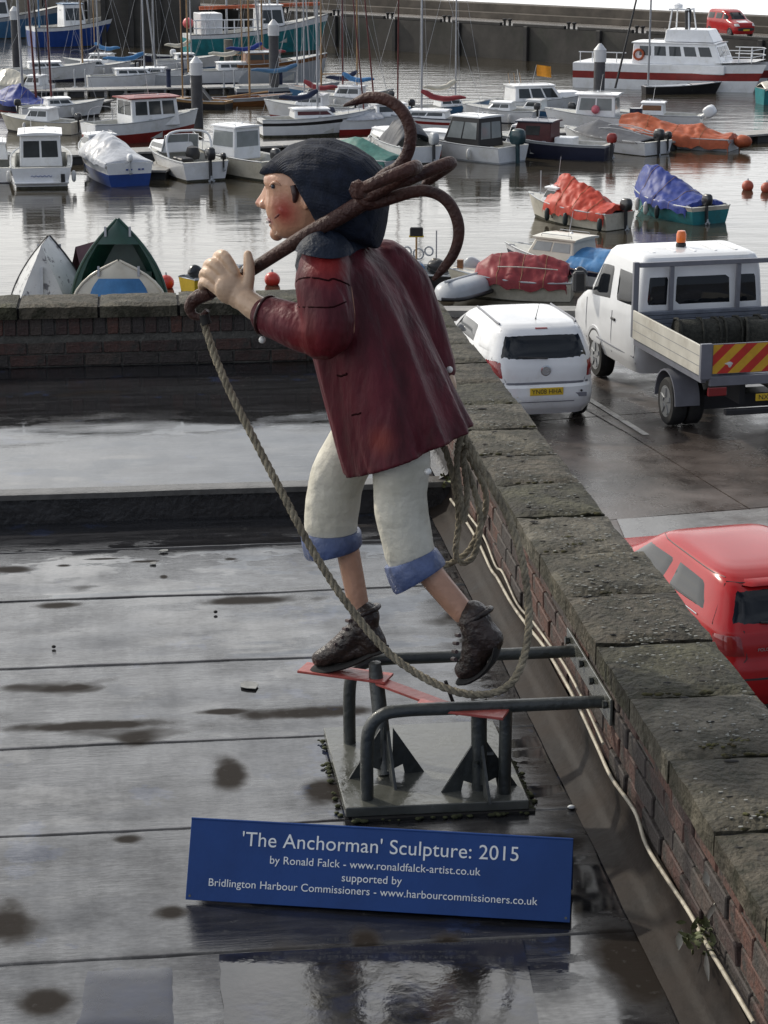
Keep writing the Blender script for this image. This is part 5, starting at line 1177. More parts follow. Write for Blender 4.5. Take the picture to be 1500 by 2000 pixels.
    def cabin(s, q0, q1, w0, h, z0=None, front=.35, aft=.05, top=.86, mat=None, roof=None, over=.10, sidewin=2, frontwin=2, aftwin=0, wz=(.42, .86), glass=None, rooft=.05, roofcol=None, name='cabin', crown=.06, fpad=.06):
        """frustum cabin between fractions q0..q1 of the length; w0 width; windows are separate panes"""
        mat = mat or GW; glass = glass or BGL; r = s.root; x0, x1 = s.x(q0), s.x(q1); z0 = s.zs((q0+q1)/2)-.06 if z0 is None else z0
        def C(u, v, t):      # u 0 aft..1 fwd, v -1..1 across, t 0..1 up
            return Vector((lerp(x0+aft*t, x1-front*t, u), v*w0/2*lerp(1, top, t), z0+h*t))
        m = MB(); m.hexa([C(0, -1, 0), C(1, -1, 0), C(1, 1, 0), C(0, 1, 0), C(0, -1, 1), C(1, -1, 1), C(1, 1, 1), C(0, 1, 1)]); cb = m.build(name, mat, r, bevel=.035)
        def pane(A, nrm):
            o = Vector(nrm)*.012; c = sum(A, Vector())/4; ins = [a.lerp(c, .0) for a in A]
            MB().hexa([a-o*.6 for a in ins]+[a+o for a in ins]).build('window', glass, cb, bevel=.006)
        a, b = wz
        for sd in (1, -1):
            for k in range(sidewin):
                u0 = fpad+(1-2*fpad)*k/sidewin+.02; u1 = fpad+(1-2*fpad)*(k+1)/sidewin-.02
                pane([C(u0, sd, a), C(u1, sd, a), C(u1, sd, b), C(u0, sd, b)], (0, sd, .1))
        for n_, u, d in ((frontwin, 1, 1), (aftwin, 0, -1)):
            for k in range(n_):
                v0 = -.88+1.76*k/n_+.05; v1 = -.88+1.76*(k+1)/n_-.05; pane([C(u, v0, a), C(u, v1, a), C(u, v1, b), C(u, v0, b)], (d, 0, .3))
        if roof is not False:
            def rf(u, v): 
                p = C(0, 0, 1).lerp(C(1, 0, 1), u); xx = lerp(x0+aft-over, x1-front+over, u); yy = lerp(-1, 1, v)*(w0/2*top+over*.6)
                return Vector((xx, yy, z0+h+rooft+crown*(1-(2*v-1)**2)*(1-.4*abs(2*u-1)**3)))
            m = MB().grid(rf, 8, 8); n = len(m.v)
            lowv = [Vector((v.x, v.y, z0+h-.005)) for v in m.v]; per = [i*9 for i in range(9)]+[72+j for j in range(1, 9)]+[i*9+8 for i in range(7, -1, -1)]+[j for j in range(7, 0, -1)]
            base = len(m.v); m.v += [lowv[i] for i in per]
            for i in range(len(per)): j = (i+1) % len(per); m.f.append((per[i], per[j], base+j, base+i))
            m.f.append(tuple(base+i for i in range(len(per)))); m.build('roof', roofcol or mat, cb, smooth=50)
            if h > .5:
                k_ = (len(bpy.data.objects) % 5)/5; xa = lerp(x0+aft, x1-front, .3+.4*k_); zt_ = z0+h+rooft
                MB().tube([(xa, w0*.2, zt_), (xa-.15, w0*.2, zt_+.8+.5*k_)], [.012, .006], 5).build('aerial', GW, cb)
                for sd in (1, -1): MB().tube([(lerp(x0+aft, x1-front, .1), sd*w0*.36, zt_), (lerp(x0+aft, x1-front, .12), sd*w0*.36, zt_+.09), (lerp(x0+aft, x1-front, .88), sd*w0*.36, zt_+.09), (lerp(x0+aft, x1-front, .9), sd*w0*.36, zt_)], .012, 5).build('grab_rail', ALU, cb)
                MB().lathe([(.05, 0), (.06, .06), (.02, .10)], 8, T(xa+.2, -w0*.15, zt_)).build('deck_light', GW, cb)
        return cb
    def tarp(s, q0, q1, ridge, mat, drop=.22, wr=.05, name='tarpaulin', seed=0, flat=.0, side=1.03):
        """ridge: [(fraction, height above gunwale)]; sheet drapes over both gunwales"""
        def fn(u, v):
            q = lerp(q0, q1, u); t = 2*v-1; R_ = interp(ridge, u)[0]; a = abs(t); g = s.pt(max(0, min(.99, q)), 1, 1); hw = g.y*side
            if a < .84:
                k = a/.84; y = hw*k; z = g.z+.03+R_*(1-k**(1.25+flat))
            else: k = (a-.84)/.16; y = hw*(1+.05*k); z = g.z+.03-drop*k*(1+.35*fbm(u*7, t*2, seed))
            w = wr*(fbm(u*5+seed, t*1.6, seed, 3)+.6*sin(u*26+3*fbm(t*2, u*2, seed))*(a**1.5)*.5)
            w += wr*.9*(abs(fbm(u*6+seed*3, t*2.4+1.7*u, seed, 2))*1.6-.35)+wr*.30*(1-abs(((u*9+t*2.2+.8*fbm(u*3, t*2, seed)) % 1)*2-1))
            x = s.x(q)+(s.rake*.6*q**4 if q > .5 else 0)
            if u in (0, 1): z -= drop*.6*(1 if u == 0 else .8)
            return Vector((x+wr*.6*fbm(u*6, t*4, seed+5), (1 if t > 0 else -1)*y*(1+.02*fbm(u*9, t, seed)), z+w*(.4+.6*R_/.6)))
        tp_ = MB().grid(fn, 64, 44).build(name, mat, s.root, smooth=62)
        for q_ in ((.25, .5, .75) if wr >= .05 else ()): MB().tube([Vector(fn(q_, k/24))+Vector((0, 0, .008)) for k in range(25)], .008, 5).build('lashing', TAN, tp_)
        return tp_
    def outboard(s, y=0, mat=None, sc=1., up=0., cowl=None, qx=0.):
        mat = mat or OBK; M = T(s.x(0)-.16*sc+qx, y, s.zs(0)+.05) @ Matrix.Rotation(-up, 4, 'Y') @ Matrix.Scale(sc, 4)
        lg = MB().loft([[(a*.5+dx, b, z) for a, b in ((.16, 0), (.08, .06), (-.12, .05), (-.18, 0), (-.12, -.05), (.08, -.06))] for z, dx in ((.1, 0), (-.25, -.01), (-.6, -.02), (-.85, -.03))])
        for v in lg.v: v[:] = M @ v
        o = lg.build('outboard_motor', mat, s.root, smooth=40)
        rings = []
        for z, w, l, dx in ((.05, .14, .20, 0), (.12, .17, .26, 0), (.32, .18, .28, -.01), (.48, .155, .24, -.02), (.55, .10, .16, -.03), (.565, .03, .05, -.03)):
            rings.append([M @ Vector((dx+l*abs(cos(t))**.6*(1 if cos(t) > 0 else -1), w*abs(sin(t))**.6*(1 if sin(t) > 0 else -1), z)) for t in [2*pi*k/20 for k in range(20)]])
        MB().loft(rings).build('cowl', cowl or mat, o, smooth=50)
        pr_ = MB().lathe([(.045, -.14), (.05, .0), (.02, .06)], 10, M @ T(-.06, 0, -.72), 'x')
        for k in range(3): pr_.box((-.075, -.045, .03), (-.06, .045, .15), M @ T(-.05, 0, -.72) @ Matrix.Rotation(2*pi*k/3, 4, 'X'))
        pr_.build('propeller', GG, o); return o
    def mast(s, q, h, r=.055, mat=None, lean=(0, 0), boom=None, cover=None, stays=True, z0=None):
        x = s.x(q); z0 = s.zs(q) if z0 is None else z0; top = Vector((x+lean[0]*h, lean[1]*h, z0+h)); mt = MB().tube([(x, 0, z0-.1), top], [r, r*.7], 8).build('mast', mat or ALU, s.root, smooth=60)
        if boom:
            e = Vector((x-boom, 0, z0+.95)); bmn = MB().tube([(x, 0, z0+.85), e], .035, 6).build('boom', mat or ALU, mt)
            if cover:
                pts = [Vector((x-boom*k/8, 0, z0+.93+.05*sin(k*1.1)+.32*max(0, 1-k*.5))) for k in range(9)]
                MB().tube(pts, [.10, .15, .15, .14, .14, .13, .12, .10, .05], 10).build('sail_cover', cover, bmn, smooth=70)
        if stays:
            for e in ((s.x(.97), 0, s.zs(.97)), (x-.1, s.hb(q)*.95, s.zs(q)), (x-.1, -s.hb(q)*.95, s.zs(q)), (s.x(0), 0, s.zs(0))):
                MB().tube([top.lerp(Vector((x, 0, z0)), .02), e], .008, 4).build('stay', ALU, mt)
        return mt
    def fenders(s, qs, sd, mat=None):
        for q in qs:
            g = s.pt(q, 1, sd); f = MB().lathe([(.02, .24), (.07, .20), (.095, .10), (.095, -.10), (.07, -.20), (.02, -.24)], 10, T(g.x, g.y+sd*.09, g.z-.36)).build('fender', mat or FEND, s.root, smooth=50)
    def pulpit(s, q0=.72, h=.5, mat=None):
        pts = [s.pt(q0+(.985-q0)*k/5, 1, 1)*1 for k in range(6)]; L_ = [p+Vector((0, -.05, h)) for p in pts]; R_ = [Vector((p.x, -p.y, p.z)) for p in L_]
        r = MB().tube(L_+R_[::-1], .014, 6).build('pulpit', mat or ALU, s.root, smooth=60)
        for k in (0, 2, 4):
            for sd in (1, -1): MB().tube([Vector((pts[k].x, sd*pts[k].y*.96, pts[k].z)), Vector((L_[k].x, sd*L_[k].y, L_[k].z))], .012, 6).build('stanchion', mat or ALU, r)
    def screen(s, q, w, h, lean=.3, frame=None, arc=True):
        """raked windscreen of three panes with a frame"""
        z = s.zs(q)+.05; x = s.x(q); A = [(x-.35, -w/2), (x, -w*.3), (x, w*.3), (x-.35, w/2)]
        pr_ = None
        for i in range(3):
            a, b = A[i], A[i+1]; q4 = [Vector((a[0], a[1], z)), Vector((b[0], b[1], z)), Vector((b[0]-lean, b[1]*.9, z+h)), Vector((a[0]-lean, a[1]*.9, z+h))]
            n = (q4[1]-q4[0]).cross(q4[3]-q4[0]).normalized()*.006; w_ = MB().hexa([p-n for p in q4]+[p+n for p in q4]).build('windscreen', CGL, s.root)
            MB().tube(q4, .018, 6, closed=True).build('frame', frame or GW, w_)
def W0(x, y): return P(x, y, 0)
HULL = lambda top, low=None, stripe=None: ([(.30, 1, top, 'hull')] if not stripe else [(.30, .72, top, 'hull'), (.72, .86, stripe, 'stripe'), (.86, 1, top, 'topside')])+[(0, .30, low or WEED, 'boot_top')]

# ---------------- nearest row, sterns towards us
b = Boat('motor_boat', 'white motor boat with dark hull band cut off by the left edge', 'boat', W0(-18, 358), 10, 5.6, 2.1, .62, HULL(GW, NAVY)); b.cabin(.45, .8, 1.5, .7); b.fenders((.3,), -1)
b = Boat('cabin_cruiser', 'white cabin boat with two rounded rear door windows and blue name on its transom', 'boat', W0(82, 369), 9, 6.6, 2.55, .85, HULL(GW), transom=.95, full=2.6); c_ = b.cabin(.22, .62, 1.75, 1.30, z0=.72, front=.35, aft=-.02, top=.93, sidewin=2, frontwin=2, aftwin=2, wz=(.30, .82), over=.16, crown=.10, roofcol=GW)
b.fenders((.02,), -1); b.fenders((.05,), 1)
m = MB().tube([Vector((b.x(0)-.075, .42-.05*k, .52+.045*sin(k*1.9)+.02*sin(k*4.3))) for k in range(18)], .012, 5); m.build('name_script', BLUE, b.root)
MB().box((b.x(0)-.22, -1.1, .22), (b.x(0)-.03, 1.1, .30)).build('bathing_platform', GW, b.root, bevel=.02); MB().box((b.x(0)-.30, -.95, .30), (b.x(0)-.2, -.78, .62)).build('outboard_bracket', BLK, b.root)
MB().lathe([(.20, 0), (.20, .06), (.05, .09)], 16, T(b.x(.40), 0, 2.13)).build('roof_hatch', GW, b.root, smooth=40)
b = Boat('covered_motor_boat', 'white and bright blue motor boat under a silver tent cover', 'boat', W0(254, 364), 24, 6.2, 2.05, .95, [(.62, 1, GW, 'topside'), (.0, .62, BLUE, 'hull')], transom=.96, full=2.4)
b.tarp(.0, .66, [(0, .05), (.06, .18), (.55, .75), (.85, .80), (1, .55)], T_sil, .16, .03, seed=3, flat=.3); b.cabin(.60, .80, 1.35, .62, sidewin=1, front=.4)
pr_ = b.outboard(0, GG, .6, 0, GW)
for k, y in enumerate((-.55, -.40, -.05, .12)): MB().box((b.x(0)-.075, y-.05, .66), (b.x(0)-.06, y+.05, .72)).build('registration_mark', BLUE, b.root)
b = Boat('sports_boat', 'white sports boat with raked screen arch and black outboard beside the blue covered boat', 'boat', W0(402, 354), 27, 5.6, 2.15, .80, HULL(GW), transom=.95); b.screen(.58, 1.7, .72, .30); b.cabin(.52, .86, 1.5, .42, sidewin=1, frontwin=0, roof=False); b.outboard(-.15, OBK, 1.05); b.outboard(-.78, OBK, .55)
MB().tube(cat([(b.x(.30), .98, .85), (b.x(.34), .92, 1.75), (b.x(.36), 0, 1.92), (b.x(.34), -.92, 1.75), (b.x(.30), -.98, .85)], 6), .05, 8).build('arch', GW, b.root, smooth=60)
sb_ = MB().lathe([(.02, 0), (.28, .06), (.32, .3), (.24, .55), (.06, .62)], 14, T(b.x(.36), -.25, .65)).build('helm_seat', BLK, b.root, smooth=50); MB().box((b.x(.12), .25, .5), (b.x(.3), .8, .9)).build('locker', BLK, b.root, bevel=.04)
b = Boat('fishing_boat', 'white fishing boat with tall wheelhouse and big rear window behind the knitted hat', 'boat', W0(545, 352), 42, 5.8, 2.15, .82, HULL(GC), transom=.93); b.cabin(.36, .66, 1.45, 1.35, z0=.7, front=.25, aft=.0, top=.94, aftwin=1, sidewin=1, frontwin=2, wz=(.40, .88), glass=CGL, roofcol=GW); b.outboard(.3, OBK, .9); b.pulpit(.7)
b = Boat('covered_dinghy', 'small boat under a ridged green tarpaulin behind the knitted hat', 'boat', W0(775, 338), 48, 4.8, 1.9, .55, HULL(GG)); b.tarp(.0, .92, [(0, .15), (.45, .75), (.55, .75), (1, .1)], T_green, .2, .02, seed=8)
b = Boat('cuddy_boat', 'white boat with dark grey folding canopy seen through the upper anchor tine', 'boat', W0(822, 322), 22, 5.2, 2.1, .80, HULL(GW), transom=.95); b.tarp(.12, .52, [(0, .5), (.3, .95), (.75, 1.0), (1, .55)], T_grey, .05, .02, seed=4, flat=1.2, side=.9, name='canopy'); b.cabin(.5, .85, 1.5, .35, sidewin=0, frontwin=1); b.outboard(-.55, OBK, 1.05, 0, GG); b.fenders((.1, .3), -1, REDH)
for k in range(4): b.fenders((.45+.12*k,), 1)
b = Boat('cabin_boat', 'white cuddy boat with black-framed canopy windows and large dark outboard', 'boat', W0(1000, 318), 47, 6.2, 2.3, .72, HULL(GW, GG), transom=.94); b.cabin(.20, .56, 1.75, 1.32, z0=.62, front=.55, aft=.05, top=.88, mat=BLK, sidewin=2, frontwin=2, aftwin=2, wz=(.28, .84), glass=CGL, roofcol=GW); b.cabin(.5, .86, 1.5, .30, sidewin=0, frontwin=0, mat=GW); b.outboard(-.1, OBT, 1.35); b.fenders((.55, .25), 1)
b = Boat('coble_boat', 'navy hulled boat with maroon wheelhouse and white bow screen', 'boat', W0(1188, 312), 66, 5.6, 1.9, .68, [(.90, 1, GG, 'gunwale_strake'), (.12, .90, NAVY, 'hull'), (0, .12, GW, 'boot_top')], railmat=GG, transom=.8); b.cabin(.46, .82, 1.35, 1.05, z0=.55, front=.4, aft=0, top=.95, mat=MAR, sidewin=1, frontwin=2, wz=(.45, .85), fpad=.28, roofcol=NAVY); b.cabin(.74, .86, 1.2, .85, z0=.6, front=.30, mat=GW, sidewin=1, frontwin=2, roof=False); MB().box((b.x(.28), -.4, .3), (b.x(.44), .45, .95)).build('engine_box', GW, b.root, bevel=.03); b.outboard(0, OBK, .85, 0, REDH)
b = Boat('covered_speedboat', 'white boat with streaked grey cover and two black outboards', 'boat', W0(1283, 303), 42, 5.6, 2.1, .62, HULL(GW), transom=.93); b.tarp(.06, .84, [(0, .1), (.3, .35), (.75, .62), (1, .15)], T_grey, .06, .015, seed=6); b.outboard(.1, OBK, 1.0); b.outboard(-.6, OBK, .7)
for k in range(4): MB().tube([Vector((b.x(.1+.7*i/6), -.55+.36*k, b.zs(.4)+.15+.5*sin(pi*min(1, (i+1)/7))*(1-abs(-.55+.36*k)*.75))) for i in range(7)], .015, 5).build('cover_strap', GG, b.root)
b = Boat('covered_boat', 'boat wholly wrapped in a crumpled orange tarpaulin beside the pontoon', 'boat', W0(1432, 294), 62, 5.6, 2.0, .55, HULL(GG)); b.tarp(-.01, .99, [(0, .25), (.12, .15), (.3, .55), (.55, .45), (.85, .75), (1, .5)], T_orange, .45, .10, seed=9); m = MB().ball((b.x(0)-.45, 0, .45), .38, 14, 10, (1.2, .9, .8)); 
for v in m.v: v += Vector((0, 0, .05))*fbm(v.x*4, v.y*4, v.z*4)
m.build('wrapped_outboard', T_orange, b.root, smooth=70)
# ---------------- on moorings nearer the quay
b = Boat('covered_fishing_boat', 'cream boat under a bright orange-red tarpaulin moored right of centre', 'boat', W0(1208, 449), 40, 4.3, 1.75, .60, HULL(GC), transom=.85); b.tarp(.0, .70, [(0, .25), (.2, .30), (.5, .75), (.85, 1.0), (1, .75)], T_red, .30, .07, seed=12); b.cabin(.60, .80, 1.25, .55, sidewin=1, front=.35); b.fenders((.62, .40), 1, FENB); b.fenders((.04,), 1, FENB); b.outboard(-.2, OBK, .85); MB().lathe([(.02, 0), (.02, .9)], 6, T(b.x(.93), 0, b.zs(.9))).build('stem_post', ALU, b.root)
b = Boat('covered_work_boat', 'teal boat under a crumpled blue tarpaulin moored near the right edge', 'boat', W0(1385, 437), 30, 4.3, 1.95, .62, [(.84, 1, GC, 'gunwale_strake'), (0, .84, TEAL, 'hull')], transom=.9); b.tarp(.05, .92, [(0, .2), (.2, .35), (.5, .75), (.8, 1.0), (1, .7)], T_blue, .26, .08, seed=15); b.fenders((.72, .56), 1); b.fenders((.40,), 1, FENB); b.outboard(.25, OBK, .8)
b = Boat('wooden_boat', 'worn cream boat under a maroon tarpaulin moored at the quay behind the white car', 'boat', W0(1116, 584), 78, 3.4, 1.7, .55, HULL(GC), transom=.7, deckmat=GC); b.tarp(.02, .80, [(0, .45), (.2, .62), (.6, .70), (.85, .55), (1, .2)], T_mar, .22, .05, seed=18); b.outboard(0, OBK, .7, .6); MB().tube(cat([(b.x(.1), .62, .95), (b.x(.4), .66, 1.0), (b.x(.62), .6, .98)], 5), .016, 6).build('lashing', ROPEW, b.root); MB().box((b.x(.95), -.08, .6), (b.x(1.0), .08, 1.05)).build('stem_post', WOOD, b.root)
b = Boat('day_cruiser', 'blue and white cruiser half hidden behind the cab of the truck', 'boat', W0(1262, 572), 52, 4.8, 1.9, .70, HULL(GW, BLUE, NAVY)); b.cabin(.45, .82, 1.4, .62, sidewin=2, glass=CGL, mat=GC); b.tarp(.02, .48, [(0, .25), (.5, .42), (1, .35)], T_sky, .1, .03, flat=.8, seed=21)
for q in (.2, .32, .44, .56, .68): b.fenders((q,), 1)
b = Boat('work_boat', 'open work boat heaped with pots and gear beyond the end of the parapet', 'boat', W0(905, 566), 70, 3.7, 1.7, .5, HULL(BLK, WEED), transom=.8, deckmat=GG)
rd = random.Random(21); gear = b
for k, (px, py, sz, col) in enumerate(((.25, -.3, .28, OBK), (.4, .2, .25, GG), (.55, -.1, .3, T_grey), (.62, .3, .22, TAN), (.35, .5, .2, T_sky), (.2, .3, .24, BLK), (.48, -.45, .22, T_green))):
    m = MB().ball((b.x(px), py, .55+.1*(k % 3)), sz, 12, 8, (1.2, 1, .8))
    for v in m.v: v += Vector((.05, .05, .06))*fbm(v.x*5, v.y*5, v.z*5+k)
    m.build('gear_bundle', col, b.root, smooth=50)
for i, (x, r) in enumerate(((.42, .16), (.52, .14), (.33, .13))): MB().tube([(b.x(x)+r*cos(2*pi*k/16), -.35, .95+r*sin(2*pi*k/16)+.05*i) for k in range(16)], .03, 8, closed=True).build('pot_ring', GG, b.root, smooth=60)
b.outboard(.1, OBK, .9, .5, GG)
for i, (xx, yt, yb, flag) in enumerate(((813, 447, 535, True), (852, 450, 520, False))):
    bt_ = P(xx, yb, Y=61.2); tp = P(xx+1, yt, Y=61.2)
    fl_ = thing('marker_pole', 'thin marker pole with a small dark yellow-edged flag seen inside the anchor tine' if flag else 'bare thin marker pole standing right of the flagged pole', 'pole', (bt_.x, bt_.y, .3), group=None); fl_.location = (bt_.x, bt_.y, .45)
    MB().tube([Vector((0, 0, 0)), Vector((0, 0, tp.z-.45))], .03 if flag else .022, 6).build('pole', TAN if flag else ALU, fl_)
    if flag: MB().box((-.2, -.05, tp.z-.68), (.2, .05, tp.z-.40)).build('flag', BLK, fl_, bevel=.03); MB().box((-.22, -.03, tp.z-.70), (.22, .03, tp.z-.64)).build('flag_edge', M_yplate, fl_)
ta, tb_ = W0(862, 604), W0(942, 580); td = (tb_-ta).normalized(); TLn = (tb_-ta).length*1.05
tender = thing('upturned_tender', 'upturned pale tender lying beside the end of the parapet', 'boat', (ta.x, ta.y, .25), atan2(td.y, td.x))
rings = []
for k in range(15):
    u = k/14; e = (1-abs(2*u-1)**5)**.5 if 0 < u < 1 else .12; rings.append([(u*TLn, .50*e*cos(a)*-1, .50*e*sin(a)**.5) for a in [pi*q/14 for q in range(15)]])
MB().loft(rings).build('hull', GG, tender, smooth=50)
MB().tube([(u*TLn/10, -.54*(1-abs(u/5-1)**5)**.5 if 0 < u < 10 else 0, .03) for u in range(11)], .06, 8).build('gunwale', BLK, tender, smooth=60); MB().tube([(.2, 0, .50), (TLn-.2, 0, .50)], .04, 6).build('keel', GG, tender)
b = Boat('yellow_dinghy', 'small yellow dinghy with tilted black outboard under the raised hand', 'boat', W0(368, 570), -50, 1.7, 1.0, .40, [(0, 1, M_yplate, 'hull')], deckmat=GG); b.outboard(0, OBK, .75, .9, None, .55)
# ---------------- second row
b = Boat('covered_dinghy', 'boat under a peaked blue tarpaulin at the left behind the cabin boats', 'boat', W0(118, 222), 62, 4.6, 1.9, .5, HULL(NAVY, REDH)); b.tarp(.0, .95, [(0, .25), (.35, .25), (.6, .95), (.8, .7), (1, .2)], T_blue, .28, .05, seed=24); b.mast(.35, 9, .07, DRED, lean=(0, .06)); b.mast(.55, 9, .08, ALU, lean=(0, .02), stays=False)
b = Boat('wheelhouse_boat', 'white boat with red wheelhouse roof and red lower hull', 'boat', W0(175, 281), -58, 5.6, 2.2, .95, [(.55, 1, GW, 'topside'), (0, .55, REDH, 'hull')], transom=.8); b.cabin(.34, .80, 1.8, 1.35, z0=.75, front=.15, aft=.0, top=.95, sidewin=3, frontwin=3, aftwin=2, wz=(.42, .90), roofcol=REDH, over=.18); MB().tube(cat([(b.x(.05), .8, 1.0), (b.x(.1), .85, 1.6), (b.x(.28), .9, 1.6), (b.x(.3), .9, 1.0)], 5), .02, 6).build('rail', ALU, b.root)
b = Boat('open_dinghy', 'dark open sailing dinghy with furled black sail left of the tall pile', 'boat', W0(446, 213), 72, 4.0, 1.6, .45, [(.8, 1, TAN, 'gunwale_strake'), (0, .8, BLK, 'hull')], deckmat=TAN); MB().loft([[(b.x(.25)+dx*.5, y_, .45), (b.x(.35)+dx*.5, y_, .45), (b.x(.45)+dx*.3, y_, 1.35)] for dx, y_ in ((0, -.25), (.2, .0), (0, .25))]).build('furled_sail', BLK, b.root, smooth=40); b.mast(.7, 6.5, .05, TAN, stays=False)
b = Boat('open_boat', 'brown open boat with bundled spars between the two nearer dark piles', 'boat', W0(415, 207), -76, 4.4, 1.7, .42, [(.75, 1, GG, 'gunwale_strake'), (0, .75, WOOD, 'hull')], deckmat=WOOD); [MB().tube([(b.x(.2), -.2+.15*k, .5), (b.x(.75), .2-.12*k, .75)], .045, 6).build('spar', TAN, b.root) for k in range(3)]; b.mast(.5, 8.5, .06, TAN, stays=False)
b = Boat('sailing_yacht', 'white yacht with black hull stripe and navy furled sail behind the hat', 'boat', W0(510, 266), -76, 5.6, 2.2, .85, HULL(GW, None, BLK), transom=.7, rake=.6); b.cabin(.28, .70, 1.4, .42, sidewin=1, front=.6, frontwin=0, glass=MAR); b.mast(.52, 9.5, .06, ALU, boom=2.0, cover=T_navy); b.pulpit(.75, .45); b.mast(.95, 8.6, .04, DRED, lean=(-.10, 0), stays=False)
b = Boat('motor_sailer', 'white boat with red lower hull partly hidden by the raised anchor tine', 'boat', W0(655, 262), -70, 5.6, 2.1, .8, [(.5, 1, GW, 'topside'), (0, .5, REDH, 'hull')]); b.cabin(.35, .72, 1.5, .6, sidewin=2, front=.5, glass=BGL); b.tarp(.05, .4, [(0, .3), (1, .5)], T_sil, .08, .02, seed=3); b.outboard(.3, NAVY, .9); b.mast(.6, 9, .045, DRED, lean=(-.03, -.10), stays=False)
b = Boat('sailing_yacht', 'white yacht with red stripe and brown furled sail right of the anchor', 'boat', W0(948, 262), 76, 6.4, 2.2, .75, HULL(GW, None, REDH), transom=.6, rake=.7, railmat=NAVY); b.cabin(.30, .66, 1.4, .35, sidewin=2, front=.5, frontwin=0); b.mast(.52, 10, .06, ALU, boom=2.3, cover=T_mar); b.pulpit(.78, .4); b.mast(.9, 9, .045, DRED, lean=(.08, .06), stays=False)
b = Boat('motor_cruiser', 'white cruiser with dark wrap-round windows and small orange flag', 'boat', W0(972, 228), -72, 5.6, 2.3, .85, HULL(GW)); b.cabin(.12, .66, 1.8, .95, z0=.7, front=.75, top=.88, sidewin=3, frontwin=2, wz=(.35, .88), roofcol=GW); b.cabin(.6, .9, 1.5, .28, roof=False, sidewin=0, frontwin=0); fl = MB().tube([(b.x(.35), 0, 1.6), (b.x(.40), 0, 2.75)], .015, 6).build('flag_staff', ALU, b.root); MB().grid(lambda u, v: (b.x(.40)+.02+.85*u, .08*sin(u*6+v), 2.15+.6*v-.12*u), 8, 4).build('flag', PM('orange_flag', (.75, .30, .02), .7, .1), fl); [MB().tube([(b.x(.15+.06*k), .4, 1.65), (b.x(.13+.06*k), .4, 2.3)], .014, 5).build('aerial', TAN, b.root) for k in range(3)]
b = Boat('small_runabout', 'small blue and white runabout right of the flagged cruiser', 'boat', W0(1112, 236), 60, 3.8, 1.5, .5, HULL(MID, GW)); b.cabin(.4, .7, 1.0, .5, sidewin=1, mat=GW); b.outboard(0, OBK, .8)
b = Boat('wheelhouse_boat', 'white open-backed wheelhouse boat behind the right pile', 'boat', W0(1262, 258), 74, 5.0, 2.1, .75, HULL(GW)); b.cabin(.30, .72, 1.6, 1.25, z0=.6, front=.2, top=.94, sidewin=2, aftwin=2, wz=(.40, .88), glass=CGL, roofcol=GW, over=.2); MB().lathe([(.3, 0), (.34, .75), (.34, .82)], 16, T(b.x(.12), -.3, .35)).build('blue_bin', NAVY, b.root, smooth=40); MB().ball((b.x(.5), .86, 1.15), .22, 10, 8).build('pink_buoy', PM('pink_float', (.62, .16, .20), .5, .1), b.root, smooth=60)
b = Boat('fast_launch', 'low white launch with two tilted white outboards behind the orange tarpaulin', 'boat', W0(1368, 248), 76, 5.4, 2.0, .6, HULL(GW)); b.cabin(.35, .62, 1.3, .6, sidewin=1, mat=GW, glass=WOOD); b.outboard(.35, GW, 1.1, 1.0); b.outboard(-.35, OBK, 1.1, 1.0, GW)
b = Boat('teal_launch', 'teal launch with cream cover cut off by the right edge', 'boat', W0(1484, 203), -80, 5.5, 2.0, .9, [(0, 1, TEAL, 'hull')]); b.tarp(0, .5, [(0, .3), (.5, .6), (1, .4)], GC, .1, .02)
# ---------------- third row, beyond the pontoon
b = Boat('sailing_yacht', 'small yacht with navy boot stripe and turquoise folded sail, leftmost beyond the pontoon', 'boat', W0(172, 174), -78, 5.8, 2.1, .8, HULL(GW, NAVY, None), transom=.7); b.cabin(.3, .7, 1.4, .38, sidewin=3, frontwin=0); b.mast(.62, 10, .06, ALU, boom=2.6, cover=T_sky); b.mast(.75, 10, .06, ALU, lean=(-.1, 0), stays=False); b.pulpit(.75, .4)
b = Boat('sailing_yacht', 'pale grey-blue small yacht beyond the pontoon beside a blue post', 'boat', W0(365, 172), 80, 4.6, 2.0, .8, HULL(GG, MID), transom=.75); b.cabin(.3, .7, 1.3, .4, sidewin=2, frontwin=0); b.mast(.45, 9, .055, ALU, stays=True); b.mast(.05, 9, .07, T_navy, lean=(.0, .05), stays=False)
b = Boat('sailing_yacht', 'white yacht with dark boot stripe beyond the pontoon behind the tallest pile', 'boat', W0(372, 164), -79, 6.2, 2.2, .85, HULL(GW, NAVY), transom=.75); b.cabin(.28, .68, 1.4, .45, sidewin=3, frontwin=0); b.mast(.55, 10, .055, TAN, boom=2.2, cover=GC); b.mast(.75, 10, .07, ALU, lean=(-.07, 0)); b.mast(-.02, 9, .06, TAN, stays=False)
b = Boat('cabin_ketch', 'varnished cabin ketch with white coach roof beside the second pile', 'boat', W0(462, 163), -74, 5.8, 2.3, 1.25, [(.86, 1, WOOD, 'gunwale_strake'), (0, .86, GG, 'hull')], transom=.75); b.cabin(.1, .5, 1.7, .75, mat=WOOD, roofcol=GW, sidewin=2); b.mast(.3, 10, .06, TAN, boom=2.4, cover=T_blue); b.mast(.85, 10, .05, ALU, lean=(-.06, 0)); b.mast(.95, 10, .05, ALU, lean=(-.07, 0), stays=False)
b = Boat('sailing_dinghy', 'light blue open sailing dinghy with tan boom left of the anchor tip', 'boat', W0(712, 196), 78, 4.4, 1.7, .55, [(.82, 1, GW, 'gunwale_strake'), (0, .82, MID, 'hull')], deckmat=WOOD); b.mast(.6, 9, .055, TAN, boom=2.4); b.mast(.3, 9, .06, ALU, stays=False)
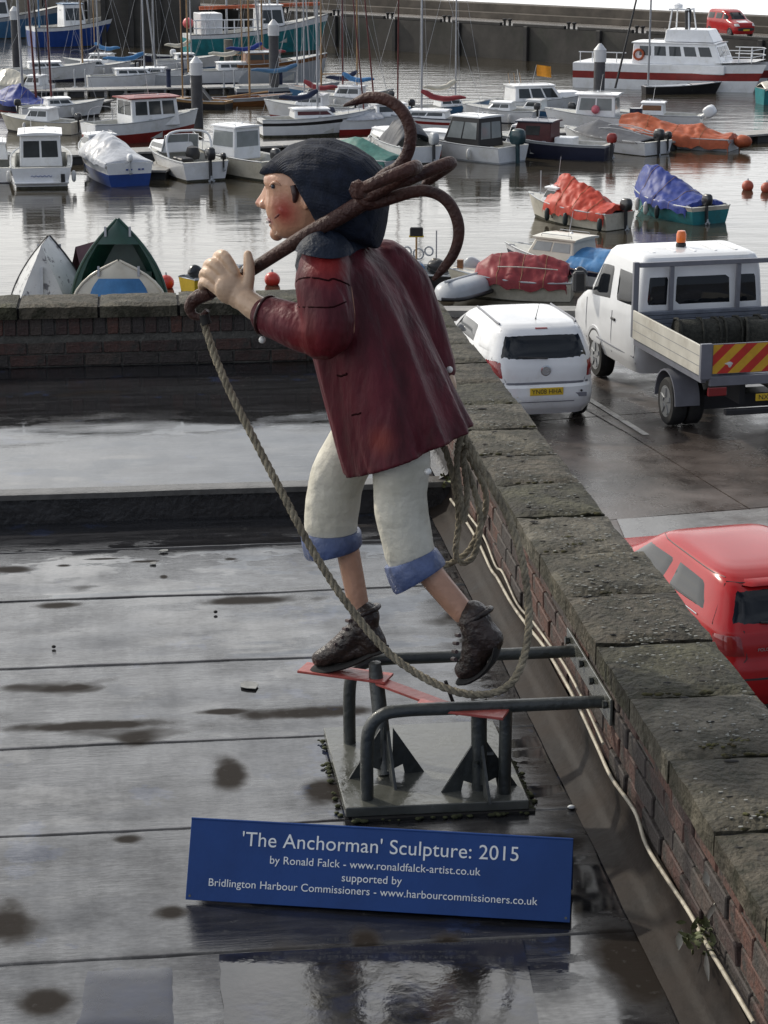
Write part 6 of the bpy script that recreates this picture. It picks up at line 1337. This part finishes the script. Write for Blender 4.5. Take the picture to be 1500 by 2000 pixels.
b = Boat('dark_sloop', 'long dark blue sloop with furled blue sail lying along the pontoon', 'boat', W0(462, 190), -80, 6.0, 1.9, .55, [(.75, 1, GG, 'gunwale_strake'), (0, .75, NAVY, 'hull')], deckmat=NONSLIP); b.mast(.62, 10, .06, ALU, boom=2.8, cover=MID)
b = Boat('inflatable_tender', 'small dark blue tender far off between the two trawlers', 'boat', W0(335, 120), 80, 3.0, 1.3, .4, HULL(NAVY)); b.outboard(0, GW, .8)
b = Boat('sailing_yacht', 'weathered yacht at the far left behind the dark pile', 'boat', W0(2, 160), -75, 6, 2.1, .8, HULL(GW, NAVY)); b.mast(.35, 10, .06, ALU); b.mast(.9, 10, .07, TAN); b.cabin(.3, .7, 1.4, .4, frontwin=0)
b = Boat('day_boat', 'white day boat with cream sprayhood at the left end of the pontoon', 'boat', W0(95, 186), 70, 4.8, 1.9, .6, HULL(GW)); b.tarp(.3, .8, [(0, .5), (.5, .9), (1, .3)], GC, .1, .04, seed=30); b.cabin(.05, .3, 1.2, .6, mat=GW); b.mast(.1, 9, .06, DKS, lean=(0, .09), stays=False)
# more craft packed between the pontoon and the far basin
EXTRA = [(118, 150, -70, 4.6, GW, NAVY, ALU, 'little white yacht between the blue trawler and the pontoon'), (262, 142, 74, 5.0, GG, GW, TAN, 'grey yacht just right of the turquoise folded sail'), (305, 135, -74, 4.4, GW, MID, ALU, 'small white yacht in front of the dark pier end'), (590, 150, 78, 5.2, GW, BLK, ALU, 'white yacht in open water right of the second pile'), (612, 210, -70, 4.6, GC, WOOD, TAN, 'cream day boat with tan mast just above the hat'), (760, 214, 72, 4.8, GW, MID, DRED, 'white day boat behind the raised anchor tine'), (808, 232, -70, 4.2, MID, GW, ALU, 'small blue boat right of the raised anchor tine'), (690, 232, 74, 4.8, GW, REDH, ALU, 'white yacht under the tip of the raised anchor tine'), (40, 232, -68, 4.4, GW, BLK, DRED, 'low white boat behind the left cabin boat'), (150, 262, 70, 4.0, GC, BLK, ALU, 'cream boat between the left cabin boat and the red-roofed boat'), (1045, 240, 70, 3.8, GW, NAVY, ALU, 'small white boat just behind the maroon wheelhouse')]
for k, (x, y, hd_, L_, top, low, mm, lab) in enumerate(EXTRA):
    b = Boat('small_boat', lab, 'boat', W0(x, y), hd_, L_, 1.9, .62, HULL(top, low), transom=.75); b.cabin(.32, .68, 1.25, .40+.2*(k % 2), sidewin=2, frontwin=1, front=.4, mat=GW)
    if k not in (8, 9, 10): b.mast(.58, 9, .05, mm, boom=1.9, cover=(T_navy, T_sky, GC, T_mar)[k % 4])
    elif k == 8: b.mast(.4, 9, .06, mm, lean=(0, .05))
    b.outboard(0, OBK, .7); b.fenders((.3, .6), 1 if hd_ > 0 else -1)
# ---------------- far fishing boats
def trawler(name, label, stern, head, L, Bm, col, sup, rev=False):
    b = Boat(name, label, 'boat', stern, head, L, Bm, 1.6, [(.84, 1, sup, 'bulwark'), (.14, .84, col, 'hull'), (0, .14, WEED, 'boot_top')], transom=.85, sheer=.55, rake=1.0, cockpit=(.05, .70), floor=.9, railmat=BLK); return b
b = trawler('fishing_trawler', 'blue trawler with white bulwark moored against the pier at upper left', W0(62, 92), -66, 9.0, 3.6, BLUE, GW); b.cabin(.28, .5, 2.2, 2.2, z0=1.2, sidewin=2, frontwin=3, mat=GW, roofcol=MID); b.mast(.55, 7, .10, ALU, boom=2.5); b.mast(.08, 5, .08, MID, stays=False)
for k, y in enumerate((-.4, -.15, .2)): MB().box((b.x(.82)+.35*k, -b.hb(.86)-.1, 2.35), (b.x(.82)+.35*k+.22, -b.hb(.86)+.02, 2.65)).build('registration_mark', BLK, b.root)
MB().ball((b.x(1.02), -1.2, 2.0), .35, 12, 8, (.8, .8, 1.3)).build('buoy', T_red, b.root, smooth=60); MB().lathe([(.25, 0), (.28, .5), (.12, .9)], 12, T(b.x(.85), 0, 3.0)).build('winch', BLK, b.root, smooth=40)
b = trawler('fishing_trawler', 'teal trawler with white rails and orange boom moored across the harbour', W0(365, 108), -72, 10.8, 3.6, TEAL, GW); b.cabin(.52, .72, 2.4, 2.3, z0=1.4, sidewin=2, frontwin=3, mat=GW); MB().tube([(b.x(.10), 0, 3.55), (b.x(1.0), 0, 3.75)], .14, 8).build('boom', PM('orange_boom', (.42, .09, .03), .5, .2), b.root, smooth=60); MB().box((b.x(.08), -1.3, 1.5), (b.x(.24), 1.2, 3.2)).build('deck_shelter', GW, b.root, bevel=.05)
for k in range(8): MB().tube([(b.x(.04+.07*k), -1.55, 1.5), (b.x(.04+.07*k), -1.55, 2.7)], .05, 6).build('stanchion', GW, b.root)
for z in (2.1, 2.7): MB().tube([(b.x(.02), -1.56, z), (b.x(.55), -1.56, z)], .05, 6).build('rail', GW, b.root)
for q in (.30, .62, .68): b.mast(q, 6.5, .09, GG, stays=False)
MB().ball((b.x(-.01), -1.2, 2.5), .42, 12, 8).build('buoy', PM('pink_buoy', (.70, .13, .14), .4, .1), b.root, smooth=60)
b = trawler('fishing_trawler', 'blue bow of a trawler just inside the left edge', W0(-90, 75), -78, 10, 3.6, MID, GG); b.cabin(.3, .5, 2.2, 2.2, z0=1.2)
# ---------------- catamaran
ca0 = W0(1138, 172); ca1 = W0(1395, 178); chd = (ca1-ca0).normalized()
cat_ = thing('catamaran', 'white charter catamaran with red band and row of cabin windows beside the pier', 'catamaran', ca0+chd*5.6+Vector((0, 1.6, 0)), atan2(chd.y, chd.x)-radians(7))
cat_.location.z = 0; CLn = 11.4
def chull(q, v, sd, off):
    hw = .62*(1 if q < .55 else max(.02, 1-((q-.55)/.45)**2.2)); z = lerp(-.3, 1.55+.35*max(0, q-.4)**1.5, v)
    return Vector((q*CLn-CLn/2+.9*v*q**5, off+sd*hw*(.8+.2*v), z))
for off_ in (-1.35, 1.35):
    for v0, v1, mt, nm in ((.0, .50, GW, 'hull'), (.50, .74, REDH, 'stripe'), (.74, 1, GW, 'topside')):
        m = MB()
        for sd in (1, -1): m.grid(lambda u, t, sd=sd: chull(u, lerp(v0, v1, t), sd, off_), 20, 3)
        m.grid(lambda u, t: chull(0, lerp(v0, v1, t), 1, off_).lerp(chull(0, lerp(v0, v1, t), -1, off_), u), 2, 3); m.build(nm, mt, cat_, smooth=50)
MB().box((-CLn/2, -1.9, 1.05), (CLn*.36, 1.9, 1.60)).build('bridge_deck', GW, cat_, bevel=.05)
MB().grid(lambda u, v: (lerp(CLn*.30, CLn*.52, u), lerp(-1.95, 1.95, v)*(1-.25*u*u), 1.75+.12*u), 6, 6).build('foredeck', GW, cat_)
class _S(Boat):
    def __init__(s): s.root = cat_; s.L = CLn
    def zs(s, q): return 1.6
    def hb(s, q): return 1.8
cs = _S(); cs.cabin(.33, .84, 3.2, 1.25, z0=1.6, front=.55, aft=.05, top=.90, sidewin=5, frontwin=3, aftwin=2, wz=(.40, .86), roofcol=GW, over=.12)
cs.cabin(.50, .78, 2.4, .75, z0=2.95, front=.45, aft=.1, top=.9, sidewin=0, frontwin=0, roof=False, name='flybridge')
lf2 = MB().tube([Vector((CLn*-.13+.30*cos(2*pi*k/20), -1.66, 2.15+.30*sin(2*pi*k/20))) for k in range(20)], .075, 8, closed=True).build('lifebuoy', T_orange, cat_, smooth=60)
for x in (0, .8, 1.6):
    for sd in (1, -1): MB().tube([(CLn*.36+x, sd*1.75*(1-.05*x), 1.75), (CLn*.36+x+.05, sd*1.75*(1-.05*x), 2.55)], .03, 6).build('stanchion', GW, cat_)
for z in (2.15, 2.55): MB().tube([(CLn*.34, -1.78, z), (CLn*.50, -1.7, z), (CLn*.545, 0, z+.05), (CLn*.50, 1.7, z), (CLn*.34, 1.78, z)], .028, 6).build('guard_rail', GW, cat_)
for x, y in ((.2, -.9), (1.5, -.9), (.2, .9), (1.5, .9)): MB().tube([(x, y, 3.6), (x*.8+.15, y*.7, 4.9)], .05, 6).build('mast_leg', GW, cat_)
MB().box((.1, -.7, 4.85), (1.4, .7, 4.95)).build('mast_platform', GW, cat_); MB().lathe([(.3, 0), (.3, .2), (.1, .3)], 12, T(.5, 0, 4.97)).build('radar', GW, cat_); MB().lathe([(.18, 0), (.22, 1.2), (.1, 1.4)], 12, T(1.3, -.5, 3.6)).build('liferaft', BLK, cat_)
MB().box((-CLn/2+.3, -1.7, 2.2), (CLn*-.2, -1.66, 2.26)).build('stern_rail', GW, cat_); [MB().tube([(-CLn/2+.4+k*.8, -1.68, 1.6), (-CLn/2+.4+k*.8, -1.68, 2.22)], .03, 6).build('stanchion', GW, cat_) for k in range(4)]
b = Boat('sloop', 'black sloop with raked mast lying in front of the catamaran', 'boat', W0(1258, 183), -82, 4.6, 1.4, .45, [(0, 1, BLK, 'hull')], deckmat=GW); b.mast(.05, 9, .07, ALU, stays=False); b.mast(-.40, 9, .07, BLK, lean=(.22, 0), stays=False)
# ---------------- car on the pier
ch = (pd*1+pn*.35).normalized(); cp = P(1425, 71, PZ)
pc = thing('van_car', 'red van-bodied car parked on the pier behind the catamaran', 'car', (cp.x, cp.y, PZ+.03), atan2(ch.y, ch.x))
PCR = Car([(.22, -1.95, 2.0, .80, 6), (.40, -2.02, 2.08, .87, 6), (.75, -2.03, 2.08, .88, 6), (.95, -2.02, 1.90, .875, 6), (1.08, -2.0, 1.35, .86, 6), (1.18, -1.99, 1.10, .83, 6), (1.45, -1.95, .78, .76, 6), (1.68, -1.88, .42, .69, 6), (1.78, -1.75, .15, .60, 5), (1.80, -1.5, 0, .45, 4)])
PCR.shell(pc, M_rpaint)
for sd in (1, -1):
    for a, b_ in ((-1.75, -.75), (-.65, .25), (.32, 1.0)): PCR.patch('side', [(a, 1.15), (b_, 1.15), (min(b_, b_-.28 if b_ > .5 else b_), 1.62), (a, 1.62)], M_vglass, pc, 'window', .012, sd)
    for x in (-1.3, 1.32): arch(PCR, pc, x, .33, sd, M_rpaint); wheel(pc, x, sd*.77, .31, .2, sd)
    PCR.patch('front', [(sd*.55, .72), (sd*.92, .72), (sd*.92, .92), (sd*.6, .95)], FEND, pc, 'headlight', .015)
PCR.patch('front', [(-.8, 1.16), (.8, 1.16), (.74, 1.66), (-.74, 1.66)], M_vglass, pc, 'windscreen', .012); PCR.patch('front', [(-.92, .42), (.92, .42), (.92, .66), (-.92, .66)], M_trim, pc, 'bumper', .02); PCR.patch('front', [(-.5, .98), (.5, .98), (.5, 1.1), (-.5, 1.1)], GW, pc, 'bonnet_panel', .012); pp = PCR.front(.5, 0, .03); MB().box((-.01, -.25, -.055), (.01, .25, .055), T(*pp)).build('number_plate', M_yplate, pc)
# ---------------- piles, pontoons, posts
M_pile = PM('dark_pile', (.055, .055, .060), .6, .25, 2, .2, 10); M_cap = PM('white_pile_cap', (.60, .61, .62), .45, .06, 3)
def pile(xb, yb, yt, r, label, mat=None, cap=True):
    c = W0(xb, yb); zt = P(xb, yt, Y=c.y).z; p_ = thing('mooring_pile', label, 'pile', (c.x, c.y, 0), group=None)
    MB().lathe([(r, -3), (r, zt-.85)], 20, T(0, 0, 0)).build('shaft', mat or M_pile, p_, smooth=40)
    if cap: MB().lathe([(r*1.14, zt-.95), (r*1.14, zt-.32), (r*.25, zt), (.01, zt)], 20).build('cap', M_cap, p_, smooth=30)
pile(386, 248, 110, .30, 'tall dark mooring pile with white conical cap left of the anchor')
pile(536, 186, 38, .30, 'dark white-capped mooring pile in front of the teal trawler')
pile(1168, 236, 85, .30, 'dark white-capped mooring pile in front of the catamaran stern')
pile(33, 130, 12, .30, 'dark white-capped mooring pile near the left edge')
pile(447, 136, 53, .32, 'pale weathered mooring pile beside the teal trawler', PM('pale_pile', (.17, .155, .13), .8, .3, 2, .3, 10), False)
M_pont = PM('pontoon_deck', (.30, .29, .27), .5, .2, 3, .2, 12); M_float = PM('pontoon_float', (.045, .045, .045), .7, .2, 4)
def pontoon(a, b, w, label, z=.42, n=10):
    a, b = W0(*a), W0(*b); d_ = (b-a); L_ = d_.length; p_ = thing('pontoon', label, 'pontoon', (a.x, a.y, 0), atan2(d_.y, d_.x))
    for k in range(n): MB().box((L_*k/n+.02, -w/2, z-.10), (L_*(k+1)/n-.02, w/2, z)).build('deck_panel', M_pont, p_, bevel=.01)
    for k in range(n): MB().box((L_*(k+.15)/n, -w/2+.1, -.25), (L_*(k+.85)/n, w/2-.1, z-.10)).build('float', M_float, p_)
    return p_
pp_ = pontoon((-30, 191), (660, 176), 1.9, 'long grey pontoon walkway behind the second row of boats', n=18)
for k, px in enumerate((330, 438, 458, 548, 147, 168)):
    c = W0(px, 184); o = thing('pontoon_post', ['slim blue service post on the pontoon below the pale yacht', 'slim grey service post on the pontoon left of the second pile', 'slim grey service post just left of the second pile on the pontoon', 'navy service post on the pontoon right of the second pile', 'thin post on the pontoon above the red-roofed boat', 'thin post on the pontoon nearest the red wheelhouse roof'][k], 'post', (c.x, c.y, .42))
    MB().lathe([(.14, 0), (.14, 1.0), (.17, 1.02), (.17, 1.1), (.02, 1.14)] if k in (0, 3) else [(.05, 0), (.05, 1.05), (.02, 1.07)], 10).build('post', T_navy if k in (0, 3) else GG, o, smooth=40)
    MB().lathe([(.18, -.012), (.18, .02)], 10).build('foot', GG, o)
pontoon((1270, 292), (1560, 268), 1.6, 'dark pontoon beside the orange tarpaulin boat at the right', n=8)
pontoon((-40, 325), (1300, 262), 1.8, 'pontoon walkway hidden behind the nearest row of boats', n=30)
pontoon((300, 352), (345, 322), 1.1, 'short finger pontoon between the blue boat and the sports boat', n=3); pontoon((148, 222), (205, 208), 1.1, 'short finger pontoon behind the red-roofed boat', n=3)
def mooring_line(a, b_, label, sag=.5):
    a, b_ = Vector(a), Vector(b_); m_ = (a+b_)/2; m_.z -= sag
    o = MB().tube(cat([a, m_, b_], 8), .018, 5).build('mooring_line', ROPEW, None, smooth=80); tag(o, label, 'rope')
mooring_line(P(1060, 392, Y=78)-Vector((0, 0, .1)), W0(1010, 405), 'mooring line from the bow of the orange-red covered boat to the water', .2)
mooring_line(P(1258, 396, Y=77), W0(1225, 430), 'mooring line from the bow of the blue covered boat to the water', .2)
# ---------------- floating buoys
def buoy(x, y, r, label, mat, sub=.35):
    c = W0(x, y); o = thing('mooring_buoy', label, 'buoy', (c.x, c.y, 0), group=None)
    MB().ball((0, 0, r*(1-sub)), r, 18, 12).build('float', mat, o, smooth=80); MB().tube([(0, -.01, r*1.6), (.0, 0, r*1.85), (0, .01, r*1.6)], .03, 6).build('ring', GG, o)
BR = PM('red_buoy', (.55, .045, .03), .35, .15, 4, coat=.2); BO = PM('faded_orange_buoy', (.42, .09, .05), .5, .2, 4)
buoy(532, 556, .24, 'red buoy floating just beyond the far parapet beside the hand', BR); buoy(325, 562, .24, 'red buoy floating beyond the parapet right of the green dinghy', BR)
buoy(1460, 371, .24, 'faded orange buoy floating right of the blue tarpaulin boat', BO); buoy(1497, 375, .24, 'faded orange buoy at the very right edge', BO); buoy(902, 553, .26, 'red and white buoy under the lower anchor tine', BR)
# ---------------- dinghies stood on end on the quay
def upright(name, label, tip, Y, L, Bm, bands, open_to_us, lean=.16, depth=.55, inner=None, yaw=0., **k):
    b = Boat(name, label, 'dinghy', (0, 0, 0), 0, L, Bm, depth, bands, center=True, deckmat=inner or GG, rake=.18, sheer=.10, full=k.pop('full', 2.3), **k)
    X = Vector((0, lean, 1)).normalized(); Z = Vector((sin(yaw), -cos(yaw), lean)).normalized() if open_to_us else Vector((sin(yaw), cos(yaw), -lean)).normalized()
    Z = (Z-X*Z.dot(X)).normalized(); Yv = Z.cross(X); tipw = P(*tip, Y=Y)
    M = Matrix((X, Yv, Z)).transposed().to_4x4(); b.root.rotation_euler = M.to_euler(); b.root.location = tipw-X*(L/2+.1)-Z*(depth*.6); return b
b = upright('upturned_dinghy', 'white dinghy stood on end with scuffed hull facing the roof', (90, 463), 37.6, 3.0, 1.59, [(0, 1, PM('scuffed_white_hull', (.52, .53, .53), .5, .08, 3, dirt=(.13, .13, .14), dscale=4.5, dlo=.56, dhi=.60), 'hull')], False, cockpit=None, railmat=BLK)
MB().box((-1.4, -.03, -.30), (1.05, .03, -.20)).build('keel', GG, b.root)
m = MB(); m.grid(lambda u, v: Vector((b.pt(u, 0, 1).x, lerp(-1, 1, v)*b.pt(u, 0, 1).y, -.22-.10*(1-(2*v-1)**2)*(1-u))), 16, 6); m.build('bottom', MATS['scuffed_white_hull'], b.root, smooth=60)
GRN = PM('dark_green_hull', (.012, .055, .042), .35, .2, 3, coat=.2)
b = upright('green_dinghy', 'dark green dinghy stood on end with its hollow side facing the roof', (234, 430), 37.2, 2.9, 1.77, [(0, 1, GRN, 'hull')], True, inner=GRN, cockpit=(.04, .86), railmat=GRN, floor=-.12)
MB().box((.4, -.55, .1), (.62, .55, .18)).build('thwart', GRN, b.root)
b = upright('mauve_dinghy', 'faded mauve dinghy stood on end behind the green one', (186, 470), 38.3, 2.63, 1.09, [(0, 1, PM('mauve_hull', (.16, .075, .085), .5, .15, 3), 'hull')], False, cockpit=None, yaw=.9, full_=None) if False else upright('mauve_dinghy', 'faded mauve dinghy stood on end behind the green one', (190, 466), 38.3, 2.63, 1.09, [(0, 1, PM('mauve_hull', (.16, .075, .085), .5, .15, 3), 'hull')], False, cockpit=None, yaw=.7)
b = upright('blue_dinghy', 'small cream dinghy with light blue foredeck stood in front of the green one', (236, 512), 40.0, 2.4, 1.55, [(0, 1, GC, 'hull')], True, cockpit=(.04, .30), deckmat=None, railmat=GC) if False else upright('blue_dinghy', 'small cream dinghy with light blue foredeck stood in front of the green one', (236, 512), 36.3, 2.2, 1.75, [(0, 1, GC, 'hull')], True, cockpit=(.04, .30), inner=GC, railmat=GC, full=4.2)
m = MB(); m.grid(lambda u, v: Vector((b.pt(lerp(.35, .88, u), 1, 1).x, lerp(-.66, .66, v)*b.pt(lerp(.35, .88, u), 1, 1).y, b.zs(.6)+.06+.10*(1-(2*v-1)**2))), 8, 8); m.build('foredeck_cover', T_sky, b.root, smooth=60)
# ---------------- dark pier arm at the upper left
arm = thing('pier_arm', 'dark stone end of the inner pier behind the trawlers at upper left', 'pier', W0(285, 90))
al = arm.location; w_ = (W0(365, 90)-W0(205, 90)).x
MB().box((-w_/2, 0, -3), (w_/2, 14, 5.6)).build('wall', M_pier, arm, bevel=.1); MB().box((-w_/2-.2, -.25, 5.6), (w_/2+.2, 14, 5.9)).build('capping', M_pier2, arm, bevel=.05)
for k in range(4): MB().box((-w_/2+w_*k/3-.2, -.3, -2), (-w_/2+w_*k/3+.2, -.02, 5.5)).build('fender_post', MATS['tarred_timber'], arm)
